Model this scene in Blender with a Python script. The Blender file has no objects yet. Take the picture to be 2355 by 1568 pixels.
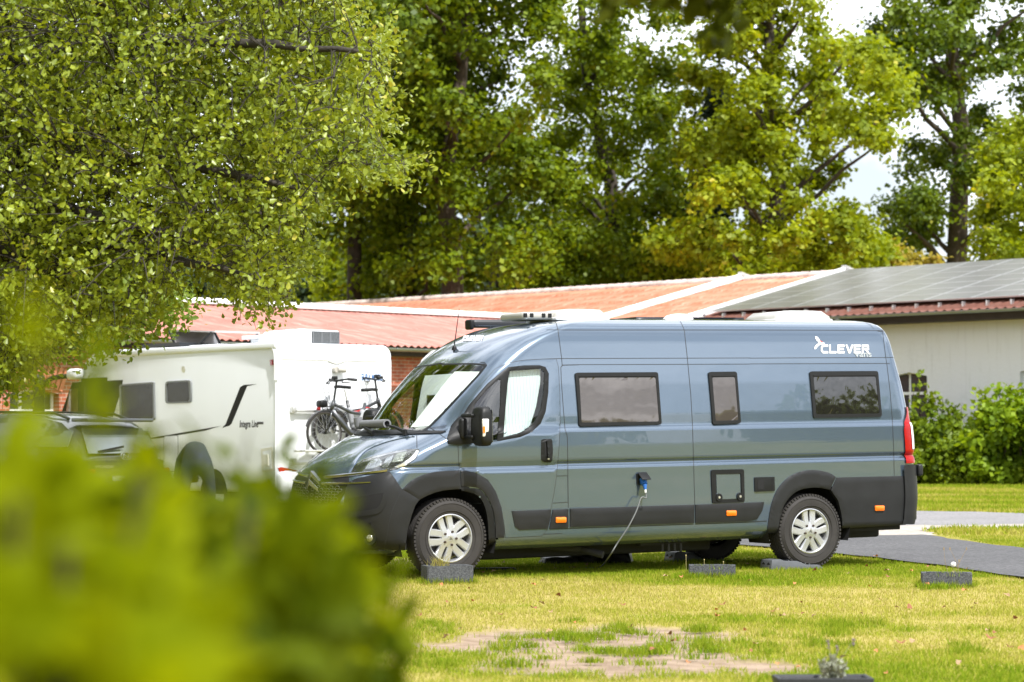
import bpy, bmesh, math, random
import numpy as np
from mathutils import Vector, Matrix
from mathutils.geometry import delaunay_2d_cdt
from mathutils.bvhtree import BVHTree
rad=math.radians
random.seed(5); RNG=np.random.default_rng(7)
SC=bpy.context.scene
COL=SC.collection
# ------------------------------------------------------------------ camera
F=5600.; CX,CY=1177.,784.; HOR=1005.; HC=1.31      # focal length and optical centre in units of a 2354 px wide picture
PIT=math.atan((HOR-CY)/F)
cam_d=bpy.data.cameras.new('camera'); cam=bpy.data.objects.new('camera',cam_d); COL.objects.link(cam)
cam.location=(0,0,HC); cam.rotation_euler=(math.pi/2+PIT,0,0)
cam_d.sensor_width=36; cam_d.lens=36*F/2354.6; cam_d.clip_start=.05; cam_d.clip_end=3000
cam_d.dof.use_dof=True; cam_d.dof.focus_distance=23.2; cam_d.dof.aperture_fstop=3.4
SC.camera=cam
# ------------------------------------------------------------------ light
SUN_EL=rad(56); SUN_AZ=rad(150)    # azimuth clockwise from +Y
W=bpy.data.worlds.new('World'); SC.world=W; W.use_nodes=True
nt=W.node_tree; nt.nodes.clear()
out=nt.nodes.new('ShaderNodeOutputWorld'); bg=nt.nodes.new('ShaderNodeBackground')
sky=nt.nodes.new('ShaderNodeTexSky'); sky.sky_type='NISHITA'; sky.sun_disc=False
sky.sun_elevation=SUN_EL; sky.sun_rotation=SUN_AZ; sky.air_density=1.0; sky.dust_density=2.0
tc=nt.nodes.new('ShaderNodeTexCoord'); mp=nt.nodes.new('ShaderNodeMapping'); mp.inputs['Scale'].default_value=(1,1,2.6)
nz=nt.nodes.new('ShaderNodeTexNoise'); nz.inputs['Scale'].default_value=2.3; nz.inputs['Detail'].default_value=9; nz.inputs['Roughness'].default_value=.55
cr=nt.nodes.new('ShaderNodeValToRGB'); cr.color_ramp.elements[0].position=.42; cr.color_ramp.elements[1].position=.60
cr.color_ramp.elements[0].color=(.22,.22,.22,1)
mx=nt.nodes.new('ShaderNodeMix'); mx.data_type='RGBA'
mx.inputs[7].default_value=(21,21.5,22.5,1)       # thin bright cloud
l=nt.links.new
l(tc.outputs['Generated'],mp.inputs[0]); l(mp.outputs[0],nz.inputs['Vector']); l(nz.outputs['Fac'],cr.inputs[0])
l(cr.outputs[0],mx.inputs[0]); l(sky.outputs[0],mx.inputs[6]); l(mx.outputs[2],bg.inputs[0]); bg.inputs[1].default_value=.088
l(bg.outputs[0],out.inputs[0])
sd=bpy.data.lights.new('sun','SUN'); sd.energy=5.0; sd.angle=rad(1.0); sd.color=(1,.98,.95)
so=bpy.data.objects.new('sun',sd); COL.objects.link(so)
sv=Vector((math.sin(SUN_AZ)*math.cos(SUN_EL),math.cos(SUN_AZ)*math.cos(SUN_EL),math.sin(SUN_EL)))
so.rotation_euler=sv.to_track_quat('Z','Y').to_euler(); so.location=(5,-10,30)
SC.view_settings.view_transform='Standard'; SC.view_settings.look='None'; SC.view_settings.gamma=1; SC.view_settings.exposure=.50
SC.render.resolution_x=1024; SC.render.resolution_y=682
# ------------------------------------------------------------------ picture <-> place
CP=Vector((0,0,HC))
def ray(u,v):
    x=(u-CX)/F; y=-(v-CY)/F; c,s=math.cos(PIT),math.sin(PIT)
    return Vector((x,c-y*s,s+y*c))
def at_z(u,v,z=0.):                      # point of height z seen at (u,v)
    d=ray(u,v); return CP+d*((z-HC)/d.z)
def at_y(u,v,y):
    d=ray(u,v); return CP+d*(y/d.y)
def at_plane(u,v,p,n):
    d=ray(u,v); return CP+d*(((Vector(p)-CP).dot(n))/d.dot(n))
# ------------------------------------------------------------------ mesh helpers
def tag(o,label=None,cat=None,group=None,kind=None):
    if label: o['label']=label
    if cat: o['category']=cat
    if group: o['group']=group
    if kind: o['kind']=kind
    return o
def empty(name,loc=(0,0,0),rz=0,mat=None):
    o=bpy.data.objects.new(name,None); COL.objects.link(o); o.empty_display_size=.2
    if mat is not None: o.matrix_world=mat
    else: o.location=loc; o.rotation_euler=(0,0,rz)
    return o
def link(name,me,mat,parent=None,smooth=False):
    o=bpy.data.objects.new(name,me); COL.objects.link(o)
    mats=mat if isinstance(mat,(list,tuple)) else [mat]
    if not me.materials:
        for m in mats: me.materials.append(m)
    if smooth is True: me.shade_smooth()
    elif smooth: me.shade_smooth(); me.set_sharp_from_angle(angle=rad(smooth))
    if parent is not None: o.parent=parent
    return o
def bulk(name,co,faces_n,idx,mat,parent=None,smooth=False,nrm=None,attrs=None):
    """big meshes: co (N,3), idx flat loop indices, faces_n verts per face (const)"""
    me=bpy.data.meshes.new(name); co=np.asarray(co,dtype=np.float32)
    me.vertices.add(len(co)); me.vertices.foreach_set('co',co.ravel())
    idx=np.asarray(idx,dtype=np.int32).ravel(); nf=len(idx)//faces_n
    me.loops.add(len(idx)); me.loops.foreach_set('vertex_index',idx)
    me.polygons.add(nf); me.polygons.foreach_set('loop_start',np.arange(0,len(idx),faces_n,dtype=np.int32))
    if attrs:
        for k,a in attrs.items():
            at=me.attributes.new(k,'FLOAT','POINT'); at.data.foreach_set('value',np.asarray(a,dtype=np.float32))
    me.update(calc_edges=True); me.validate()
    return link(name,me,mat,parent,smooth)
def copy_tree(o,parent=None):
    c=o.copy(); COL.objects.link(c); c.parent=parent
    for ch in list(o.children): copy_tree(ch,c)
    return c
class MB:
    def __init__(s): s.v=[]; s.f=[]; s.m=[]
    def add(s,vs,fs,m=0):
        b=len(s.v); s.v+= [tuple(v) for v in vs]; s.f+=[tuple(b+i for i in f) for f in fs]; s.m+=[m]*len(fs); return s
    def box(s,c,d,rot=None,m=0,bev=0.):
        c=Vector(c); hx,hy,hz=d[0]/2,d[1]/2,d[2]/2; R=rot if rot is not None else Matrix.Identity(3)
        if bev<=0:
            P=[(x,y,z) for x in(-hx,hx) for y in(-hy,hy) for z in(-hz,hz)]
            fs=[(0,1,3,2),(4,6,7,5),(0,4,5,1),(2,3,7,6),(0,2,6,4),(1,5,7,3)]
            return s.add([c+R@Vector(p) for p in P],fs,m)
        bm=bmesh.new(); bmesh.ops.create_cube(bm,size=1); bmesh.ops.scale(bm,vec=d,verts=bm.verts)
        bmesh.ops.bevel(bm,geom=bm.edges[:],offset=min(bev,.45*min(d)),segments=3,affect='EDGES',profile=.5)
        bm.verts.index_update()
        s.add([c+R@v.co for v in bm.verts],[[v.index for v in f.verts] for f in bm.faces],m); bm.free(); return s
    def cyl(s,p0,p1,r0,r1=None,n=16,cap=True,m=0):
        p0,p1=Vector(p0),Vector(p1); r1=r0 if r1 is None else r1
        ax=(p1-p0).normalized(); u=ax.orthogonal().normalized(); w=ax.cross(u)
        vs=[];fs=[]
        for p,r in((p0,r0),(p1,r1)):
            for i in range(n):
                a=2*math.pi*i/n; vs.append(p+u*math.cos(a)*r+w*math.sin(a)*r)
        for i in range(n): j=(i+1)%n; fs.append((i,j,n+j,n+i))
        if cap: fs.append(tuple(range(n-1,-1,-1))); fs.append(tuple(range(n,2*n)))
        return s.add(vs,fs,m)
    def tube(s,pts,r,n=8,m=0,cap=True):
        pts=[Vector(p) for p in pts]; R=r if isinstance(r,(list,tuple)) else [r]*len(pts)
        vs=[];fs=[]; t=(pts[1]-pts[0]).normalized(); u=t.orthogonal().normalized()
        for k,p in enumerate(pts):
            t=(pts[min(k+1,len(pts)-1)]-pts[max(k-1,0)]).normalized()
            u=(u-t*u.dot(t)); u=u.normalized() if u.length>1e-6 else t.orthogonal().normalized(); w=t.cross(u)
            for i in range(n):
                a=2*math.pi*i/n; vs.append(p+(u*math.cos(a)+w*math.sin(a))*R[k])
        for k in range(len(pts)-1):
            for i in range(n):
                j=(i+1)%n; fs.append((k*n+i,k*n+j,(k+1)*n+j,(k+1)*n+i))
        if cap: fs.append(tuple(range(n-1,-1,-1))); b=(len(pts)-1)*n; fs.append(tuple(range(b,b+n)))
        return s.add(vs,fs,m)
    def lathe(s,prof,c=(0,0,0),ax='y',n=48,m=0,closed=False):
        """prof: (radius, height along axis)"""
        vs=[];fs=[];c=Vector(c);k=len(prof)
        for i in range(n):
            a=2*math.pi*i/n
            for r,h in prof:
                x,y=r*math.cos(a),r*math.sin(a)
                vs.append(c+(Vector((x,h,y)) if ax=='y' else Vector((x,y,h)) if ax=='z' else Vector((h,x,y))))
        for i in range(n):
            j=(i+1)%n
            for q in range(k if closed else k-1):
                q2=(q+1)%k; fs.append((i*k+q,i*k+q2,j*k+q2,j*k+q))
        return s.add(vs,fs,m)
    def prism(s,poly,fn,d0,d1,m=0):
        """poly: 2-D outline; fn(a,b,d) -> point"""
        n=len(poly); vs=[fn(a,b,d0) for a,b in poly]+[fn(a,b,d1) for a,b in poly]
        fs=[tuple(range(n-1,-1,-1)),tuple(range(n,2*n))]+[(i,(i+1)%n,n+(i+1)%n,n+i) for i in range(n)]
        return s.add(vs,fs,m)
    def build(s,name,mat,parent=None,smooth=False,bevel=0.,fixn=True):
        me=bpy.data.meshes.new(name); me.from_pydata(s.v,[],s.f)
        me.polygons.foreach_set('material_index',s.m)
        bm=bmesh.new(); bm.from_mesh(me)
        if bevel>0:
            ed=[e for e in bm.edges if len(e.link_faces)==2 and e.calc_face_angle(0)>rad(35)]
            bmesh.ops.bevel(bm,geom=ed,offset=bevel,segments=2,affect='EDGES',profile=.5,clamp_overlap=True)
        if fixn: bmesh.ops.recalc_face_normals(bm,faces=bm.faces)
        bm.to_mesh(me); bm.free()
        return link(name,me,mat,parent,smooth)
def smoothstep(a,b,x): x=np.clip((x-a)/(b-a),0,1); return x*x*(3-2*x)
def spline(pts,n=8,closed=False):
    """Catmull-Rom through 2-D/3-D points"""
    P=[Vector(p) for p in pts]; N=len(P); o=[]
    for i in range(N if closed else N-1):
        p0=P[(i-1)%N] if closed or i>0 else P[0]; p1=P[i]; p2=P[(i+1)%N]; p3=P[(i+2)%N] if closed or i+2<N else P[-1]
        for k in range(n):
            t=k/n; o.append(.5*((2*p1)+(p2-p0)*t+(2*p0-5*p1+4*p2-p3)*t*t+(3*p1-p0-3*p2+p3)*t**3))
    if not closed: o.append(P[-1])
    return o
def rounded(poly,r,n=4):
    """round the corners of a 2-D polygon"""
    o=[];N=len(poly)
    for i in range(N):
        p=Vector(poly[i]);a=Vector(poly[i-1])-p;b=Vector(poly[(i+1)%N])-p
        k=min(r,.45*a.length,.45*b.length); s=p+a.normalized()*k; e=p+b.normalized()*k
        for j in range(n+1):
            t=j/n; o.append((1-t)**2*s+2*t*(1-t)*p+t*t*e)
    return [tuple(q) for q in o]
# ------------------------------------------------------------------ materials
MATS={}
def mat(name,col=(.5,.5,.5),rough=.5,metal=0.,spec=.5,coat=0.,noise=None,bump=None,trans=0.,emit=None,coat_rough=.03,alpha=None):
    """noise=(scale, amount) varies value; bump=(scale,strength,distance)"""
    if name in MATS: return MATS[name]
    m=bpy.data.materials.new(name); m.use_nodes=True; nt=m.node_tree; b=nt.nodes['Principled BSDF']
    b.inputs['Base Color'].default_value=(*col,1); b.inputs['Roughness'].default_value=rough; b.inputs['Metallic'].default_value=metal
    b.inputs['Specular IOR Level'].default_value=spec; b.inputs['Coat Weight'].default_value=coat; b.inputs['Coat Roughness'].default_value=coat_rough
    b.inputs['Transmission Weight'].default_value=trans
    if emit: b.inputs['Emission Color'].default_value=(*emit[0],1); b.inputs['Emission Strength'].default_value=emit[1]
    tc=nt.nodes.new('ShaderNodeTexCoord')
    if noise:
        n=nt.nodes.new('ShaderNodeTexNoise'); n.inputs['Scale'].default_value=noise[0]; n.inputs['Detail'].default_value=6; n.inputs['Roughness'].default_value=.6
        nt.links.new(tc.outputs['Object'],n.inputs['Vector'])
        r=nt.nodes.new('ShaderNodeMapRange'); r.inputs[1].default_value=.3; r.inputs[2].default_value=.7; r.inputs[3].default_value=1-noise[1]; r.inputs[4].default_value=1+noise[1]
        nt.links.new(n.outputs['Fac'],r.inputs[0])
        x=nt.nodes.new('ShaderNodeVectorMath'); x.operation='SCALE'; x.inputs[0].default_value=col
        nt.links.new(r.outputs[0],x.inputs['Scale']); nt.links.new(x.outputs[0],b.inputs['Base Color'])
    if bump:
        n=nt.nodes.new('ShaderNodeTexNoise'); n.inputs['Scale'].default_value=bump[0]; n.inputs['Detail'].default_value=3
        nt.links.new(tc.outputs['Object'],n.inputs['Vector'])
        bp=nt.nodes.new('ShaderNodeBump'); bp.inputs['Strength'].default_value=bump[1]; bp.inputs['Distance'].default_value=bump[2]
        nt.links.new(n.outputs['Fac'],bp.inputs['Height']); nt.links.new(bp.outputs[0],b.inputs['Normal']); nt.links.new(bp.outputs[0],b.inputs['Coat Normal'])
    MATS[name]=m; return m
def mat_glass(name,tint=(.8,.9,.85),refl=.0,rough=0.0):
    if name in MATS: return MATS[name]
    m=bpy.data.materials.new(name); m.use_nodes=True; nt=m.node_tree; nt.nodes.clear()
    o=nt.nodes.new('ShaderNodeOutputMaterial'); t=nt.nodes.new('ShaderNodeBsdfTransparent'); t.inputs[0].default_value=(*tint,1)
    g=nt.nodes.new('ShaderNodeBsdfGlossy'); g.inputs['Roughness'].default_value=rough
    lw=nt.nodes.new('ShaderNodeLayerWeight'); lw.inputs[0].default_value=.5; fr=nt.nodes.new('ShaderNodeMath'); fr.operation='POWER'; fr.inputs[1].default_value=4.2; nt.links.new(lw.outputs['Facing'],fr.inputs[0])
    ad=nt.nodes.new('ShaderNodeMath'); ad.operation='ADD'; ad.use_clamp=True; ad.inputs[1].default_value=refl+.04
    x=nt.nodes.new('ShaderNodeMixShader')
    nt.links.new(fr.outputs[0],ad.inputs[0]); nt.links.new(ad.outputs[0],x.inputs[0]); nt.links.new(t.outputs[0],x.inputs[1]); nt.links.new(g.outputs[0],x.inputs[2]); nt.links.new(x.outputs[0],o.inputs[0])
    MATS[name]=m; return m
def mat_leaf(name,c1,c2,c3=None,trans=.45,scale=.6,rough=.5,spec=.3):
    """foliage: island-random hue between c1 and c2, some of c3, light passes through"""
    if name in MATS: return MATS[name]
    m=bpy.data.materials.new(name); m.use_nodes=True; nt=m.node_tree; nt.nodes.clear(); L=nt.links.new
    o=nt.nodes.new('ShaderNodeOutputMaterial'); g=nt.nodes.new('ShaderNodeNewGeometry'); tc=nt.nodes.new('ShaderNodeTexCoord')
    n=nt.nodes.new('ShaderNodeTexNoise'); n.inputs['Scale'].default_value=scale; n.inputs['Detail'].default_value=2
    L(tc.outputs['Object'],n.inputs['Vector'])
    ma=nt.nodes.new('ShaderNodeMath'); ma.operation='MULTIPLY_ADD'; ma.inputs[1].default_value=.55
    L(g.outputs['Random Per Island'],ma.inputs[0])
    mr=nt.nodes.new('ShaderNodeMapRange'); mr.inputs[1].default_value=.35; mr.inputs[2].default_value=.65; mr.inputs[3].default_value=0; mr.inputs[4].default_value=.5
    L(n.outputs['Fac'],mr.inputs[0]); L(mr.outputs[0],ma.inputs[2])
    cr=nt.nodes.new('ShaderNodeValToRGB'); e=cr.color_ramp.elements; e[0].position=0; e[0].color=(*c1,1); e[1].position=.9; e[1].color=(*c2,1)
    if c3: q=e.new(.97); q.color=(*c3,1)
    L(ma.outputs[0],cr.inputs[0])
    b=nt.nodes.new('ShaderNodeBsdfPrincipled'); b.inputs['Roughness'].default_value=rough; b.inputs['Specular IOR Level'].default_value=spec
    t=nt.nodes.new('ShaderNodeBsdfTranslucent'); x=nt.nodes.new('ShaderNodeMixShader'); x.inputs[0].default_value=trans
    hs=nt.nodes.new('ShaderNodeMix'); hs.data_type='RGBA'; hs.blend_type='MULTIPLY'; hs.inputs[0].default_value=1; hs.inputs[7].default_value=(1.5,1.35,.55,1)
    L(cr.outputs[0],b.inputs['Base Color']); L(cr.outputs[0],hs.inputs[6]); L(hs.outputs[2],t.inputs[0])
    L(b.outputs[0],x.inputs[1]); L(t.outputs[0],x.inputs[2]); L(x.outputs[0],o.inputs[0])
    MATS[name]=m; return m
def text_mesh(txt,size,bold=0.,sx=1.,shear=0.,depth=.002,spacing=1.):
    """mesh of lettering lying in local xy, left-bottom at origin"""
    c=bpy.data.curves.new('t','FONT'); c.body=txt; c.size=size; c.offset=bold; c.extrude=depth/2; c.shear=shear; c.space_character=spacing; c.resolution_u=4
    o=bpy.data.objects.new('t',c); COL.objects.link(o)
    dg=bpy.context.evaluated_depsgraph_get(); me=bpy.data.meshes.new_from_object(o.evaluated_get(dg))
    bpy.data.objects.remove(o); bpy.data.curves.remove(c)
    me.materials.clear()
    for v in me.vertices: v.co.x*=sx
    return me
def place_text(name,me,fn,mat_,parent=None):
    """fn(x,y,z)->point, bends the lettering on to a surface"""
    for v in me.vertices: v.co=fn(v.co.x,v.co.y,v.co.z)
    return link(name,me,mat_,parent)
M_black=mat('black_plastic',(.008,.0085,.009),.5,spec=.3,bump=(900,.15,.0006),noise=(3,.15))
M_clad=mat('grey_black_cladding',(.015,.0155,.017),.48,spec=.35,noise=(5,.18),bump=(700,.12,.0005))
M_dark=mat('dark_void',(.008,.008,.009),.9)
M_rubber=mat('tyre_rubber',(.025,.022,.02),.8,noise=(9,.2))
M_white=mat('white_gelcoat',(.78,.78,.77),.28,coat=.3,noise=(1.3,.03))
M_steel=mat('galvanised_metal',(.42,.44,.46),.4,.7,noise=(7,.12))
M_alu=mat('aluminium',(.7,.7,.71),.3,.9)
M_chrome=mat('chrome',(.42,.43,.45),.14,1.)
# ================================================================== GROUND
def vnoise(x,y,seed=0):
    xi=np.floor(x).astype(np.int64);yi=np.floor(y).astype(np.int64);fx=x-xi;fy=y-yi
    def hsh(a,b):
        n=(a*374761393+b*668265263+seed*1442695041)&0x7fffffff; n=((n^(n>>13))*1274126177)&0x7fffffff; return ((n^(n>>16))&0xffff)/65535.
    u=fx*fx*(3-2*fx);v=fy*fy*(3-2*fy)
    return (hsh(xi,yi)*(1-u)+hsh(xi+1,yi)*u)*(1-v)+(hsh(xi,yi+1)*(1-u)+hsh(xi+1,yi+1)*u)*v
def fbm(x,y,oct=4,seed=0):
    s=0;a=.5;t=0
    for i in range(oct): s=s+a*vnoise(x*2**i,y*2**i,seed+i);t+=a;a*=.5
    return s/t
def gpoly(pts,z=0.): return [at_z(u,v,z) for u,v in pts]
def sdist(px,py,poly):
    """signed distance to polygon (positive inside)"""
    P=np.array([(p[0],p[1]) for p in poly]); d=np.full(px.shape,1e9); ins=np.zeros(px.shape,bool); n=len(P)
    for i in range(n):
        a=P[i];b=P[(i+1)%n]; e=b-a; t=np.clip(((px-a[0])*e[0]+(py-a[1])*e[1])/(e@e),0,1)
        d=np.minimum(d,np.hypot(px-a[0]-t*e[0],py-a[1]-t*e[1]))
        c=((a[1]>py)!=(b[1]>py))&(px<(b[0]-a[0])*(py-a[1])/(b[1]-a[1]+1e-12)+a[0]); ins^=c
    return np.where(ins,d,-d)
BARE=[gpoly([(1075,1452),(1130,1442),(1260,1446),(1400,1445),(1520,1452),(1600,1466),(1640,1482),(1560,1490),(1420,1486),(1300,1492),(1150,1490),(1060,1478)]),
      gpoly([(1180,1505),(1330,1497),(1500,1500),(1640,1494),(1750,1505),(1740,1530),(1620,1538),(1500,1545),(1400,1556),(1300,1535),(1220,1522)])]
PATHB=gpoly([(880,1283),(960,1276),(1090,1282),(1080,1290),(930,1294)])
def ground_attr(x,y):
    n1=fbm(x*1.3,y*1.3,4,3); n2=fbm(x*5,y*5,3,9)
    b=np.zeros(x.shape)
    for p in BARE: b=np.maximum(b,smoothstep(-.25,.25,sdist(x,y,p)+(n1-.5)*1.3+(n2-.5)*.6+.12))
    b=np.maximum(b,.7*smoothstep(-.2,.2,sdist(x,y,PATHB)+(n2-.5)*.8))
    d=smoothstep(.42,.74,fbm(x*.45,y*.45*1.4,4,21)+.14*np.exp(-((y-20.5)/2.2)**2)+.1*(n2-.5))
    dd=np.clip(d,0,1)*(.7)+.3*n2
    return b,dd
def build_ground():
    xs=np.concatenate([np.linspace(-1500,-60,12),np.linspace(-50,-11,30),np.arange(-10,10.01,.10),np.linspace(11,50,30),np.linspace(60,1500,12)])
    ys=np.concatenate([[-400,-50,-5,0],np.linspace(2,11,10),np.arange(11.5,30,.10),np.arange(30,80,1.),np.linspace(90,1500,12)])
    X,Y=np.meshgrid(xs,ys); b,d=ground_attr(X,Y)
    Zz=(fbm(X*2,Y*2,3,5)-.5)*.02*(np.abs(X)<10)*(Y<30)-.012*b*(Y<30)-.012
    co=np.stack([X.ravel(),Y.ravel(),Zz.ravel()],1); nx=len(xs); ny=len(ys)
    i=np.arange(nx*ny).reshape(ny,nx); q=np.stack([i[:-1,:-1],i[:-1,1:],i[1:,1:],i[1:,:-1]],-1).reshape(-1,4)
    m=bpy.data.materials.new('lawn_soil'); m.use_nodes=True; nt=m.node_tree; B=nt.nodes['Principled BSDF']; B.inputs['Roughness'].default_value=.95; B.inputs['Specular IOR Level'].default_value=.1; L=nt.links.new
    def att(n): a=nt.nodes.new('ShaderNodeAttribute'); a.attribute_name=n; return a.outputs['Fac']
    def mixc(f,a,b_):
        x=nt.nodes.new('ShaderNodeMix'); x.data_type='RGBA'
        if isinstance(f,float): x.inputs[0].default_value=f
        else: L(f,x.inputs[0])
        for k,v in((6,a),(7,b_)):
            if isinstance(v,tuple): x.inputs[k].default_value=(*v,1)
            else: L(v,x.inputs[k])
        return x.outputs[2]
    tc=nt.nodes.new('ShaderNodeTexCoord'); 
    def nz(s,dt=5,lo=.35,hi=.65):
        n=nt.nodes.new('ShaderNodeTexNoise'); n.inputs['Scale'].default_value=s; n.inputs['Detail'].default_value=dt; L(tc.outputs['Object'],n.inputs['Vector'])
        r=nt.nodes.new('ShaderNodeMapRange'); r.inputs[1].default_value=lo; r.inputs[2].default_value=hi; L(n.outputs['Fac'],r.inputs[0]); return r.outputs[0]
    g1=mixc(nz(9),(.13,.14,.012),(.22,.21,.02)); g2=mixc(nz(24),(.30,.25,.07),(.40,.32,.12)); lawn=mixc(att('dry'),g1,g2)
    soil=mixc(nz(6,9),(.215,.155,.108),(.31,.235,.172)); c=mixc(att('bare'),lawn,soil); L(c,B.inputs['Base Color'])
    bp=nt.nodes.new('ShaderNodeBump'); bp.inputs['Strength'].default_value=.6; bp.inputs['Distance'].default_value=.02; L(nz(40,6,0,1),bp.inputs['Height']); L(bp.outputs[0],B.inputs['Normal'])
    o=bulk('ground',co,4,q,m,None,True,attrs={'bare':b.ravel(),'dry':d.ravel()}); tag(o,'sunny lawn with dry and bare patches',kind='structure')
build_ground()
def sheet(name,pts,mat_,z,label,jag=.0,seed=1):
    """flat sheet following a ground outline, ragged edge"""
    P=[at_z(u,v,0) for u,v in pts]; o=[]; n=len(P); r=random.Random(seed)
    for i in range(n):
        a=P[i];b=P[(i+1)%n]; k=max(1,int((b-a).length/.35)); 
        for j in range(k):
            q=a.lerp(b,j/k); o.append((q.x+r.uniform(-jag,jag),q.y+r.uniform(-jag,jag),z))
    vo,_,fo,_,_,_=delaunay_2d_cdt([Vector(p[:2]) for p in o],[(i,(i+1)%len(o)) for i in range(len(o))],[],1,1e-7)
    me=bpy.data.meshes.new(name); me.from_pydata([(v.x,v.y,z) for v in vo],[],[tuple(f) for f in fo])
    for p in me.polygons:
        if p.normal.z<0: p.flip()
    ob=link(name,me,mat_); tag(ob,label,kind='structure'); return ob
def speckle(name,c1,c2,s,rough=.9,big=None):
    m=mat(name,c1,rough,bump=(s*.8,.6,.01)); nt=m.node_tree; B=nt.nodes['Principled BSDF']; tc=nt.nodes.new('ShaderNodeTexCoord')
    v=nt.nodes.new('ShaderNodeTexVoronoi'); v.inputs['Scale'].default_value=s; n=nt.nodes.new('ShaderNodeTexNoise'); n.inputs['Scale'].default_value=.7; n.inputs['Detail'].default_value=5
    nt.links.new(tc.outputs['Object'],v.inputs['Vector']); nt.links.new(tc.outputs['Object'],n.inputs['Vector'])
    sp=nt.nodes.new('ShaderNodeSeparateColor'); nt.links.new(v.outputs['Color'],sp.inputs[0])
    ad=nt.nodes.new('ShaderNodeMath'); ad.operation='MULTIPLY_ADD'; ad.inputs[1].default_value=.85; r=nt.nodes.new('ShaderNodeMapRange'); r.inputs[1].default_value=.35; r.inputs[2].default_value=.65; r.inputs[4].default_value=.22
    nt.links.new(n.outputs['Fac'],r.inputs[0]); nt.links.new(sp.outputs[0],ad.inputs[0]); nt.links.new(r.outputs[0],ad.inputs[2])
    x=nt.nodes.new('ShaderNodeMix'); x.data_type='RGBA'; x.inputs[6].default_value=(*c1,1); x.inputs[7].default_value=(*c2,1); nt.links.new(ad.outputs[0],x.inputs[0]); nt.links.new(x.outputs[2],B.inputs['Base Color']); return m
M_asph=speckle('asphalt',(.03,.03,.032),(.105,.103,.105),38); M_gravel=speckle('gravel',(.12,.117,.12),(.24,.23,.23),30); M_sand=speckle('pale_sand',(.24,.21,.18),(.40,.36,.31),14)
sheet('gravel_road',[(1500,1177),(2080,1174),(2250,1177),(2354,1181),(2700,1190),(2700,1222),(2354,1212),(2150,1216),(1500,1216)],M_gravel,.004,'light grey gravel track beyond the van',.12,2)
sheet('sand_verge',[(1500,1214),(2000,1211),(2110,1208),(2230,1208),(2354,1206),(2700,1214),(2700,1224),(2354,1217),(2250,1216),(2165,1216),(2122,1222),(2140,1232),(1950,1236),(1500,1238)],M_sand,.008,'pale sandy strip between track and road',.15,3)
sheet('road',[(1690,1232),(1950,1233),(2130,1231),(2200,1243),(2290,1255),(2354,1262),(2760,1300),(2760,1392),(2354,1329),(2230,1311),(2080,1291),(1940,1275),(1800,1262),(1690,1254)],M_asph,.012,'grey asphalt road crossing behind the van',.05,4)
ROADS=[gpoly([(1500,1177),(2080,1174),(2250,1177),(2354,1181),(2700,1190),(2700,1216),(2170,1214),(2125,1221),(2180,1230),(2290,1252),(2354,1258),(2760,1300),(2760,1392),(2354,1329),(2230,1311),(2080,1291),(1940,1275),(1800,1262),(1690,1254),(1500,1240)])]
# ---------------- grass blades
M_grass=bpy.data.materials.new('grass_blade'); M_grass.use_nodes=True
def _gm():
    nt=M_grass.node_tree; nt.nodes.clear(); L=nt.links.new
    o=nt.nodes.new('ShaderNodeOutputMaterial'); g=nt.nodes.new('ShaderNodeNewGeometry'); a=nt.nodes.new('ShaderNodeAttribute'); a.attribute_name='dry'
    ad=nt.nodes.new('ShaderNodeMath'); ad.operation='MULTIPLY_ADD'; ad.inputs[1].default_value=.42; L(g.outputs['Random Per Island'],ad.inputs[0])
    m2=nt.nodes.new('ShaderNodeMath'); m2.operation='MULTIPLY'; m2.inputs[1].default_value=.60; L(a.outputs['Fac'],m2.inputs[0]); L(m2.outputs[0],ad.inputs[2])
    cr=nt.nodes.new('ShaderNodeValToRGB'); e=cr.color_ramp.elements; e[0].position=.05; e[0].color=(.13,.23,.010,1); e[1].position=1; e[1].color=(.48,.40,.15,1)
    q=e.new(.38); q.color=(.25,.31,.022,1); q=e.new(.62); q.color=(.38,.37,.06,1); L(ad.outputs[0],cr.inputs[0])
    d=nt.nodes.new('ShaderNodeBsdfDiffuse'); t=nt.nodes.new('ShaderNodeBsdfTranslucent'); x=nt.nodes.new('ShaderNodeMixShader'); x.inputs[0].default_value=.4
    L(cr.outputs[0],d.inputs[0]); L(cr.outputs[0],t.inputs[0]); L(d.outputs[0],x.inputs[1]); L(t.outputs[0],x.inputs[2]); L(x.outputs[0],o.inputs[0])
_gm()
def blades(x,y,h,w,name,label,dry=None,zb=-.012,lean=.5):
    n=len(x); r=RNG
    if dry is None: dry=ground_attr(x,y)[1]
    a=r.uniform(0,2*np.pi,n); la=r.uniform(0,2*np.pi,n); ll=np.abs(r.normal(0,lean,n))*h
    dx=np.cos(a)*w/2;dy=np.sin(a)*w/2
    z0=np.full(n,zb)
    co=np.empty((n,3,3)); co[:,0]=np.stack([x-dx,y-dy,z0],1); co[:,1]=np.stack([x+dx,y+dy,z0],1); co[:,2]=np.stack([x+np.cos(la)*ll,y+np.sin(la)*ll,z0+h],1)
    return co.reshape(-1,3),np.repeat(dry,3)
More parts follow.
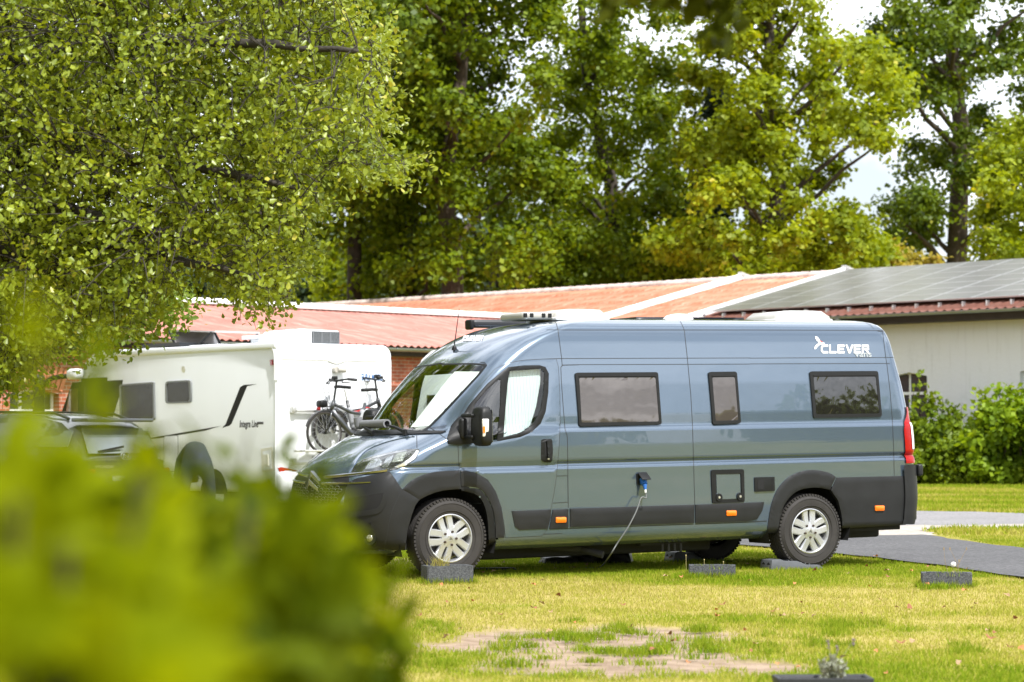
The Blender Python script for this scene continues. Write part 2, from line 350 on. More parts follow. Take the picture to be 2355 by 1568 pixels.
def grass():
    n=560000; y=RNG.uniform(11.5**.5,33**.5,n)**2; y=np.where(RNG.random(n)<.5,y,RNG.uniform(11.5,33,n)); x=RNG.uniform(-1,1,n)*(.215*y+1.3)+0
    b,d=ground_attr(x,y); k=(RNG.random(n)>b*1.02-.03+.0)&(sdist(x,y,ROADS[0])<(RNG.random(n)-.6)*.25)
    # less in the worn, dry places
    k&=RNG.random(n)>.35*d
    x,y,d=x[k],y[k],d[k]; tall=fbm(x*2.2,y*2.2,3,31); h=RNG.uniform(.018,.038,len(x))*(.55+1.0*tall)*(1.15-.4*d)
    c1,d1=blades(x,y,h,.0085,'','',d)
    # stray tufts on bare soil
    tc_=RNG.uniform(0,1,(70,2)); tx=-1.2+tc_[:,0]*4.2; ty=14+tc_[:,1]*3.5; m=900
    i=RNG.integers(0,70,m*8); x2=tx[i]+RNG.normal(0,.05,len(i)); y2=ty[i]+RNG.normal(0,.05,len(i)); c2,d2=blades(x2,y2,RNG.uniform(.03,.07,len(i)),.007,'','',np.full(len(i),.15))
    # far lawn
    n=260000; y3=RNG.uniform(33,66,n); x3=RNG.uniform(-1,1,n)*(.22*y3+2); k=sdist(x3,y3,ROADS[0])<(RNG.random(n)-.6)*.3; x3,y3=x3[k],y3[k]; c3,d3=blades(x3,y3,RNG.uniform(.04,.10,len(x3)),.03,'','')
    co=np.concatenate([c1,c2,c3]); dd=np.concatenate([d1,d2,d3])
    o=bulk('grass',co,3,np.arange(len(co)),M_grass,attrs={'dry':dd}); tag(o,'short patchy green and yellow lawn grass','grass',kind='stuff')
grass()
# ================================================================== CAMPERVAN
PSI=rad(27.4); TH=rad(.96)
vS=Vector((math.cos(PSI)*math.cos(TH),math.sin(PSI)*math.cos(TH),math.sin(TH))); vT=Vector((math.sin(PSI),-math.cos(PSI),0)); vZ=vS.cross(-vT)
VO=Vector((-1.038,23.56,0))
VM=Matrix(((vS.x,-vT.x,vZ.x,VO.x),(vS.y,-vT.y,vZ.y,VO.y),(vS.z,-vT.z,vZ.z,VO.z),(0,0,0,1)))
VI=VM.inverted()
def L3(s,t,z): return Vector((s,-t,z))
# half width by height
WZ=[(.24,.84),(.27,.91),(.30,.955),(.34,.988),(.6,1.01),(.9,1.018),(.99,1.022),(1.005,1.018),(1.02,1.001),(1.033,.992),(1.045,.995),(1.06,1.012),(1.072,1.02),(1.2,1.024),(1.345,1.022),(1.36,1.010),(1.378,.996),(1.4,.992),(1.5,.990),(1.8,.962),(1.96,.942),(2.0,.937),(2.05,.930),(2.2,.906),(2.28,.888),(2.34,.862),(2.38,.825),(2.405,.78),(2.425,.70),(2.44,.56),(2.45,.36),(2.455,.15)]
# centre-line nose position, start of the straight side, squareness
S0=[(.24,-.80),(.32,-.87),(.45,-.93),(.62,-.948),(.80,-.94),(.90,-.915),(.97,-.88),(1.03,-.83),(1.12,-.715),(1.20,-.59),(1.28,-.45),(1.335,-.33),(1.36,-.27),(1.40,-.215),(1.7,.08),(2.0,.385),(2.06,.45),(2.16,.58),(2.25,.73),(2.32,.89),(2.37,1.06),(2.405,1.25),(2.425,1.42),(2.44,1.6),(2.45,1.85),(2.455,2.2)]
SCC=[(.24,-.3),(.62,-.42),(.9,-.40),(1.03,-.30),(1.2,-.08),(1.335,.22),(1.4,.33),(1.7,.52),(2.0,.78),(2.16,1.0),(2.32,1.35),(2.405,1.65),(2.455,2.5)]
S1=[(.24,5.30),(.32,5.37),(.5,5.40),(.9,5.39),(1.35,5.36),(1.7,5.31),(2.05,5.235),(2.25,5.19),(2.34,5.15),(2.39,5.10),(2.42,5.03),(2.44,4.95),(2.455,4.8)]
PQ=[(.24,2.6),(.9,2.7),(1.1,2.5),(1.335,2.3),(2.0,2.5),(2.45,2.4)]
def lerpt(T,x):
    xs=[a for a,b in T]; ys=[b for a,b in T]; return np.interp(x,xs,ys)
def crsp(T,x):
    """smooth interpolation (monotone cubic-ish) of a table"""
    xs=np.array([a for a,b in T]); ys=np.array([b for a,b in T]); d=np.gradient(ys,xs)
    x=np.clip(x,xs[0],xs[-1]); i=np.clip(np.searchsorted(xs,x)-1,0,len(xs)-2)
    h_=xs[i+1]-xs[i]; t=(x-xs[i])/h_; a,b=ys[i],ys[i+1]
    return a*(2*t**3-3*t*t+1)+b*(-2*t**3+3*t*t)+h_*(d[i]*(t**3-2*t*t+t)+d[i+1]*(t**3-t*t))
def prof(z):
    return float(lerpt(WZ,z)),float(crsp(S0,z)),float(crsp(SCC,z)),float(crsp(S1,z)),float(lerpt(PQ,z))
RC=.16
def U(a,z):
    """body surface: a runs from the nose centre (0) round the corner (pi/2), along the side in metres, round the tail"""
    w,s0,sc,s1,p=prof(z)
    if s0>.2: pass
    if a<=math.pi/2:
        a=max(a,0); t=w*math.sin(a)**(2/p); s=s0+(sc-s0)*(1-max(math.cos(a),0)**(2/p))
        return s,t,z
    s=sc+(a-math.pi/2); rc=min(RC,w*.5)
    if s<=s1-rc: return s,w,z
    b=min((s-(s1-rc))/rc*1.2,math.pi/2) if s<s1+2 else math.pi/2
    return s1-rc+rc*math.sin(b),w-rc*(1-math.cos(b))-.02*max(0,b)*0,z
def Uinv(s,t,z):
    w,s0,sc,s1,p=prof(z)
    if s<sc:
        x=min(max(t/w,0),1)**(p/2); y=min(max(1-(s-s0)/(sc-s0),0),1)**(p/2); return math.atan2(x,y)
    return math.pi/2+min(s,s1-RC)-sc+ (math.asin(min(max((s-(s1-RC))/RC,0),1))/1.2*RC if s>s1-RC else 0)
def UP(a,z):
    sg=1
    if a<0: a=-a; sg=-1
    s,t,z=U(a,z); return L3(s,t*sg,z)
def Unorm(a,z):
    e=.004; p=UP(a,z); da=UP(a+e,z)-UP(a-e,z); dz=UP(a,z+e)-UP(a,z-e); n=da.cross(dz)
    if n.length<1e-9: n=dz.cross(Vector((0,1,0)))
    n.normalize(); c=Vector((min(max(p.x,.9),4.6),0,1.3)); return n if n.dot(p-c)>0 else -n
# full reference surface for ray hits
zs=[.24,.27,.30,.34]+[.34+.04*i for i in range(1,15)]+[.93,.96,.98,.99,1.0,1.01,1.02,1.033,1.045,1.055,1.065,1.075]+[1.075+.025*i for i in range(1,11)]+[1.335,1.345,1.352,1.36,1.37,1.38,1.39,1.4]+[1.4+.02*i for i in range(1,50)]+[2.385,2.395,2.405,2.415,2.425,2.433,2.44,2.446,2.45,2.453,2.455]
zs=sorted(set(round(z,4) for z in zs))
def contour(z):
    w,s0,sc,s1,p=prof(z); o=[]
    for i in range(36): o.append(U((i/36)**.9*math.pi/2,z))
    n=130; se=s1-min(RC,w*.5)
    for i in range(n): o.append((sc+(se-sc)*i/n,w,z))
    rc=min(RC,w*.5)
    for i in range(11):
        b=i/10*math.pi/2; o.append((se+rc*math.sin(b),w-rc*(1-math.cos(b)),z))
    for i in range(1,9): o.append((s1+.012*i/8,(w-rc)*(1-i/8),z))
    return o
gv=[];gf=[]
CT=[contour(z) for z in zs]; K=len(CT[0])
for c in CT:
    for s,t,z in c: gv.append(L3(s,t,z))
for r in range(len(zs)-1):
    for k in range(K-1): gf.append((r*K+k,r*K+k+1,(r+1)*K+k+1,(r+1)*K+k))
NH=len(gv)
full_v=gv+[Vector((v.x,-v.y,v.z)) for v in gv]
full_f=gf+[tuple(NH+i for i in reversed(f)) for f in gf]
VBVH=BVHTree.FromPolygons(full_v,full_f)
cl_=VI@CP
def hit(u,v,far=False):
    """(a,z) of the van skin at picture point"""
    d=(VI.to_3x3()@ray(u,v)).normalized(); r=VBVH.ray_cast(cl_,d)
    if r[0] is None:
        # fall back to the side plane
        k=(-1.0-cl_.y)/d.y; p=cl_+d*k
    else: p=r[0]
    z=min(max(p.z,.25),2.45); a=Uinv(p.x,abs(p.y),z)
    return (a if p.y<=0 else -a,z)
def dens(poly,step,closed=True):
    o=[];N=len(poly)
    for i in range(N if closed else N-1):
        a=Vector(poly[i][:2]);b=Vector(poly[(i+1)%N][:2]); n=max(1,int((b-a).length/step))
        for k in range(n): o.append(tuple(a.lerp(b,k/n)))
    if not closed: o.append(tuple(poly[-1][:2]))
    return o
def HP(poly,conv,step=6,closed=True):
    return [hit(*conv(*p)) for p in dens(poly,step,closed)]
def mk(ox,oy,sc): return lambda x,y:((ox+x*sc)/1.7396,(oy+y*sc)/1.7396)
z1=mk(1100,1150,1200/1568); z2=mk(2200,1150,.7654); z3=mk(2900,1150,.7653); zn=mk(1150,1720,600/1568); zw=mk(1400,1400,600/2352)
zf=mk(1600,1940,400/1568); zr=mk(3030,1940,400/1568); D=lambda x,y:(x,y)
def inpoly(x,y,P):
    c=False;n=len(P);j=n-1
    for i in range(n):
        xi,yi=P[i];xj,yj=P[j]
        if (yi>y)!=(yj>y) and x<(xj-xi)*(y-yi)/(yj-yi)+xi: c=not c
        j=i
    return c
def patch(poly,off=.004,thick=.01,res=.03,holes=(),rnd=0.,mb=None,m=0,mirror=False,P=None,Nn=None):
    """raised panel following the body skin; outline in (a,z)"""
    P=P or UP; Nn=Nn or Unorm; mb=mb or MB()
    def clean(pl):
        q=[]
        for p in pl:
            if not q or (abs(p[0]-q[-1][0])+abs(p[1]-q[-1][1]))>res*.12: q.append(tuple(p))
        if abs(q[0][0]-q[-1][0])+abs(q[0][1]-q[-1][1])<res*.12: q.pop()
        return q
    def dz(pl):
        if P is not UP or min(a for a,z in pl)<1.0: return dens(pl,res)
        o=[];N=len(pl)                      # straight edges are straight along the van, not in (a,z)
        for i in range(N):
            a0,q0=pl[i][:2];a1,q1=pl[(i+1)%N][:2]; k0=a0+float(crsp(SCC,q0));k1=a1+float(crsp(SCC,q1)); n=max(1,int(math.hypot(k1-k0,q1-q0)/res))
            for k in range(n):
                f=k/n; z=q0+(q1-q0)*f; o.append((k0+(k1-k0)*f-float(crsp(SCC,z)),z))
        return o
    loops=[clean(dz(poly))]+[clean(dz(h_)) for h_ in holes]
    pts=[];ed=[]
    for lp in loops:
        b=len(pts); pts+=lp; ed+=[(b+i,b+(i+1)%len(lp)) for i in range(len(lp))]
    nb=len(pts); B=np.array(pts)
    x0,y0=B.min(0);x1,y1=B.max(0)
    for i in range(1,int((x1-x0)/res)+1):
        for j in range(1,int((y1-y0)/res)+1):
            x=x0+i*res;y=y0+j*res
            if inpoly(x,y,loops[0]) and not any(inpoly(x,y,h_) for h_ in loops[1:]) and np.min(np.hypot(B[:,0]-x,B[:,1]-y))>res*.45: pts.append((x,y))
    vo,_,fo,ov,_,_=delaunay_2d_cdt([Vector(p) for p in pts],ed,[],0,1e-7)
    tri=[]
    for f in fo:
        cx=sum(vo[i].x for i in f)/3;cy=sum(vo[i].y for i in f)/3
        if inpoly(cx,cy,loops[0]) and not any(inpoly(cx,cy,h_) for h_ in loops[1:]): tri.append(tuple(f))
    bset=set()
    for i,o_ in enumerate(ov):
        if any(k<nb for k in o_): bset.add(i)
    from collections import Counter
    ec=Counter()
    for f in tri:
        for k in range(3): ec[tuple(sorted((f[k],f[(k+1)%3])))]+=1
    for sg in ((1,-1) if mirror else (1,)):
        vs=[];nr=[]
        for i,v in enumerate(vo):
            p=P(v.x,v.y);n=Nn(v.x,v.y)
            if sg<0: p=Vector((p.x,-p.y,p.z)); n=Vector((n.x,-n.y,n.z))
            o_=off-(rnd if i in bset else 0); vs.append(p+n*o_); nr.append((p,n))
        fs=[f if sg>0 else f[::-1] for f in tri]
        # skirt
        sk={}
        for (i,j),c in ec.items():
            if c==1:
                q=[]
                for k in(i,j):
                    if k not in sk:
                        p,n=nr[k]; vs.append(Vector(vs[k])); vs.append(p+n*(off-thick)); sk[k]=(len(vs)-2,len(vs)-1)
                    q.append(sk[k])
                fs.append((q[0][0],q[1][0],q[1][1],q[0][1]))
        mb.add(vs,fs,m)
    return mb
def strip(line,w,off=.0012,mb=None,m=0,mirror=False,P=None,Nn=None,closed=False):
    """thin ribbon following the skin along a line of (a,z)"""
    P=P or UP;Nn=Nn or Unorm;mb=mb or MB(); n=len(line)
    for sg in ((1,-1) if mirror else (1,)):
        pts=[P(*q) for q in line];ns=[Nn(*q) for q in line]
        if sg<0: pts=[Vector((p.x,-p.y,p.z)) for p in pts]; ns=[Vector((p.x,-p.y,p.z)) for p in ns]
        vs=[];fs=[]
        for i in range(n):
            a=pts[(i-1)%n if closed else max(i-1,0)];b=pts[(i+1)%n if closed else min(i+1,n-1)]
            t=(b-a).normalized(); c=t.cross(ns[i]).normalized()
            vs+= [pts[i]+ns[i]*off-c*w/2,pts[i]+ns[i]*(off+.0004),pts[i]+ns[i]*off+c*w/2]
        for i in range(n if closed else n-1):
            j=(i+1)%n; fs+=[(3*i,3*i+1,3*j+1,3*j),(3*i+1,3*i+2,3*j+2,3*j+1)]
        mb.add(vs,fs,m)
    return mb
def ln(pts,conv,step=5,sp=0,closed=False):
    if sp: pts=[tuple(p) for p in spline([(*p,0) for p in pts],sp,closed)]
    return HP(pts,conv,step,closed)
M_paint=mat('metallic_blue_grey_paint',(.116,.158,.212),.19,.62,coat=1.,coat_rough=.01,bump=(1.15,.5,.012))
M_hood=M_paint
M_gap=mat('panel_gap',(.012,.013,.015),.6)
van=empty('campervan',mat=VM)
tag(van,'metallic blue grey high roof campervan with open-frame windows parked on the lawn','campervan')
def sym(half):
    """close a half outline (starts and ends on a=0) across the centre line"""
    return half+[(-a,z) for a,z in reversed(half) if abs(a)>1e-6]
# ---- outlines read off the picture, projected on to the skin
ws_edge=ln([(1500,215),(1900,208),(2110,218),(2142,250),(2040,380),(1700,750),(1450,1020),(1290,1180),(1180,1265),(1030,1325)],zw,8)
ztop=ws_edge[0][1]
ws_half=[(0,ztop+.012)]+ws_edge+[(ws_edge[-1][0]*.6,1.372),(0,1.362)]
ws_poly=sym(ws_half)
win_out=ln([(958,705),(1015,612),(1110,502),(1190,437),(1218,416),(1300,407),(1380,406),(1412,415),(1430,450),(1427,550),(1413,650),(1388,710),(1343,755),(1280,782),(1170,802),(960,822),(905,818),(896,792),(920,722)],z1,6)
quart=ln([(1042,612),(1100,540),(1168,480),(1180,484),(1178,600),(1170,700),(1160,800),(1060,812),(1035,810)],z1,5)
main_g=ln([(1226,436),(1390,424),(1408,445),(1404,550),(1388,640),(1358,700),(1318,740),(1258,768),(1193,783),(1202,650),(1215,500)],z1,5)
# ---- body skin with openings
ARC=[(.0,.385,.50),(4.03,.36,.475)]
def scale_poly(P,k):
    cx=sum(p[0] for p in P)/len(P);cy=sum(p[1] for p in P)/len(P); return [(cx+(x-cx)*k,cy+(y-cy)*k) for x,y in P]
ws_cut=scale_poly(ws_poly,.955); wq=scale_poly(win_out,.94); wm=scale_poly(main_g,1.06)
keep=[]
for f in gf:
    c=sum((gv[i] for i in f),Vector())/4; s,t,z=c.x,-c.y,c.z
    if t>.55 and any((s-a)**2+(z-b)**2<r*r for a,b,r in ARC): continue
    if s>4.45 and z<.325: continue
    if 1.2<z<2.15 and s<2:
        a=Uinv(s,t,z)
        if inpoly(a,z,ws_cut) or inpoly(a,z,wq): continue
    keep.append(f)
b=MB(); b.v=[tuple(v) for v in full_v]; b.f=keep+[tuple(NH+i for i in reversed(f)) for f in keep]; b.m=[0]*len(b.f)
me=bpy.data.meshes.new('body'); me.from_pydata(b.v,[],b.f); bm=bmesh.new(); bm.from_mesh(me); bmesh.ops.remove_doubles(bm,verts=bm.verts,dist=.0004)
bmesh.ops.delete(bm,geom=[v for v in bm.verts if not v.link_faces],context='VERTS'); bmesh.ops.recalc_face_normals(bm,faces=bm.faces); bm.to_mesh(me); bm.free()
body=link('body',me,M_paint,van,50)
# closed floor and dark wheel housings
fl=MB(); fl.box((2.3,0,.30),(5.9,1.7,.06)); fl.box((1.9,0,.20),(2.6,.9,.16),bev=.03); fl.box((4.7,0,.25),(1.1,1.0,.14),bev=.03)
fl.box((4.035,0,.36),(.09,1.5,.09)); fl.box((.0,0,.33),(.5,1.3,.1)); fl.box((2.3,.55,.22),(1.9,.5,.08),bev=.02)
fl.tube([(1.1,-.55,.24),(1.6,-.62,.20),(1.75,-.80,.14)],.035,10); fl.box((2.45,-.7,.24),(.5,.1,.06))
for k in range(4): fl.cyl((2.42+.07*k,-.8,.22),(2.42+.07*k,-.8,.15-.01*(k%2)),.013)
fl.build('underbody',mat('underseal',(.02,.02,.02),.8,noise=(4,.3)),van)
for a,b_,r in ARC:
    for sg in(1,-1):
        lin=MB()
        n=20; pr=[]
        for i in range(n+1):
            q=-.35+i/n*(math.pi+.7); pr.append((a+math.cos(q)*.50,b_+math.sin(q)*.50))
        vs=[];fs=[]
        for s,z in pr: vs+= [(s,-sg*.60,z),(s,-sg*.985,z)]
        for i in range(n): fs.append((2*i,2*i+1,2*i+3,2*i+2))
        vs.append((a,-sg*.60,b_)); c=len(vs)-1
        for i in range(n): fs.append((c,2*i,2*i+2))
        lin.add(vs,fs); lin.build('wheel_housing',M_dark,van,True)
# ---- cladding
def arc_in(a,zc,r,q0,q1,n=24): return [(a+math.cos(q0+(q1-q0)*i/n)*r,zc+math.sin(q0+(q1-q0)*i/n)*r) for i in range(n+1)]
# front wheel arch (fender piece and door piece), outlines from the picture
fa_out=ln([(665,1055),(720,1005),(800,970),(880,960),(960,957)],z1,5,4); fa_in=ln([(972,1052),(870,1062),(800,1085),(752,1110)],z1,5,4)
patch(fa_out+fa_in,.014,.05,.025,rnd=.006).build('wheel_arch_trim',M_clad,van,40)
fb_out=ln([(966,957),(1050,973),(1110,1008),(1150,1068),(1180,1150),(1196,1250),(1196,1308)],z1,5,4)
fb_in=ln([(1152,1308),(1150,1240),(1138,1160),(1105,1090),(1062,1048),(972,1038)],z1,5,4)
patch(fb_out+fb_in,.014,.05,.025,rnd=.006).build('wheel_arch_trim',M_clad,van,40)
fc_in=ln([(1118,1345),(1112,1220),(1095,1140),(1060,1088),(1000,1066),(975,1062)],z1,5,4)
fc_out=ln([(972,1036),(1062,1045),(1107,1088),(1141,1158),(1153,1240),(1156,1345)],z1,5,4)
patch(fc_out+fc_in,.002,.06,.025,rnd=.004).build('inner_arch_flange',M_black,van,40)
ra_out=ln([(218,1280),(226,1215),(242,1130),(275,1052),(330,992),(400,960),(470,954),(540,968),(577,990)],z3,5,4)
ra_in=ln([(546,1056),(490,1046),(430,1048),(372,1066),(322,1112),(292,1175),(278,1250),(272,1283)],z3,5,4)
patch(ra_out+ra_in,.016,.06,.025,rnd=.008).build('wheel_arch_trim',M_clad,van,40)
rq=ln([(582,993),(700,990),(850,987),(950,984),(954,1100),(951,1180),(943,1238),(800,1246),(650,1254),(612,1255),(611,1220),(606,1180),(590,1115),(552,1058)],z3,5)
patch(rq,.012,.05,.03,rnd=.006).build('rear_side_cladding',M_clad,van,40)
# mirrored simple arches for the far side
for a0 in(0,4.035):
    q=[(math.pi/2+s-prof(z)[2],z) for s,z in arc_in(a0,.38,.56,0,math.pi)]+[(math.pi/2+s-prof(z)[2],z) for s,z in arc_in(a0,.38,.44,math.pi,0)]
    q=[(max(x,.35) if a0==0 else x,z) for x,z in q]
    m_=patch(q,.014,.05,.04); m_.v=[(x,-y,z) for x,y,z in m_.v]; m_.build('wheel_arch_trim',M_clad,van,40)
# sills
for pl,cv in (([(1235,1168),(1440,1160),(1436,1200),(1422,1260),(1275,1267),(1252,1250)],z1),([(1450,1161),(1530,1158),(1531,1254),(1432,1260)],z1),
              ([(103,1155),(752,1135),(750,1230),(103,1252)],z2),([(-157,1135),(202,1121),(192,1165),(165,1210),(120,1221),(-157,1231)],z3)):
    patch(ln(pl,cv,8),.016,.03,.04,rnd=.006).build('sill_moulding',M_clad,van,40)
# orange side markers
M_amber=mat('amber_lens',(.9,.19,.01),.25,coat=.6,noise=(120,.25))
for i,(x0,y0,x1,y1,cv) in enumerate(((1462,1199,1516,1228,z1),(916,1164,968,1192,z2),(778,1139,826,1166,z3))):
    o=patch(ln(rounded([(x0,y0),(x1,y0-1),(x1,y1-1),(x0,y1)],6),cv,3),.032,.03,.02,rnd=.008).build('marker_light',M_amber,van,40)
# ---- seams (on the skin)
g=MB()
for pl,cv in (([(25,172),(34,196),(41,221),(60,369),(63,403)],z2),([(680,176),(692,200),(701,222),(717,369),(720,402),(735,560),(743,700),(748,850),(752,1000),(756,1134)],z2),
   ([(805,180),(816,200),(822,224),(840,369),(845,399),(862,540),(873,680),(880,820),(884,984)],z3),
   ([(-20,221),(200,222),(700,222),(1045,222)],z2),([(130,222),(500,223),(822,225),(875,228)],z3),
   ([(-20,373),(60,371),(400,370),(1045,368)],z2),([(130,369),(500,367),(840,366),(880,365)],z3),
   ([(60,405),(150,403),(500,402),(1045,400)],z2),([(130,399),(500,398),(860,397)],z3),
   ([(150,404),(66,406),(56,416),(58,480),(68,620),(78,740),(90,780),(92,900),(93,1000),(95,1150)],z2),
   ([(33,985),(92,983),(94,1122),(13,1126)],z2),([(1205,1297),(1500,1285)],z1)):
    strip(ln(pl,cv,5),.006,.0015,g)
strip(ln([(0,1262),(300,1252),(750,1236)],z2,8),.008,.002,g); strip(ln([(-157,1236),(120,1226),(218,1220)],z3,8),.008,.002,g)
for pl in ([(1350,55),(1352,190)],[(1060,430),(1120,510),(1185,612),(1380,735)]): strip(ln(pl,zn,5),.006,.002,g)
strip(ln([(1250,1215),(1350,1280),(1450,1350),(1505,1390)],zw,5),.006,.002,g)
strip(ln([(2145,240),(2105,195),(2040,190)],zw,4),.008,.002,g)
for zt in (2.35,):
    pass
g.build('panel_gap',M_gap,van)
# raised window surround pressings
# ---- cab door
door=ln([(974,1038),(963,950),(957,830),(947,735),(952,690),(1002,600),(1092,490),(1150,427),(1215,396),(1300,381),(1400,375),(1468,374),(1480,420),(1487,560),(1489,700),(1481,850),(1469,985),(1455,1080),(1440,1155),(1438,1200),(1423,1262),(1395,1297),(1300,1302),(1204,1306),(1199,1250),(1183,1150),(1153,1066),(1112,1004),(1050,969),(985,957)],z1,5)
do=patch(door,.004,.01,.035,holes=[scale_poly(win_out,.985)],rnd=.002).build('door',M_paint,van,40)
strip(door,.010,.0012,closed=True).build('door_gap',M_gap,do)
wf=patch(win_out,.007,.03,.025,holes=[quart,main_g],rnd=.003).build('window_frame',M_black,do,40)
M_glass=mat_glass('window_glass',(.86,.91,.87),.08); M_sideglass=mat_glass('side_window_glass',(.80,.86,.84),.03)
patch(scale_poly(quart,1.03),-.004,.004,.05).build('quarter_glass',mat_glass('tinted_glass',(.42,.45,.44),.10),do,True)
dg_=patch(scale_poly(main_g,1.03),-.004,.004,.05).build('door_glass',M_sideglass,do,True)
# pleated blinds
def mat_blind():
    m=mat('pleated_blind',(.72,.78,.80),.8); nt=m.node_tree; b=nt.nodes['Principled BSDF']
    tc=nt.nodes.new('ShaderNodeTexCoord'); w=nt.nodes.new('ShaderNodeTexWave'); w.inputs['Scale'].default_value=9; w.bands_direction='X'; w.inputs['Distortion'].default_value=.4
    bp=nt.nodes.new('ShaderNodeBump'); bp.inputs['Strength'].default_value=.9; bp.inputs['Distance'].default_value=.012
    nt.links.new(tc.outputs['Object'],w.inputs[0]); nt.links.new(w.outputs['Fac'],bp.inputs['Height']); nt.links.new(bp.outputs[0],b.inputs['Normal'])
    b.inputs['Subsurface Weight'].default_value=.0
    return m
M_blind=mat_blind()
bl=ln([(1222,430),(1330,420),(1400,424),(1396,500),(1375,620),(1345,720),(1260,765),(1200,782),(1208,640),(1216,500)],z1,6)
bl=[(a,z) for a,z in bl]
patch(bl,-.045,.006,.06).build('blind',M_blind,dg_,True)
# mirrored door glazing on the far side
for nm,pl,m_ in(('window_frame',None,M_black),('door_glass',main_g,M_sideglass),('quarter_glass',quart,MATS['tinted_glass'])):
    q=patch(win_out,.007,.03,.04,holes=[quart,main_g]) if pl is None else patch(scale_poly(pl,1.03),-.004,.004,.05)
    q.v=[(x,-y,z) for x,y,z in q.v]; q.build(nm,m_,van,40)
# door handle
hx=ln(rounded([(1388,793),(1447,790),(1451,850),(1447,905),(1435,912),(1402,911),(1388,898)],14),z1,3)
hd=patch(hx,.012,.014,.02,rnd=.006).build('handle',M_black,do,40)
patch(ln(rounded([(1405,812),(1435,811),(1437,882),(1407,884)],12),z1,3),.0135,.004,.02).build('recess',M_dark,hd)
hb=patch(ln(rounded([(1413,800),(1427,800),(1430,892),(1417,893)],6),z1,3),.04,.028,.02,rnd=.006).build('grip',M_black,hd,40)
patch(ln(rounded([(1420,889),(1430,889),(1430,899),(1420,899)],4),z1,2),.018,.01,.02).build('lock',M_alu,hd)
# ---- windscreen
inner=scale_poly(ws_poly,.97)
patch(ws_poly,.006,.012,.05,holes=[scale_poly(ws_poly,.955)],rnd=.001).build('windscreen_frame',M_black,van,True)
wsc=patch(scale_poly(ws_poly,.985),.003,.005,.06).build('windscreen',M_glass,van,True)
wb=ln([(1610,300),(2035,305),(1990,400),(1700,720),(1450,990),(1270,1150),(920,1170),(1010,1060),(1250,750),(1450,490)],zw,10)
patch(wb,-.03,.006,.06).build('blind',mat('white_screen_blind',(.9,.92,.92),.8),wsc,True)
we_=[p for p in ws_edge if 1.42<p[1]<ztop-.04]; wb2=[(-a*.93,z) for a,z in we_]+[(-a*.85,z) for a,z in we_[::-1]]
patch(wb2,-.03,.006,.06).build('blind',mat('folded_blind',(.45,.62,.56),.7),wsc,True)
# ---- bumper
bt=ln([(620,600),(650,550),(720,510),(900,470),(1060,438),(1120,520),(1185,615),(1280,668),(1372,728)],zn,6)
bl2=ln([(1330,790),(1290,900),(1250,1050),(1225,1250),(1140,1250),(1000,1238)],zn,6)
a_b=bl2[-1][0]
half=[(0,.66)]+[(a*.5,.665) for a in (bt[0][0],)]+[(bt[0][0]*.98,.69)]+bt+bl2+[(a_b*.6,.27),(0,.265)]
patch(sym(half),.014,.05,.04,rnd=.006).build('front_bumper',M_clad,van,40)
# arch extension piece darker edge, intakes, skid
patch(ln([(640,715),(800,690),(1000,655),(1028,680),(1000,760),(940,830),(800,860),(680,870)],zn,6),.0155,.004,.03).build('air_intake',M_dark,van)
strip(ln([(460,925),(620,895),(850,860),(960,830),(1010,740),(1025,665)],zn,6,3),.05,.022,MB()).build('intake_trim',M_clad,van,True)
strip(ln([(1190,625),(1110,790),(1060,950),(1040,1090),(1010,1240)],zn,6,3),.008,.0155).build('bumper_gap',M_gap,van)
fp=[z for z in ln([(868,1125)],zn,5,closed=False)][0]; c_=UP(*fp)+Unorm(*fp)*.012; n_=Vector((-.75,-.6,0)).normalized()
fg=MB(); fg.cyl(c_-n_*.03,c_+n_*.010,.07,.062,24); fg=fg.build('fog_light',M_black,van,40); f2=MB(); f2.lathe([(0,.012),(.018,.010),(.030,.005),(.033,0)],(0,0,0),'z',24)
f2=f2.build('lens',mat('clear_lens',(.30,.29,.20),.2,.5,coat=.4),fg,True); f2.matrix_local=Matrix.Translation(c_+n_*.012)@n_.to_track_quat('Z','Y').to_matrix().to_4x4()
ps=UP(*hit(*zn(868,972))); pn=Unorm(*hit(*zn(868,972))); q=MB(); q.cyl(ps+pn*.01,ps+pn*.019,.013,.012,14); q.build('parking_sensor',M_black,van,40)
# ---- grille and emblem
gh=[(0,.985)]+[(a,z) for a,z in ln([(640,470),(700,470),(1040,432)],zn,6,closed=False)]
gl=[(a,z) for a,z in ln([(650,560),(560,720)],zn,6,closed=False)]
zt_=gh[1][1]
patch(sym([(0,zt_)]+gh[1:2]+gl+[(gl[-1][0]*.9,.70),(0,.69)]),.006,.02,.04).build('grille',M_dark,van)
hc=MB()   # honeycomb bars
for r in range(6):
    for k in range(-9,10):
        a=k*.115+(r%2)*.057; z=.725+r*.026
        if abs(a)<gl[-1][0]*(.90+.02*r):
            p=UP(a,z)+Unorm(a,z)*.012; n=Unorm(a,z); t=Vector((-n.y,n.x,0)).normalized()
            hexp=[p+t*.037*math.cos(q)+Vector((0,0,1))*.015*math.sin(q) for q in [i*math.pi/3 for i in range(7)]]
            hc.tube(hexp,.004,5,cap=False)
hc.build('grille_mesh',mat('satin_grey_plastic',(.10,.10,.105),.35),van,True)
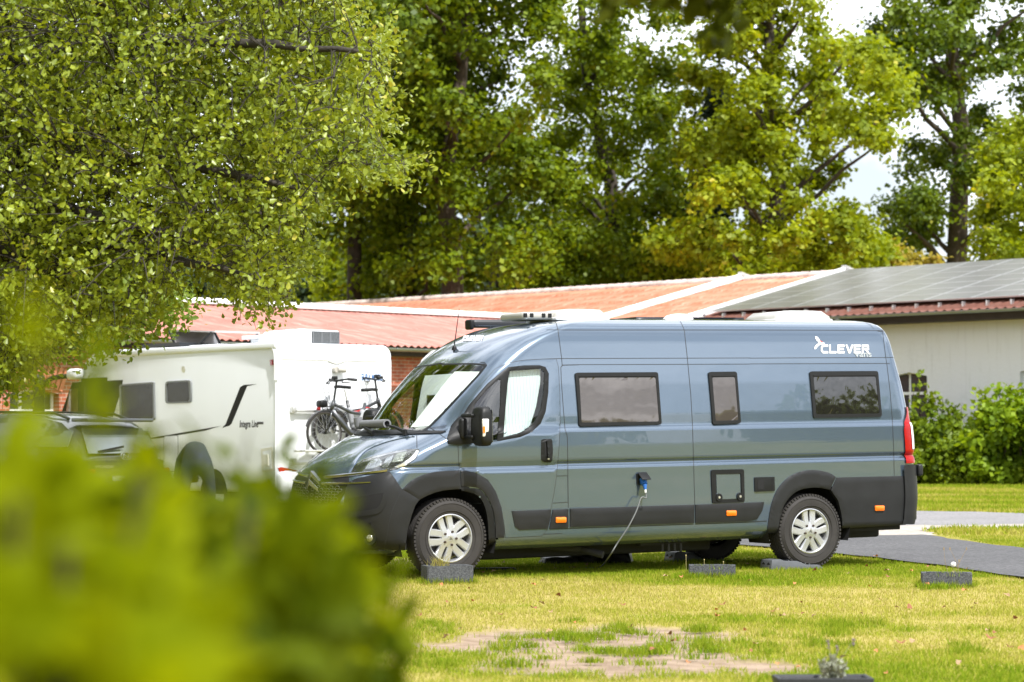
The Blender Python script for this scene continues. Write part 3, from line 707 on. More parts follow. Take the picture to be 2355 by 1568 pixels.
def bar(z_,a0,a1,w,mb,dz=0,off=.022):
    q=[(a0+(a1-a0)*i/24,z_+dz*i/24) for i in range(25)]
    for sg in(1,-1):
        pts=[UP(a*sg,z)+Unorm(a*sg,z)*off for a,z in q]; 
        vs=[];fs=[]
        for i,p in enumerate(pts):
            n=Unorm(q[i][0]*sg,q[i][1]); u=Vector((0,0,1)); ww=w*(1-.3*i/24)
            vs+=[p-n*.016+u*ww/2,p+n*.004-u*ww*.02,p+n*.003-u*ww*.2,p-n*.014-u*ww/2]
        for i in range(24):
            for k in range(3): fs.append((4*i+k,4*i+k+1,4*i+k+5,4*i+k+4))
        mb.add(vs,fs)
zb1=.945; zb2=.885
c=MB(); bar(zb1,.11,1.14,.040,c,.06); bar(zb2,.11,.98,.034,c,.02); c.build('chrome_bar',M_chrome,van,40)
e=MB()
for z0,hw,hh in((.945,.125,.085),(.875,.135,.075)):
    for sg in(1,-1):
        x=-.955 if z0>.9 else -.975
        q=[(0,z0+hh*.75),(sg*hw,z0-hh*.35),(sg*hw,z0-hh*.35-.035),(0,z0+hh*.75-.055)]
        e.prism(q,lambda a,b_,d: Vector((x+abs(a)*.25+d,a,b_)),-.01,.025)
e.build('emblem',M_chrome,van,bevel=.003)
lt=text_mesh('JUMPER',.045,.001,1.3); 
# ---- headlights (both)
hl=ln([(662,452),(705,372),(785,312),(885,281),(1100,228),(1250,203),(1368,200),(1383,222),(1340,300),(1250,368),(1150,408),(1070,428),(900,440),(760,450)],zn,5)
M_lens=mat_glass('clear_plastic',(.95,.96,.96),.06)
for sg in(1,-1):
    m_=patch(hl,.004,.03,.03); 
    i_=patch(scale_poly(hl,.97),.010,.004,.03,rnd=.003); rf=patch(ln([(815,412),(845,352),(895,312),(955,298),(990,330),(965,385),(885,405)],zn,5),.0062,.006,.02)
    patch(ln([(990,392),(1030,300),(1110,262),(1085,330),(1040,395)],zn,5),.0062,.006,.02,mb=rf)
    dr=patch(ln([(1110,385),(1200,350),(1290,290),(1350,215),(1375,222),(1330,300),(1240,362),(1150,402)],zn,5),.0065,.006,.03)
    dr2=patch(ln([(1085,340),(1150,240),(1250,225),(1200,330)],zn,5),.0055,.006,.03)
    tp=patch(ln([(880,290),(1110,235),(1250,210),(1250,222),(1110,250),(900,300)],zn,5),.0066,.006,.03)
    lst=[m_,i_,rf,dr,dr2,tp]
    if sg<0:
        for x in lst: x.v=[(p[0],-p[1],p[2]) for p in x.v]
    hb=m_.build('headlight',mat('headlight_housing',(.05,.053,.05),.15,.3,coat=1,noise=(30,.5)),van,40)
    rf.build('reflector',mat('lamp_reflector',(.55,.57,.58),.22,.9,bump=(45,.8,.006)),hb,True); dr.build('daytime_light',mat('white_lamp_panel',(.8,.82,.84),.15,.5,coat=1),hb,True)
    dr2.build('indicator',mat('ribbed_lens',(.35,.38,.33),.1,.7,coat=1,bump=(60,1,.01)),hb,True); tp.build('chrome_edge',M_chrome,hb,True); i_.build('lens',M_lens,hb,True)
# ---- bonnet crease panel and cowl
hi=ln([(655,462),(690,395),(745,300),(830,212),(990,142),(1160,95),(1335,66)],zn,6,4)
patch(sym([(0,hi[0][1]-.01)]+hi[:-1]+[(hi[-1][0],hi[-1][1]-.004),(.5,1.322),(0,1.318)]),.012,.016,.03,rnd=.006).build('bonnet',M_paint,van,50)
patch(sym([(0,1.335),(.7,1.338),(1.12,1.345),(1.14,1.362),(.7,1.37),(0,1.372)]),.014,.03,.03,rnd=.004).build('scuttle_panel',M_black,van,40)
cw=MB()
for k in range(3): strip([(a*.04,1.325+.007*k+.00009*a*a) for a in range(-27,28)],.006,.017+.003*k,cw)
cw.build('scuttle_rib',M_clad,van)
# ---- tail light and rear bumper
tl=ln([(984,690),(966,720),(949,770),(947,900),(950,979),(975,979),(988,978)],z3,5)
def shell(zlist,s_in,t_out,thick=.02):
    pass
tb=MB()
def rearwrap(z0,z1_,sa,off,mb,nz=14,na=8,shape=None):
    vs=[];fs=[]
    for j in range(nz+1):
        z=z0+(z1_-z0)*j/nz
        for i in range(na+1):
            w,s0,sc,s1,p=prof(z); lo=(s1-RC)+ (shape(z) if shape else sa); a0=math.pi/2+lo-sc; a1=math.pi/2+(s1-RC)+RC/1.2*1.55-sc; a=a0+(a1-a0)*i/na
            vs.append(UP(a,z)+Unorm(a,z)*off)
    for j in range(nz):
        for i in range(na): k=j*(na+1)+i; fs.append((k,k+1,k+na+2,k+na+1))
    mb.add(vs,fs); return mb
def tshape(z): return -.02+ .09*smoothstep(1.28,1.52,z)
for sg in(1,-1):
    a_=rearwrap(.955,1.53,.05,.016,MB(),24,10,tshape); w_=rearwrap(1.10,1.36,.10,.022,MB(),10,6,lambda z:.06)
    if sg<0:
        for x in(a_,w_): x.v=[(p[0],-p[1],p[2]) for p in x.v]
    t_=a_.build('tail_light',mat('red_lens',(.32,.002,.002),.25,spec=.3,coat=.15,bump=(40,.3,.004)),van,True); w_.build('reversing_lens',mat('white_lens',(.75,.74,.75),.2,coat=.8),t_,True)
rb=MB(); rearwrap(.34,.935,-.02,.03,rb,10,10,lambda z:-.06)
rb.v+= []; m2=MB(); m2.v=[(p[0],-p[1],p[2]) for p in rb.v]; m2.f=[tuple(f) for f in rb.f]; m2.m=rb.m; rb.add(m2.v,m2.f)
rb.box((5.42,0,.64),(.07,1.75,.56),bev=.02); rb.box((5.42,-.97,.88),(.06,.07,.12),bev=.02)
rb.build('rear_bumper',M_clad,van,40)
# ---- habitation windows
M_acryl=mat('smoked_acrylic_grey',(.075,.062,.056),.07,.25,spec=.7,coat=1,bump=(1.7,.4,.03)); M_acryl2=mat('smoked_acrylic_black',(.012,.011,.010),.05,spec=.7,coat=1,bump=(2.6,.45,.025))
def hwin(o,i_,cv,m_):
    of=ln(rounded(o,14),cv,5); inn=ln(rounded(i_,10),cv,5)
    f=patch(of,.022,.025,.05,holes=[inn],rnd=.006).build('side_window',M_black,van,40)
    patch(scale_poly(inn,1.02),.012,.01,.08).build('pane',m_,f,True)
    b=o; q=[(i_[0][0]-2,i_[0][1]-9),(i_[1][0]+2,i_[1][1]-9),(i_[1][0]+2,i_[1][1]-5),(i_[0][0]-2,i_[0][1]-5)]
    patch(ln(q,cv,5),.0235,.004,.05).build('seal',M_dark,f)
hwin([(127,446),(560,443),(580,717),(148,726)],[(148,472),(548,470),(566,700),(160,706)],z2,M_acryl)
hwin([(823,442),(972,440),(994,711),(846,716)],[(843,470),(963,468),(981,693),(860,697)],z2,M_acryl)
hwin([(438,439),(795,437),(816,675),(458,682)],[(458,468),(785,466),(803,658),(472,663)],z3,M_acryl2)
# ---- service hatch, vent, inlet, fuel flap
hf=patch(ln(rounded([(838,953),(1010,949),(1014,1121),(846,1129)],12),z2,4),.018,.02,.04,holes=[ln([(863,976),(994,973),(997,1070),(990,1104),(870,1109),(866,1080)],z2,4)],rnd=.005).build('service_hatch',M_black,van,40)
patch(ln([(866,979),(990,976),(993,1102),(870,1106)],z2,5),.009,.01,.05).build('hatch_panel',M_paint,hf)
for x,y in((878,1096),(988,1091)):
    h_=hit(*z2(x,y)); p=UP(*h_);n=Unorm(*h_); q=MB(); q.cyl(p,p+n*.024,.04,.037,20); q=q.build('lock',M_black,hf,40); r=MB(); r.cyl(p+n*.024,p+n*.027,.013,.012,14); r.build('keyhole',M_alu,q)
vg=patch(ln(rounded([(151,992),(255,989),(257,1063),(153,1068)],4),z3,4),.016,.02,.05,rnd=.003).build('vent_grille',M_black,van,40)
q=MB()
for k in range(8):
    y=1009+k*6.3; strip(ln([(166,y),(198,y-1)],z3,4,closed=False),.011,.0175,q)
for k in range(9):
    y=1000+k*6.5
    for x in(239,246): strip(ln([(x,y),(x+3,y)],z3,1.5,closed=False),.01,.0175,q)
q.build('slot',M_dark,vg)
inl=patch(ln([(449,973),(503,971),(505,1026),(452,1031)],z2,4),.012,.014,.04,rnd=.002).build('power_inlet',M_black,van,40)
h_=hit(*z2(478,975)); p=UP(*h_);n=Unorm(*h_); up=Vector((0,0,1)); tv=Vector((1,0,0))
R=Matrix((tv,n,up)).transposed(); Rx=Matrix.Rotation(rad(-35),3,'X')
q=MB(); q.box(p+n*.055-up*.015,(.10,.11,.008),R@Rx,bev=.003); q.build('flap',M_black,inl,40)
pl=p+n*.045-up*.075
q=MB(); q.cyl(pl+up*.03-n*.03,pl-up*.02+n*.01,.032,.03,18); q.box(pl-n*.02,(.05,.05,.05),R,bev=.01); q.cyl(pl-up*.02+n*.01,pl-up*.07+n*.02,.022,.014,14)
q.build('plug',mat('blue_plug',(.02,.12,.42),.4),inl,40)
q=MB(); q.cyl(pl-up*.065+n*.019,pl-up*.10+n*.024,.013,.010,12); q.build('cable_gland',mat('pale_gland',(.7,.72,.72),.5),inl,40)
plug_end=VM@(pl-up*.10+n*.024)
# ---- lettering
M_dec=mat('white_vinyl',(.85,.85,.85),.35); M_decg=mat('grey_vinyl',(.33,.36,.38),.35); M_decr=mat('red_vinyl',(.6,.06,.03),.4)
def sidefn(pa,pb,rot=0,off=.003):
    """text origin at picture point pa, advancing towards pb"""
    A=hit(*pa);B=hit(*pb); LA=UP(*A).x;LB=UP(*B).x; slope=(B[1]-A[1])/max(LB-LA,1e-3)
    def f(x,y,z):
        s=LA+x; zz=A[1]+y+slope*x; a=math.pi/2+s-prof(zz)[2]; return UP(a,zz)+Unorm(a,zz)*(off+z)
    return f,(LB-LA)
f_,wd=sidefn(z3(500,344),z3(755,344)); 
def letters_clever():
    """wide block capitals: strokes on a 1 x 1 cell"""
    t=.24
    def R(x0,y0,x1,y1): return [(x0,y0),(x1,y0),(x1,y1),(x0,y1)]
    E_=[R(0,0,1,t),R(0,1-t,1,1),R(.12,.5-t/2,.9,.5+t/2),R(0,0,.22,1)]
    return [('C',[[(.25,0),(1,0),(1,t),(.36,t),(.22,.36),(.22,.64),(.36,1-t),(1,1-t),(1,1),(.25,1),(0,.72),(0,.28)]]),('L',[R(0,0,.22,1),R(0,0,1,t)]),('E',E_),
            ('V',[[(0,1),(.25,1),(.55,.34),(.85,1),(1.12,1),(.68,0),(.42,0)]]),('E',E_),('R',[R(0,0,.22,.7),R(0,1-t,.95,1),R(.78,.45,1,1-.1),R(.1,.38,1,.38+t),[(.45,.42),(.72,.42),(1.05,0),(.78,0)]])]
def clever(wd,hh,fn,mb):
    L=letters_clever(); cw_=wd/ (6+5*.16+.12); x=0
    for k,(ch,ps_) in enumerate(L):
        for i,pz in enumerate(ps_):
            pz=[(x+a*cw_+.12*b_*hh,b_*hh) for a,b_ in pz]; mb.prism(pz,lambda a,b_,d:fn(a,b_,d+.0004*i),0,.0012)
        x+=cw_*1.16
    return mb
hgt=.088
clever(wd,hgt,f_,MB()).build('lettering',M_dec,van)
f2_,w2=sidefn(z3(678,362),z3(765,362)); me=text_mesh('vans',.085,.0016,1.0,depth=.001); ww=max(v.co.x for v in me.vertices)
for v in me.vertices: v.co.x*=w2/ww; v.co.y*=1.0
place_text('small_lettering',me,lambda x,y,z:f2_(x,y,z+.002),M_decg,van)
def bird(fn_px,off,nm='bird_emblem'):
    q=MB()
    for pz in ([(470,256),(482,258),(494,275),(498,288),(487,284),(477,277),(471,266)],[(487,283),(500,287),(512,287),(520,291),(519,298),(506,301),(495,299),(486,293)],[(486,292),(494,299),(484,308),(472,322),(465,322),(467,310),(476,299)]):
        q.add(*_ph(pz,fn_px,off))
    o=q.build(nm,M_dec,van); r=MB(); r.add(*_ph([(493,276),(497,277),(505,284),(502,286),(497,283)],fn_px,off+.001)); r.add(*_ph([(504,282),(509,283),(508,287)],fn_px,off+.001)); r.build('red_feather',M_decr,o)
def _ph(pz,cv,off):
    vs=[]
    for x,y in pz:
        h_=hit(*cv(x,y)); vs.append(UP(*h_)+Unorm(*h_)*off)
    return vs,[tuple(range(len(vs)))]
bird(z3,.004)
# roof front lettering
def rooffn(x,y,z):
    cx_,cy_=z1(978+x*1000,281-y*1000-x*1000*.02); h_=hit(cx_,cy_); return UP(*h_)+Unorm(*h_)*(.004+z)
clever(.106,.026,lambda a,b_,d: rooffn(a+ .25*b_,b_,d),MB()).build('lettering',M_dec,van)
q=MB()
for pz in ([(1000,242),(1004,252),(998,258),(996,262)],[(985,256),(996,252),(1004,258),(1002,263),(990,264)],[(978,278),(986,262),(992,264)]):
    vs,fs=_ph(pz,z1,.004); q.add(vs,fs)
q.build('bird_emblem',M_dec,van)
# ---- mirror
def ms(s,t,z): return L3(s,t,z)
mc=VI@at_plane(*z1(1085,725),VM@L3(.2,1.24,1.5),vT); sM,zM=mc.x,mc.z
mm=MB(); base=patch(ln([(898,792),(922,722),(950,690),(985,660),(1010,650),(1018,700),(1015,800),(1010,816),(960,822),(905,818)],z1,4),.02,.03,.03,rnd=.008).build('mirror',M_black,van,40)
# arms
for zz in (zM+.10,zM-.10):
    mm.box((sM-.075,-1.10,zz),(.06,.22,.035),bev=.012)
mm.box((sM-.10,-1.03,zM-.02),(.08,.07,.20),bev=.03)
mm.build('mirror_arm',M_black,base,40)
def mirror_shell():
    bm=bmesh.new(); bmesh.ops.create_cube(bm,size=1); bmesh.ops.subdivide_edges(bm,edges=bm.edges[:],cuts=5,use_grid_fill=True)
    for v in bm.verts:
        x,y,z=v.co*2; # rounded box, bulging forwards
        k=Vector((x,y,z)); L_=(abs(x)**5+abs(y)**5+abs(z)**6)**(1/5.3); k=k/max(L_,.01)
        fx=k.x; 
        v.co=Vector((k.x*.085*(1 if k.x<0 else .6)-.0*k.z, k.y*.118*(1-.08*k.z), k.z*.185))
        if k.x<0: v.co.x*=(1-.25*abs(k.z)**2)
    me=bpy.data.meshes.new('mirror_housing'); bmesh.ops.recalc_face_normals(bm,faces=bm.faces); bm.to_mesh(me); bm.free(); return me
mh=link('mirror_housing',mirror_shell(),M_black,base,True); mh.location=(sM+.0,-1.245,zM)
q=MB(); q.box((sM+.052,-1.245,zM),(.004,.19,.30),bev=.001); q.build('mirror_glass',M_chrome,base)
q=MB(); q.box((sM-.028,-1.348,zM-.015),(.07,.035,.17),bev=.012); iq=q.build('indicator',mat('indicator_lens',(.75,.74,.72),.12,.3,coat=1,bump=(90,.8,.01)),base,40)
q=MB(); q.box((sM-.05,-1.3665,zM-.03),(.022,.004,.06),bev=.001); q.build('bulb',M_amber,iq)
m3=base.copy(); m3.data=base.data.copy(); COL.objects.link(m3)
for v in m3.data.vertices: v.co.y*=-1
for ch in list(base.children):
    c_=ch.copy(); c_.data=ch.data.copy(); COL.objects.link(c_); c_.parent=m3; c_.location.y*=-1
    for v in c_.data.vertices: v.co.y*=-1
# ---- roof kit
def top(u,v,t):   # point on the plane of given t
    return VI@at_plane(u,v,VM@L3(0,t,0),vT)
a0=top(*z1(1025,185),-.78); a1=top(*z2(850,165),-.78)
q=MB(); zr_=2.435
q.box(((a0.x+a1.x)/2,.80,zr_+.01),(a1.x-a0.x,.13,.085),bev=.03); aw=q.build('awning',mat('anthracite_aluminium',(.03,.031,.034),.35,.3),van,40)
q=MB(); q.box((a0.x-.01,.80,zr_+.0),(.05,.14,.105),bev=.03); q.build('end_cap',M_black,aw,40)
M_cream=mat('cream_acrylic',(.40,.39,.355),.3,coat=.3)
def skylight(u0,u1,vt,t,name='skylight'):
    p0=top(*u0,t);p1=top(*u1,t); cx_=(p0.x+p1.x)/2; w=p1.x-p0.x; zt=vt
    q=MB(); n=9
    prf=[(0,0),(.03,.6),(.12,.92),(.3,1),(.7,1),(.88,.95),(.97,.65),(1,0)]
    vs=[];fs=[]; D_=.62
    for i,(x,h_) in enumerate(prf):
        for j,(y,k) in enumerate(((-.5,0),(-.48,.75),(-.4,1),(.4,1),(.48,.75),(.5,0))):
            vs.append((p0.x+w*x,-t+D_*y,2.43+zt*h_*k))
    for i in range(len(prf)-1):
        for j in range(5): a=i*6+j; fs.append((a,a+1,a+7,a+6))
    q.add(vs,fs); o=q.build(name,M_cream,van,True); r=MB(); r.box((cx_,-t,2.445),(w*1.02,D_*1.04,.03),bev=.01); r.build('frame',M_white,o,40); return o
sk=skylight(z1(1390,150),z2(228,165),.115,.12)
q=MB(); pA=top(*z1(1232,150),.12); pB=top(*z1(1395,150),.12)
q.box(((pA.x+pB.x)/2,-.12,2.475),(pB.x-pA.x,.5,.075),bev=.03); o=q.build('roof_vent',M_cream,van,40)
q=MB()
for k in(.08,.28,.66,.86): q.box((pA.x+(pB.x-pA.x)*k,-.375,2.48),(.035,.02,.04),bev=.003)
q.build('louvre',M_dark,o)
skylight(z3(180,170),z3(468,170),.12,.1)
pd=top(*z2(668,170),.3); q=MB(); q.lathe([(.16,0),(.155,.02),(.12,.05),(.06,.065),(0,.07)],(pd.x,-.3,2.44),'z',28); q.build('vent_dome',M_white,van,True)
# solar panel lying on the roof
q=MB(); q.box((3.3,.35,2.475),(1.3,.65,.03)); q.build('roof_solar_panel',mat('black_solar_glass',(.01,.012,.02),.1,coat=1),van)
h_=hit(*z1(937,328)); p=UP(*h_); pe=VI@at_plane(*z1(962,112),VM@p,vT); q=MB(); q.lathe([(.028,0),(.022,.03),(.012,.045)],p,'z',12); q.tube([p+Vector((0,0,.04)),pe],[.006,.003],6); q.build('antenna',M_black,van)
# ---- wheels
def wheel():
    R_=.372; Rr=.222; w_=.225
    root=empty('wheel'); root.parent=van
    q=MB(); hw=w_/2
    prof_=[(Rr-.006,-hw+.02),(Rr+.01,-hw+.002),(Rr+.05,-hw-.008),(R_-.045,-hw-.006),(R_-.018,-hw+.012),(R_-.004,-hw+.028)]
    for k in range(5):
        y0=-hw+.034+k*.034; y1=y0+.024
        prof_+=[(R_,y0),(R_,y1),(R_-.008,y1+.002),(R_-.008,y1+.008)]
    prof_+=[(R_-.004,hw-.028),(R_-.018,hw-.012),(R_-.045,hw),(Rr+.05,hw),(Rr,hw-.01)]
    q.lathe(prof_,(0,0,0),'y',96)
    for i in range(64):   # tread lugs on the shoulder
        a=2*math.pi*i/64
        for sy in(-1,1):
            c_=Vector((math.cos(a)*(R_-.009),sy*(hw-.018),math.sin(a)*(R_-.009))); Rm=Matrix.Rotation(-a,3,'Y')
            q.box(c_,(.02,.03,.022),Rm)
    # raised sidewall rings
    for rr in(R_-.05,Rr+.035):
        n=96; vs=[];fs=[]
        q.lathe([(rr-.003,-hw-.0065),(rr,-hw-.0105),(rr+.003,-hw-.0065)],(0,0,0),'y',96)
    ty=q.build('tyre',M_rubber,root,30)
    ty['label']='black all-terrain tyre with chunky shoulder lugs'
    q=MB()
    q.lathe([(Rr,-hw+.012),(Rr+.004,-hw+.002),(Rr-.004,-hw-.001),(Rr-.012,-hw+.008),(Rr-.02,-hw+.05),(Rr-.03,.03),(Rr-.03,hw)],(0,0,0),'y',72)
    for k in range(5):
        base_=math.pi/2+k*2*math.pi/5
        for d_ in(-1,1):
            # two parallel bars per spoke
            ca,sa=math.cos(base_),math.sin(base_); ta=Vector((-sa,0,ca)); ra=Vector((ca,0,sa))
            def pt(r,o_,y): return ra*r+ta*o_+Vector((0,y,0))
            o1=.041*d_; hw2=.033
            vs=[]
            for r,yy,wk in((.055,-hw+.008,1.0),(.12,-hw+.012,1.0),(.165,-hw+.016,1.05),(Rr-.010,-hw+.014,1.12)):
                oo=o1*(.75 if r<.1 else 1)+(0 if r<.1 else (r-.1)*.06*d_)
                vs+=[pt(r,oo-hw2*wk,yy+.012),pt(r,oo-hw2*wk*.7,yy),pt(r,oo+hw2*wk*.7,yy),pt(r,oo+hw2*wk,yy+.012),pt(r,oo+hw2*wk,yy+.04),pt(r,oo-hw2*wk,yy+.04)]
            fs=[]
            for s_ in range(3):
                for e_ in range(6): a=s_*6+e_; b_=s_*6+(e_+1)%6; fs.append((a,b_,b_+6,a+6))
            fs+=[(0,1,2,3,4,5),tuple(range(23,17,-1))]
            q.add(vs,fs)
    # hub web
    q.lathe([(0,-hw+.002),(.035,-hw+.002),(.05,-hw+.006),(.085,-hw+.012),(.088,-hw+.05),(0,-hw+.05)],(0,0,0),'y',40)
    rim=q.build('rim',mat('alloy_silver',(.56,.565,.575),.32,.75,coat=.3),root,35)
    q=MB()
    for k in range(5):
        a=math.pi/2+math.pi/5+k*2*math.pi/5; c_=Vector((math.cos(a)*.064,-hw+.0,math.sin(a)*.064)); q.cyl(c_+Vector((0,.012,0)),c_+Vector((0,-.004,0)),.012,.011,12)
    q.build('wheel_bolt',mat('rusty_bolt',(.06,.04,.03),.5,.5),rim,40)
    q=MB(); q.lathe([(0,-hw-.004),(.024,-hw-.004),(.027,-hw+.0),(.030,-hw+.004)],(0,0,0),'y',28); hc_=q.build('hub_cap',M_alu,rim,30)
    q=MB()
    for dz in(.004,-.008):
        for sg in(-1,1): q.prism([(0,dz+.006),(sg*.016,dz-.008),(sg*.016,dz-.014),(0,dz-.001)],lambda a,b_,d:Vector((a,-hw-.0045-d,b_)),0,.001)
    q.build('hub_emblem',M_dark,hc_)
    q=MB(); q.lathe([(0,-.045),(.185,-.045),(.19,.05),(0,.05)],(0,0,0),'y',32); q.build('shade_disc',mat('spoke_gap_shade',(.02,.018,.017),.6,.3),root,35)  # near-black disc paints the shade seen between the spokes
    return root
w0=wheel()
w0.location=L3(.005,.905,.372); w0.rotation_euler=(0,rad(-14),0)
def cpw(loc,rz,ry=0):
    c_=copy_tree(w0,van); c_.location=loc; c_.rotation_euler=(0,rad(ry),rz); return c_
cpw(L3(4.03,.895,.300),0,0)
cpw(L3(.005,-.905,.372),math.pi); cpw(L3(4.03,-.895,.300),math.pi)
# ---- cab interior
M_seat=mat('grey_seat_fabric',(.10,.10,.105),.8,noise=(30,.2)); M_dash=mat('dash_plastic',(.035,.036,.038),.55)
q=MB(); q.box((.35,0,1.18),(.62,1.66,.28),bev=.10); q.box((.2,-.42,1.30),(.3,.45,.12),bev=.05); q.build('dashboard',M_dash,van,40)
for y in(-.47,.47):
    q=MB(); q.box((1.0,y,.95),(.5,.5,.16),bev=.06); q.box((1.28,y,1.35),(.16,.5,.75),Matrix.Rotation(rad(12),3,'Y'),bev=.07); q.box((1.40,y,1.80),(.11,.28,.22),bev=.05); q.build('seat',M_seat,van,40)
q=MB(); Rm=Matrix.Rotation(rad(-62),3,'Y'); ring=[Vector((.62,-.45,1.42))+Rm@Vector((math.cos(i/32*2*math.pi)*.195,math.sin(i/32*2*math.pi)*.195,0)) for i in range(33)]
q.tube(ring,.016,8,cap=False)
for a in(0,2.3,4.0): q.tube([Vector((.62,-.45,1.42)),Vector((.62,-.45,1.42))+Rm@Vector((math.cos(a)*.19,math.sin(a)*.19,0))],.02,6)
q.build('steering_wheel',M_dash,van,True)
q=MB(); q.box((1.1,.90,.95),(1.5,.03,.72)); q.box((1.75,.86,1.7),(.4,.03,.9)); q.box((.1,0,1.22),(.5,1.45,.12)); q.box((1.9,0,1.2),(.04,1.8,1.7)); q.box((1.2,0,.7),(1.6,1.8,.05)); q.box((1.35,0,2.2),(.9,1.5,.04)); q.build('cab_lining',mat('dark_lining',(.09,.10,.09),.9),van)
# ---- wipers and their foam sleeves
wq_=MB()
def sk_(u,v,o=.03): h_=hit(u,v); return UP(*h_)+Unorm(*h_)*o
w1a,w1b=sk_(*zw(880,1330),.03),sk_(*zw(620,1278),.075)
wq_.tube([w1a,w1a*.5+w1b*.5+Vector((0,0,.01)),w1b],[.022,.014,.011],8); wq_.cyl(w1a-Vector((0,0,.03)),w1a+Vector((0,0,.02)),.024,.02,12)
w1e=sk_(*zw(300,1250),.075); wq_.tube([w1b,w1e],.008,6); wq_.build('wiper',M_black,van,40)
wq_=MB(); w2a,w2b=sk_(*zw(380,1340),.03),sk_(*zw(210,1290),.085); wq_.tube([w2a,w2b],[.02,.010],8); wq_.build('wiper',M_black,van,40)
def off_sk(u,v,ref): return VI@at_plane(u,v,VM@ref,Vector((0,1,0)))
def sleeve(a,b_,label,mid=None):
    pts=[a,b_] if mid is None else [tuple(p) for p in spline([a,mid,b_],8)]
    q=MB(); q.tube(pts,.042,20,cap=False); q.tube(pts,.026,20,cap=False)
    for e_,o_ in((0,1),(-1,-2)):
        p=Vector(pts[e_]); ax=(Vector(pts[o_])-p).normalized(); u=ax.orthogonal().normalized(); w_=ax.cross(u); vs=[];fs=[]
        for i in range(20):
            c_=math.cos(i*math.pi/10);s_=math.sin(i*math.pi/10); vs+=[p+(u*c_+w_*s_)*.026,p+(u*c_+w_*s_)*.042]
        for i in range(20): j=(i+1)%20; fs.append((2*i,2*i+1,2*j+1,2*j))
        q.add(vs,fs)
    q.v=[tuple(VM@Vector(v)) for v in q.v]
    o=q.build('foam_sleeve',mat('grey_foam',(.16,.165,.175),.7,noise=(15,.1)),None,40); tag(o,label,'foam tube','foam tubes on the wipers'); return o
VMi=VM
sleeve(sk_(*zw(275,1262),.075),sk_(*zw(655,1262),.085),'straight grey foam tube slipped over the near wiper')
rf_=sk_(*zw(215,1285),.085)
sleeve(rf_,off_sk(*zw(118,1060),rf_),'curved grey foam tube standing up on the far wiper',off_sk(*zw(140,1190),rf_))
# ================================================================== BUILDINGS
def frame(o,ex,ez=None):
    """matrix: local x along ex (horizontal), z up, y = z x x"""
    ex=Vector(ex).normalized(); z=Vector((0,0,1)); y=z.cross(ex).normalized()
    return Matrix(((ex.x,y.x,0,o[0]),(ex.y,y.y,0,o[1]),(ex.z,y.z,1,o[2]),(0,0,0,1)))
def plane_fn(y=0.): return (lambda a,z: Vector((a,y,z)))
def wall(outline,holes,thick,name,mat_,parent,y=0.,out=-1,bsm=False):
    m=patch(outline,0,thick,5.0,holes=holes,P=lambda a,z:Vector((a,y,z)),Nn=lambda a,z:Vector((0,out,0)))
    return m.build(name,mat_,parent)
def rect(x0,z0,x1,z1): return [(x0,z0),(x1,z0),(x1,z1),(x0,z1)]
def roof_tiles(name,L_,run,z0,z1_,mat_,parent,per=.2,amp=.018,row=.36,step=.012,x0=0.,over=.3,y_of=lambda v:v):
    """corrugated / pantiled slope: eave at y=-over.. ridge at y=run"""
    nx=int(L_/per*6); rows=max(1,int((run+over)/row)); xs=x0+np.linspace(0,L_,nx+1); vs=[]
    prof_=amp*np.sin(xs/per*2*np.pi); V=[];
    for r in range(rows):
        for e in (0,1):
            v=(r+e)/rows*(run+over)-over; z=z0+(z1_-z0)*v/run+(step if e==0 else 0); 
            V.append(np.stack([xs,np.full_like(xs,v),z+prof_],1))
    co=np.concatenate(V); n=nx+1; R_=len(V); i=np.arange(n*R_).reshape(R_,n); q=np.stack([i[:-1,:-1],i[:-1,1:],i[1:,1:],i[1:,:-1]],-1).reshape(-1,4)
    return bulk(name,co,4,q,mat_,parent,True)
def mat_tile(name,c1,c2,c3,sc=1.0):
    m=mat(name,c1,.85); nt=m.node_tree; B=nt.nodes['Principled BSDF']; tc=nt.nodes.new('ShaderNodeTexCoord'); L=nt.links.new
    n=nt.nodes.new('ShaderNodeTexNoise'); n.inputs['Scale'].default_value=.55*sc; n.inputs['Detail'].default_value=9; n.inputs['Roughness'].default_value=.7; L(tc.outputs['Object'],n.inputs['Vector'])
    mp=nt.nodes.new('ShaderNodeMapping'); mp.inputs['Scale'].default_value=(5,.5,1); n2=nt.nodes.new('ShaderNodeTexNoise'); n2.inputs['Scale'].default_value=2; n2.inputs['Detail'].default_value=6; L(tc.outputs['Object'],mp.inputs[0]); L(mp.outputs[0],n2.inputs['Vector'])
    cr=nt.nodes.new('ShaderNodeValToRGB'); e=cr.color_ramp.elements; e[0].position=.36; e[0].color=(*c1,1); e[1].position=.66; e[1].color=(*c2,1); L(n.outputs['Fac'],cr.inputs[0])
    r=nt.nodes.new('ShaderNodeMapRange'); r.inputs[1].default_value=.48; r.inputs[2].default_value=.75; r.inputs[4].default_value=.75; L(n2.outputs['Fac'],r.inputs[0])
    x=nt.nodes.new('ShaderNodeMix'); x.data_type='RGBA'; L(r.outputs[0],x.inputs[0]); L(cr.outputs[0],x.inputs[6]); x.inputs[7].default_value=(*c3,1); L(x.outputs[2],B.inputs['Base Color']); return m
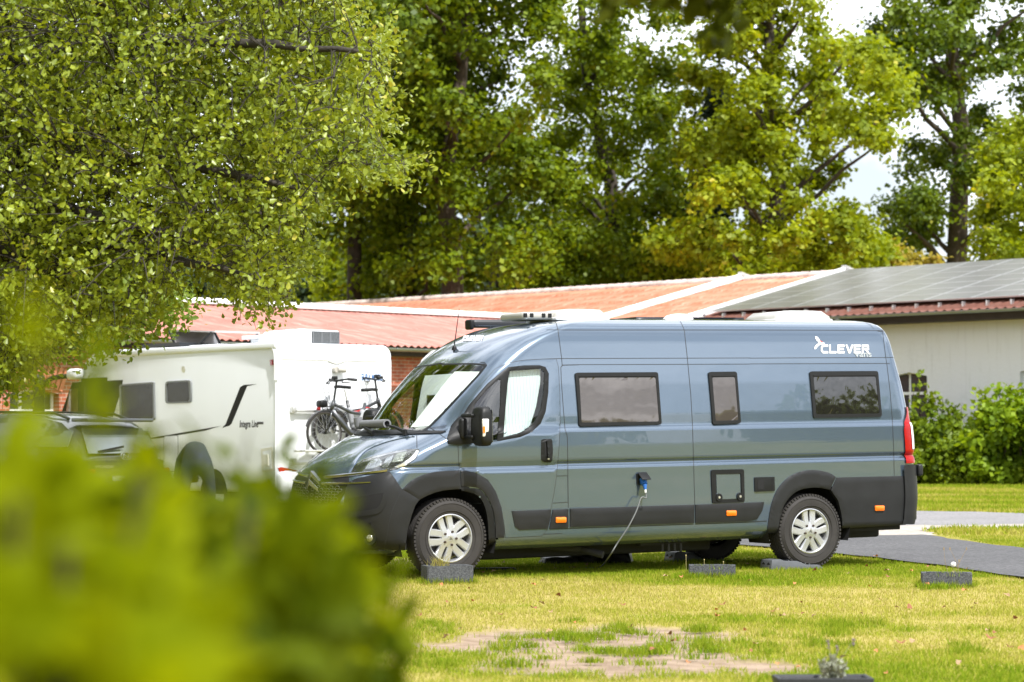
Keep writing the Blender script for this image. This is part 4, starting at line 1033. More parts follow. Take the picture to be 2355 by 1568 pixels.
def mat_brick(name,c1,c2,mortar,sc=1.):
    m=mat(name,c1,.85); nt=m.node_tree; B=nt.nodes['Principled BSDF']; tc=nt.nodes.new('ShaderNodeTexCoord'); L=nt.links.new
    mp=nt.nodes.new('ShaderNodeMapping'); mp.inputs['Rotation'].default_value=(rad(-90),0,0); L(tc.outputs['Object'],mp.inputs[0])
    b=nt.nodes.new('ShaderNodeTexBrick'); b.inputs['Scale'].default_value=1; b.inputs['Brick Width'].default_value=.25*sc; b.inputs['Row Height'].default_value=.083*sc; b.inputs['Mortar Size'].default_value=.008*sc
    b.inputs['Color1'].default_value=(*c1,1); b.inputs['Color2'].default_value=(*c2,1); b.inputs['Mortar'].default_value=(*mortar,1); L(mp.outputs[0],b.inputs['Vector']); 
    n=nt.nodes.new('ShaderNodeTexNoise'); n.inputs['Scale'].default_value=2.5; n.inputs['Detail'].default_value=6; L(tc.outputs['Object'],n.inputs['Vector'])
    r=nt.nodes.new('ShaderNodeMapRange'); r.inputs[1].default_value=.3; r.inputs[2].default_value=.7; r.inputs[3].default_value=.7; r.inputs[4].default_value=1.2; L(n.outputs['Fac'],r.inputs[0])
    x=nt.nodes.new('ShaderNodeVectorMath'); x.operation='SCALE'; L(b.outputs['Color'],x.inputs[0]); L(r.outputs[0],x.inputs['Scale']); L(x.outputs[0],B.inputs['Base Color']); return m
M_tile=mat_tile('orange_pantile',(.42,.15,.08),(.51,.22,.135),(.60,.39,.29)); M_tile2=mat_tile('weathered_pink_tile',(.34,.12,.095),(.42,.175,.14),(.52,.32,.27),1.6)
M_tiled=mat_tile('dark_red_tile',(.11,.037,.024),(.17,.062,.04),(.16,.09,.07))
M_cap=mat('lichened_ridge_tile',(.55,.46,.42),.9,noise=(3,.35)); M_flash=mat('white_flashing',(.80,.80,.79),.5,noise=(2,.08)); M_zinc=mat('zinc_gutter',(.30,.33,.35),.4,.6,noise=(2,.15))
M_soffit=mat('dark_stained_wood',(.035,.026,.022),.8,noise=(3,.3)); M_frame=mat('white_window_frame',(.80,.81,.80),.4); M_pane=mat('dark_window_pane',(.035,.042,.05),.05,coat=1)
def ridge(mb,x0,x1,y,z,r=.14,seg=.42):
    n=int(abs(x1-x0)/seg)
    for i in range(n):
        a=x0+(x1-x0)*i/n;b=x0+(x1-x0)*(i+1)/n; mb.cyl((a,y,z),(b+.04*(1 if x1>x0 else -1),y,z+.0),r,r*.86,10)
    return mb
def gutter(x0,x1,y,z,r,parent):
    q=MB(); n=10; vs=[];fs=[]
    for x in(x0,x1):
        for k in range(n+1):
            a=math.pi+math.pi*k/n; vs.append((x,y+math.cos(a)*r,z+math.sin(a)*r))
        for k in range(n+1):
            a=2*math.pi-math.pi*k/n; vs.append((x,y+math.cos(a)*(r-.012),z+math.sin(a)*(r-.012)))
    N=2*n+2
    for k in range(N): fs.append((k,(k+1)%N,N+(k+1)%N,N+k))
    q.add(vs,fs); g=q.build('gutter',M_zinc,parent,40)
    x=x0
    q=MB(); k=int((x1-x0)/.9)
    for i in range(k+1): q.box((x0+(x1-x0)*i/k,y,z-r*.2),(.03,2*r+.02,.03))
    q.build('gutter_bracket',M_zinc,g); return g
def window(parent,x0,z0,x1,z1_,y=.12,mull=(),trans=(),fw=.07,bright=None):
    q=MB(); q.box(((x0+x1)/2,y,z0+fw/2),(x1-x0,.06,fw)); q.box(((x0+x1)/2,y,z1_-fw/2),(x1-x0,.06,fw))
    q.box((x0+fw/2,y,(z0+z1_)/2),(fw,.058,z1_-z0-2*fw)); q.box((x1-fw/2,y,(z0+z1_)/2),(fw,.058,z1_-z0-2*fw))
    for m in mull: q.box((m,y,(z0+z1_)/2),(fw*.8,.056,z1_-z0-2*fw))
    for t in trans: q.box(((x0+x1)/2,y,t),(x1-x0-2*fw,.054,fw*1.2))
    w=q.build('window',M_frame,parent); r=MB(); r.box(((x0+x1)/2,y+.01,(z0+z1_)/2),(x1-x0-fw,.012,z1_-z0-fw)); r.build('pane',M_pane,w)
    s=MB(); s.box(((x0+x1)/2,y-.12,z0-.03),(x1-x0+.1,.26,.05)); s.build('sill',M_frame,w); return w
# ---- white hall with solar roof and the orange roofed hall joined to it
RZ=6.9; EZ=5.0; RUN=8.
Ra=at_z(1640,648,RZ); Rb=at_z(2354,604,RZ); e_=(Rb-Ra).normalized(); n_in=Vector((-e_.y,e_.x,0))   # n_in points away from the camera
if n_in.y<0: n_in=-n_in
eo=Ra-n_in*RUN; OM=frame((eo.x,eo.y,0),e_)      # local origin under the eave, x to the right along it
OI=OM.inverted(); ey=(OI.to_3x3()@n_in).y        # +1
def loc(u,v,y): return OI@at_plane(u,v,OM@Vector((0,y,0)),n_in)
def rloc(u,v):   # on the roof slope
    nn=(OM.to_3x3()@Vector((0,-(RZ-EZ),RUN))).normalized(); return OI@at_plane(u,v,OM@Vector((0,0,EZ)),nn)
v1=rloc(1718,640).x; v2=rloc(1957,625).x; xl=rloc(640,708).x; xr=rloc(2354,604).x+14
hall=empty('white_hall',mat=OM); tag(hall,'white rendered hall with dark grey solar roof behind the hedge','building')
old=empty('tiled_hall',mat=OM); tag(old,'long hall with orange pantile roof behind the white motorhome','building')
# walls
WY=.45
wl=loc(2086,930,WY); wa=loc(2131,855,WY); wb_=loc(2131,930,WY)
H1=(wa.x-1.3,1.35,wa.x,wa.z); w2=loc(2345,845,WY); H2=(w2.x,1.35,w2.x+1.3,w2.z)
arch=lambda x0,z0,x1,zt: [(x0,z0),(x1,z0),(x1,zt-.12),((x0*.25+x1*.75),zt-.03),((x0+x1)/2,zt),((x0*.75+x1*.25),zt-.03),(x0,zt-.12)]
M_render=mat('white_render',(.66,.66,.65),.9,bump=(9,.4,.02)); 
def _stain():
    nt=M_render.node_tree; B=nt.nodes['Principled BSDF']; L=nt.links.new; tc=nt.nodes.new('ShaderNodeTexCoord'); mp=nt.nodes.new('ShaderNodeMapping'); mp.inputs['Scale'].default_value=(3.5,1,.35); n=nt.nodes.new('ShaderNodeTexNoise'); n.inputs['Scale'].default_value=1.6; n.inputs['Detail'].default_value=8; n.inputs['Roughness'].default_value=.65
    L(tc.outputs['Object'],mp.inputs[0]); L(mp.outputs[0],n.inputs['Vector']); cr=nt.nodes.new('ShaderNodeValToRGB'); e=cr.color_ramp.elements; e[0].position=.22; e[0].color=(.60,.60,.60,1); e[1].position=.47; e[1].color=(.70,.705,.72,1); L(n.outputs['Fac'],cr.inputs[0]); L(cr.outputs[0],B.inputs['Base Color'])
_stain()
wall(rect(v2,0,xr,EZ-.15),[arch(*H1),arch(*H2)],.35,'wall',M_render,hall,WY)
for H in(H1,H2): window(hall,H[0]-.02,H[1]-.02,H[2]+.02,H[3]+.02,WY+.2,mull=((H[0]+H[2])/2-.1,),trans=(H[3]-.62,))
q=MB(); q.box(((v2+xr)/2,WY+RUN*2-.9,EZ/2),(xr-v2,.3,EZ)); q.box((xr,WY+RUN-.5,EZ/2),(.3,RUN*2-1,EZ)); q.build('rear_wall',M_render,hall)
roof_tiles('roof',xr-v2,RUN,EZ,RZ,M_tiled,hall,per=.3,amp=.03,row=.36,step=.02,x0=v2)
q=MB(); q.add([(v2,RUN,RZ),(xr,RUN,RZ),(xr,RUN*2,EZ),(v2,RUN*2,EZ)],[(0,1,2,3)]); q.build('rear_roof',M_tiled,hall)
q=MB(); q.box(((v2+xr)/2,.10,EZ-.24),(xr-v2,.5,.22)); q.build('soffit',M_soffit,hall); g_=gutter(v2-.2,xr,-.42,EZ-.07,.09,hall)
q=MB(); lp=loc(1927,735,-.4); q.cyl((lp.x,-.42,EZ-.15),(lp.x,-.42,EZ-.42),.10,.05,12); q.cyl((lp.x,-.42,EZ-.4),(lp.x,.38,EZ-.75),.045,.045,10); q.cyl((lp.x,.38,EZ-.7),(lp.x,.38,.1),.045,.045,10); q.build('downpipe',M_zinc,hall,40)
# solar panels: rows down the slope
sl=math.hypot(RUN,RZ-EZ); ux=Vector((0,RUN,RZ-EZ)).normalized(); nn=Vector((0,-(RZ-EZ),RUN)).normalized()
M_pv=bpy.data.materials.new('photovoltaic_glass'); M_pv.use_nodes=True
def _pv():
    nt=M_pv.node_tree; B=nt.nodes['Principled BSDF']; B.inputs['Roughness'].default_value=.28; B.inputs['Specular IOR Level'].default_value=.8; L=nt.links.new; B.inputs['Coat Weight'].default_value=.4; B.inputs['Coat Roughness'].default_value=.25
    tc=nt.nodes.new('ShaderNodeTexCoord'); n=nt.nodes.new('ShaderNodeTexNoise'); n.inputs['Scale'].default_value=.8; L(tc.outputs['Object'],n.inputs['Vector']); cr=nt.nodes.new('ShaderNodeValToRGB'); cr.color_ramp.elements[0].color=(.125,.121,.117,1); cr.color_ramp.elements[1].color=(.17,.165,.16,1); L(n.outputs['Fac'],cr.inputs[0]); L(cr.outputs[0],B.inputs['Base Color'])
_pv()
proto=None; nc=12; x=v2+.35; rowh=1.03; pw=1.68
pme=None
for r in range(7):
    for c in range(nc):
        s0_=sl-.25-(r+1)*rowh; 
        if s0_<.3: continue
        if pme is None:
            q=MB(); q.box((0,0,0),(pw-.03,rowh-.03,.035),Matrix((Vector((1,0,0)),ux,nn)).transposed()); o=q.build('solar_panel',M_pv,hall); pme=o.data
            q=MB(); Rm=Matrix((Vector((1,0,0)),ux,nn)).transposed()
            for sx in(-1,1): q.box(Rm@Vector((sx*(pw-.03)/2,0,.002)),(.035,rowh,.042),Rm); q.box(Rm@Vector((0,sx*(rowh-.03)/2,.002)),(pw-.09,.035,.040),Rm)
            fr=q.build('panel_frame',M_alu,o); frd=fr.data
        else:
            o=bpy.data.objects.new('solar_panel',pme); COL.objects.link(o); o.parent=hall; f2=bpy.data.objects.new('panel_frame',frd); COL.objects.link(f2); f2.parent=o
        o.location=Vector((x+pw*(c+.5),0,EZ))+ux*(s0_+rowh/2)+nn*.16
q=MB()
for c in range(nc*2+1):
    p=Vector((x+pw*c/2,0,EZ))+ux*.42+nn*.06; q.box(p,(.05,.12,.16))
q.build('mounting_hook',M_alu,hall)
# orange roof part
roof_tiles('roof',v2-xl,RUN,EZ,RZ-.02,M_tile,old,per=.3,amp=.03,row=1.15,step=.05,x0=xl)
q=MB(); q.add([(xl,RUN,RZ-.02),(v2,RUN,RZ-.02),(v2,RUN*2,EZ),(xl,RUN*2,EZ)],[(0,1,2,3)]); q.build('rear_roof',M_tile,old)
M_brick=mat_brick('red_brick',(.34,.075,.04),(.46,.13,.07),(.42,.32,.26))
q=MB(); q.box(((xl+v2)/2,.6,EZ/2-.1),(v2-xl,.35,EZ-.1)); q.box((xl+.2,RUN,EZ/2-.1),(.35,RUN*2-1,EZ-.1)); q.build('wall',M_brick,old)
ridge(MB(),xl,v1-.2,RUN,RZ+.0,.17,.42).build('ridge_cap',M_cap,old,40); ridge(MB(),v1+.25,v2-.2,RUN,RZ,.17,.42).build('ridge_cap',M_cap,old,40)
def verge(x,par,nm='parapet'):
    q=MB(); Rm=Matrix((Vector((1,0,0)),ux,nn)).transposed()
    q.box(Vector((x,0,EZ))+ux*(sl/2-.1)+nn*.12,(.19,sl+.5,.20),Rm,bev=.02); o=q.build(nm,M_flash,par)
    q=MB(); q.box((x,RUN+.35,RZ+.10),(.19,.9,.18),Matrix.Rotation(-math.atan2(RZ-EZ,RUN),3,'X')); q.box(Vector((x,0,EZ))+ux*(-.3)+nn*.1,(.42,.35,.34),Rm); q.build('parapet_end',mat('grey_render',(.45,.45,.44),.9,noise=(4,.2)),o)
verge(v1,old); verge(v2,hall)
# ---- low brick wing with the weathered roof
b0=at_z(380,775,3.5); b1=at_z(994,797,3.5); e2=(b1-b0); e2.z=0; e2.normalize(); BM=frame((b0.x,b0.y,0),e2); BI=BM.inverted()
wing=empty('brick_wing',mat=BM); tag(wing,'low red brick building with weathered pink tile roof at the left','building')
BL0,BL1=-9.,21.
nb=(BM.to_3x3()@Vector((0,1,0)))
def bloc(u,v,y): return BI@at_plane(u,v,BM@Vector((0,y,0)),nb)
roof_tiles('roof',BL1-BL0,7.,3.5,4.72,M_tile2,wing,per=.22,amp=.026,row=3.6,step=.02,x0=BL0,over=.25)
q=MB(); q.add([(BL0,7,4.72),(BL1,7,4.72),(BL1,14,3.5),(BL0,14,3.5)],[(0,1,2,3)]); q.build('rear_roof',M_tile2,wing)
q=MB(); q.box(((BL0+BL1)/2,7,4.78),(BL1-BL0,.55,.09),bev=.02); q.build('ridge_flashing',M_flash,wing)
ridge(MB(),BL0,BL1,7,4.80,.12,.5).build('ridge_cap',mat('white_ridge_tile',(.72,.69,.66),.8,noise=(3,.15)),wing,40)
gutter(BL0,BL1,-.36,3.42,.085,wing)
pa=bloc(22,970,.3); pb=bloc(136,893,.3); W1=(pa.x,1.0,pb.x,pb.z)
wall(rect(BL0,0,BL1,3.45),[arch(*W1)],.4,'wall',M_brick,wing,.3)
q=MB(); q.box(((BL0+BL1)/2,13.6,1.7),(BL1-BL0,.3,3.4)); q.box((BL0+.15,7,1.7),(.3,13,3.4)); q.box((BL1-.15,7,1.7),(.3,13,3.4)); q.build('rear_wall',M_brick,wing)
q=MB()
cxw=(W1[0]+W1[2])/2; wd_=W1[2]-W1[0]; nA=int(wd_/.11)
for i in range(nA+1):
    f=i/nA*2-1; a=f*.34; R_=wd_/2/math.sin(.34); zc=W1[3]-R_+.02
    c_=Vector((cxw+math.sin(a)*(R_+.27),.285,zc+math.cos(a)*(R_+.27))); q.box(c_,(.085,.05,.48),Matrix.Rotation(a,3,'Y'))
q.build('brick_arch',mat('arch_brick',(.50,.17,.10),.85,noise=(8,.3)),wing)
window(wing,W1[0]-.02,W1[1],W1[2]+.02,W1[3],.55,mull=(W1[0]+wd_*.33,W1[0]+wd_*.66),trans=(W1[3]-.5,),fw=.08)
q=MB(); q.box(((BL0+BL1)/2,.12,3.33),(BL1-BL0,.3,.16)); q.build('eaves_board',M_soffit,wing)
# ================================================================== WHITE MOTORHOME
AL=rad(38.6); mp_=at_y(636,1005,39.2); MHM=frame((mp_.x,mp_.y,0),(math.cos(AL),math.sin(AL),0)); MHI=MHM.inverted()
na=MHM.to_3x3()@Vector((1,0,0)); nbv=MHM.to_3x3()@Vector((0,1,0))
def mL(u,v,x=0.): p=MHI@at_plane(u,v,MHM@Vector((x,0,0)),na); return (p.y,p.z)       # on the long side
def mR(u,v,y=0.): p=MHI@at_plane(u,v,MHM@Vector((0,y,0)),nbv); return (p.x,p.z)      # on the tail
z4=mk(0,1150,1300/2355); z5=mk(1150,1400,450/1568)
mh=empty('motorhome',mat=MHM); tag(mh,'large white motorhome with black side graphic and bicycles on its tail','motorhome')
MW=2.30; zt=mL(*z4(1925,397))[1]; yf=mL(*z4(600,520))[0]
pr=[(0,.42),(0,zt-.30),(.03,zt-.10),(.16,zt),(yf-.9,zt+.02),(yf-.35,zt-.03),(yf-.05,zt-.18),(yf+.18,zt-.50),(yf+.45,1.55),(yf+.62,1.15),(yf+.68,.55),(yf+.55,.35)]
def loftbody(prof_,W_,cuts,mat_,parent,bev=.10,name='body'):
    bm=bmesh.new(); a=[bm.verts.new((0,y,z)) for y,z in prof_]; b=[bm.verts.new((W_,y,z)) for y,z in prof_]; n=len(prof_)
    bm.faces.new(a[::-1]); bm.faces.new(b)
    for i in range(n): bm.faces.new((a[i],a[(i+1)%n],b[(i+1)%n],b[i]))
    bmesh.ops.recalc_face_normals(bm,faces=bm.faces)
    bmesh.ops.bevel(bm,geom=[e for e in bm.edges if e.calc_face_angle(0)>rad(20)],offset=bev,segments=4,affect='EDGES',profile=.5,clamp_overlap=True)
    me=bpy.data.meshes.new(name); bm.to_mesh(me); bm.free(); return link(name,me,mat_,parent,35)
M_mh=mat('white_panel',(.77,.79,.82),.3,coat=.2,noise=(.8,.02))
bd=loftbody(pr,MW,None,M_mh,mh,.07)
def PLf(off): return (lambda a,z: Vector((-off,a,z)))
def side(poly_px,off,thick,name,mat_,parent=mh,holes=(),rnd=0.,conv=z4,sm=40):
    poly=[mL(*conv(*p)) for p in poly_px]; hs=[[mL(*conv(*p)) for p in h_] for h_ in holes]
    return patch(poly,off,thick,.5,holes=hs,rnd=rnd,P=lambda a,z: Vector((0,a,z)),Nn=lambda a,z: Vector((-1,0,0))).build(name,mat_,parent,sm)
def tail(poly_px,off,thick,name,mat_,parent=mh,holes=(),rnd=0.,conv=z1,sm=40):
    poly=[mR(*conv(*p)) for p in poly_px]; hs=[[mR(*conv(*p)) for p in h_] for h_ in holes]
    return patch(poly,off,thick,.5,holes=hs,rnd=rnd,P=lambda a,z: Vector((a,0,z)),Nn=lambda a,z: Vector((0,-1,0))).build(name,mat_,parent,sm)
M_mhblk=mat('black_graphic',(.008,.009,.008),.5,spec=.2); M_mhwin=mat('dark_acrylic_window',(.03,.028,.012),.12,spec=.3,bump=(3,.2,.01)); M_cream2=mat('cream_plastic',(.68,.66,.56),.4)
side(rounded([(872,702),(1125,684),(1128,962),(872,972)],16),.03,.035,'side_window',mat('grey_window_frame',(.16,.17,.17),.4),holes=[rounded([(884,712),(1115,696),(1118,952),(884,960)],14)])
side(rounded([(884,712),(1115,696),(1118,952),(884,960)],14),.02,.02,'pane',M_mhwin,mh.children[-1])
w=side(rounded([(1206,680),(1390,670),(1392,836),(1206,842)],22),.03,.035,'side_window',MATS['grey_window_frame'],holes=[rounded([(1216,690),(1380,681),(1382,826),(1216,832)],18)])
side(rounded([(1216,690),(1380,681),(1382,826),(1216,832)],18),.02,.02,'pane',M_mhwin,w)
side([(525,688),(890,669),(880,740),(812,945),(430,945)],.004,.006,'black_panel',M_mhblk)
dr_=side([(592,660),(775,650),(778,945),(775,1250),(590,1250)],.006,.008,'cab_door',M_mhblk,holes=[[(612,722),(735,716),(735,934),(610,936)]])
side([(612,722),(735,716),(735,934),(610,936)],.004,.006,'door_window',mat('green_tinted_glass',(.16,.12,.06),.08,coat=1,bump=(3,.2,.01)),dr_)
side([(770,640),(780,640),(780,945),(772,945)],.012,.012,'door_edge',M_flash,dr_)
side([(512,735),(566,730),(566,935),(470,935)],.007,.008,'quarter_window',MATS['green_tinted_glass'])
side([(1635,990),(1740,722),(1768,705),(1860,700),(1860,711),(1790,715),(1678,985),(1662,1001),(1610,1017),(1614,1004)],.004,.004,'black_stripe',M_mhblk)
side([(1868,699),(1988,696),(1988,708),(1864,711)],.004,.004,'black_stripe',M_mhblk); side([(1030,1100),(1600,1003),(1596,1020),(1030,1112)],.004,.004,'black_stripe',M_mhblk)
side(rounded([(1893,1160),(1985,1156),(1987,1336),(1893,1342)],8),.012,.014,'service_flap',M_cream2); side(rounded([(1908,1180),(1972,1177),(1973,1322),(1908,1326)],8),.016,.006,'flap_panel',M_mh,mh.children[-1]); side([(1917,1210),(1953,1208),(1955,1290),(1918,1292)],.035,.02,'handle',M_cream2,mh.children[-1])
side(rounded([(1183,1075),(1293,1068),(1294,1334),(1184,1342)],14),.004,.006,'locker_gap',mat('grey_gap',(.30,.30,.29),.6)); side(rounded([(1188,1080),(1288,1073),(1289,1329),(1189,1337)],13),.006,.006,'locker_door',M_mh)
side(rounded([(1965,523),(1981,521),(1983,563),(1966,565)],3),.03,.035,'marker_light',mat('red_lens_dark',(.30,.01,.015),.2,coat=.8)); side(rounded([(616,560),(634,556),(636,596),(618,598)],3),.03,.035,'marker_light',M_mhblk)
side([(1330+13*math.cos(k*.524),593+26*math.sin(k*.524)) for k in range(12)],.015,.018,'gas_vent',M_cream2)
# top rail and corner trim
ya=mL(*z4(1925,397))[0]; q=MB(); q.box((-.01,(yf-.5)/2,zt-.055),(.07,yf-.5,.11),bev=.025); q.build('roof_rail',M_mh,mh,40)
q=MB(); q.tube(spline([(-.01,.25,zt-.06),(-.01,.08,zt-.10),(-.01,.02,zt-.3),(-.01,.02,zt-.62)],6),.035,8); q.tube([(-.01,.02,zt-.62),(-.01,.02,.5)],.012,6); q.build('corner_trim',M_mh,mh,40)
# gaps between side and tail panels
me=text_mesh('Integra Line',.16,.004,.95,depth=.002,shear=.2,spacing=1.05); pA=mL(*z4(1735,1012)); pB=mL(*z4(1872,1005)); ww=max(v.co.x for v in me.vertices)
k_=abs(pA[0]-pB[0])/ww; place_text('lettering',me,lambda x,y,z: Vector((-.004-z,pA[0]-x*k_,pA[1]+y)),mat('dark_lettering',(.05,.05,.05),.5),mh)
for i in range(5): a=mL(*z4(1868+i*9,982)); q=MB(); q.box((-.004,a[0],a[1]),(.006,.035,.04)); q.build('star_mark',MATS['dark_lettering'],mh)
# black mirror arm at the nose
pm=mL(*z4(455,700)); q=MB(); q.tube(spline([(-.05,mL(*z4(545,650))[0],mL(*z4(545,640))[1]),(-.3,mL(*z4(480,665))[0],mL(*z4(480,660))[1]),(-.4,mL(*z4(440,720))[0],mL(*z4(440,730))[1])],6),.045,8); q.box((-.40,mL(*z4(440,780))[0]+.1,mL(*z4(440,780))[1]),(.22,.14,.75),bev=.06); q.build('mirror',M_black,mh,40)
q=MB(); q.box((-.10,mL(*z4(580,630))[0],mL(*z4(580,628))[1]),(.22,.36,.20),bev=.07); q.build('mirror_foot',M_mh,mh,40)
q=MB(); q.add([(.06,yf+.10,zt-.38),(MW-.06,yf+.10,zt-.38),(MW-.06,yf+.45,1.62),(.06,yf+.45,1.62)],[(0,1,2,3)]); q.v=[(x,y+.02,z) for x,y,z in q.v]; q.build('windscreen',M_mhwin,mh)
# roof furniture
hp=mL(*z4(1500,400)); q=MB(); y0=mL(*z4(1250,410))[0]; y1=mL(*z4(1640,400))[0]
h1=(MHI@at_plane(*z4(1380,322),MHM@Vector((.9,0,0)),na)); h2=(MHI@at_plane(*z4(1720,330),MHM@Vector((.9,0,0)),na))
q.box((.9,(h1.y+h2.y)/2,zt+.02),(1.0,abs(h2.y-h1.y)+.3,.06),bev=.02); o=q.build('roof_hatch',M_mh,mh,40)
q=MB(); yb=(MHI@at_plane(*z4(1270,408),MHM@Vector((.45,0,0)),na)).y; q.add([(.45,yb,zt+.06),(1.35,yb,zt+.06),(1.35,h1.y,h1.z),(.45,h1.y,h1.z)],[(0,1,2,3)]); q.v+= [(x,y-.03,z+.02) for x,y,z in q.v]; q.f+=[(4,5,6,7),(0,1,5,4),(1,2,6,5),(2,3,7,6),(3,0,4,7)]; q.m=[0]*6
q.add([(.45,h1.y,h1.z),(1.35,h1.y,h1.z),(1.35,h2.y,h2.z),(.45,h2.y,h2.z),(.45,h1.y,h1.z+.03),(1.35,h1.y,h1.z+.03),(1.35,h2.y,h2.z+.03),(.45,h2.y,h2.z+.03)],[(0,1,2,3),(4,5,6,7),(0,1,5,4),(1,2,6,5),(2,3,7,6),(3,0,4,7)])
q.build('hatch_lid',mat('smoked_hatch',(.45,.42,.41),.1,.0,coat=1),o)
q=MB()
for x in(.43,1.37): q.tube([(x,yb-.05,zt+.06),(x,h1.y-.05,h1.z)],.025,6); q.tube([(x,h2.y+.5,zt+.05),(x,h2.y+.1,h2.z)],.022,6)
q.build('hatch_strut',M_black,o)
sp_=MHI@at_plane(*z4(1940,362),MHM@Vector((1.1,0,0)),na); q=MB(); q.box((1.1,sp_.y,zt+.16),(.6,.75,.06),bev=.02); q.cyl((1.1,sp_.y,zt-.02),(1.1,sp_.y,zt+.15),.09,.07,16); q.box((1.1,sp_.y,zt+.10),(.4,.45,.05),bev=.01); q.build('satellite_dish',M_mh,mh,40)
q=MB(); q1=mL(*z4(955,430)); q2=mL(*z4(1225,418)); q.box((1.0,(q1[0]+q2[0])/2,zt+.07),(1.6,abs(q1[0]-q2[0]),.06)); q.build('roof_panel',mat('black_roof_panel',(.02,.022,.025),.3),mh)
# air conditioner
a0_=mR(*z1(50,280),.5); a1_=mR(*z1(335,285),.5); cx_=(a0_[0]+a1_[0])/2; wA=a1_[0]-a0_[0]; zA=zt
pA_=[(0,0),(.04,.12),(.14,.22),(.32,.25),(.98,.235),(1,.22),(1,0)]
q=MB(); q.prism([(a0_[0]+x*wA,zA+h_) for x,h_ in pA_],lambda a,b_,d: Vector((a,.5+d,b_)),0,.85); ac=q.build('air_conditioner',M_mh,mh,40,bevel=.02)
g0=mR(*z1(188,285),.5)[0]; q=MB(); q.box(((g0+a1_[0])/2,.488,zA+.115),(a1_[0]-g0-.02,.03,.20)); q.build('grille',mat('dark_grey_grille',(.05,.055,.06),.5),ac)
q=MB()
for k in range(9): q.box(((g0+a1_[0])/2,.47,zA+.03+k*.021),(a1_[0]-g0-.04,.012,.009))
for k in range(4): q.box((g0+.02+(a1_[0]-g0-.04)*k/3,.468,zA+.115),(.012,.01,.19))
q.build('grille_bar',mat('mid_grey_bar',(.16,.17,.18),.5),ac)
q=MB(); pg_=[(g0-.02,zA+.02),(g0-.02,zA+.20),(g0-.3,zA+.19),(g0-.42,zA+.12),(g0-.48,zA+.02)]; q.prism(pg_,lambda a,b_,d: Vector((a,.50-d,b_)),0,.012); q.build('inlet_mesh',mat('light_grey_mesh',(.5,.51,.5),.6,noise=(60,.3)),ac)
# tail
s0_=mR(*z1(35,371)); s1_=mR(*z1(585,387)); q=MB(); q.box(((s0_[0]+s1_[0])/2,-.004,(s0_[1]+s1_[1])/2),(s1_[0]-s0_[0],.012,.022)); q.build('panel_joint',mat('pale_joint',(.62,.61,.56),.5),mh)
q=MB(); q.tube(spline([(mR(*z1(275,382))[0],-.01,mR(*z1(275,382))[1]),(mR(*z1(318,396))[0],-.01,mR(*z1(318,396))[1]),(mR(*z1(362,384))[0],-.01,mR(*z1(362,384))[1])],6),.012,6); q.build('brake_light',MATS['pale_joint'],mh)
c_=mR(*z1(326,429)); q=MB(); q.cyl((c_[0]-.06,-.08,c_[1]),(c_[0]+.10,-.08,c_[1]-.01),.045,.045,14); q.cyl((c_[0]-.07,0,c_[1]),(c_[0]-.07,-.09,c_[1]),.05,.05,14); q.build('camera',mat('beige_camera',(.42,.40,.36),.5),mh,40)
me=text_mesh('EURA MOBIL',.15,.004,1.05,depth=.002); pA2=mR(*z1(450,484)); pB2=mR(*z1(560,486)); ww=max(v.co.x for v in me.vertices); kk=(pB2[0]-pA2[0])/ww
place_text('lettering',me,lambda x,y,z: Vector((pA2[0]+x*kk,-.003-z,pA2[1]+y)),mat('blue_lettering',(.04,.13,.32),.5),mh)
rk=empty('bike_rack'); rk.parent=mh
rk.location=(0,0,0)
for (xa,ya,xb,yb2) in ((78,638,520,655),(78,910,520,925)):
    A=mR(*z1(xa,ya));B=mR(*z1(xb,yb2)); q=MB(); q.box(((A[0]+1.9)/2,-.06,(A[1]+B[1])/2),(1.9-A[0],.05,.05),bev=.012); q.box((A[0]+.03,-.05,A[1]),(.09,.10,.11),bev=.02); q.box((1.88,-.05,A[1]),(.09,.10,.11),bev=.02); q.build('rail',mat('brushed_rail',(.55,.55,.52),.35,.7),rk,40)
q=MB()
for y in(-.22,-.48): q.box((1.15,y,mR(*z1(300,860),y)[1]+.02),(1.9,.09,.035),bev=.01)
for x in(.7,1.6): q.box((x,-.32,.98),(.04,.62,.04))
q.build('wheel_channel',MATS['brushed_rail'],rk,40)
M_red=MATS['red_lens']
lp_=[(15,945),(28,938),(70,945),(120,960),(150,972),(152,985),(140,998),(95,998),(50,988),(25,970)]
tl_=tail(lp_,.03,.05,'tail_light',M_red,rnd=.015); tail([(42,958),(80,955),(95,975),(85,988),(60,985)],.033,.006,'reversing_lens',MATS['white_lens'],tl_)
bz=mR(*z1(10,1050),0)[1]; q=MB(); q.box((MW/2,-.05,bz+.02),(MW+.02,.22,.5),bev=.08); q.build('rear_bumper',M_mh,mh,40)
q=MB(); q.box((MW/2,3.4,.36),(MW-.2,6.2,.12)); q.build('underbody',M_dark,mh)
for y in(1.9,5.9):
    for x in(.18,MW-.18):
        q=MB(); q.lathe([(.2,-.11),(.3,-.115),(.34,-.08),(.34,.08),(.3,.11),(.2,.11)],(x,y,.34),'x',32); t_=q.build('wheel',M_rubber,mh,True); q=MB(); q.lathe([(0,-.09),(.16,-.09),(.205,-.10)],(x,y,.34),'x',24) if x<1 else q.lathe([(0,.09),(.16,.09),(.205,.10)],(x,y,.34),'x',24); q.build('rim',MATS['alloy_silver'],t_,True)
    side([mp2 for mp2 in []] ,0,0,'x',M_dark) if False else None
    q=MB(); q.prism([(y+.42*math.cos(k*math.pi/16),.36+.42*math.sin(k*math.pi/16)) for k in range(17)],lambda a,b_,d:Vector((-d,a,b_)),-.001,.006); q.build('wheel_arch',M_dark,mh)
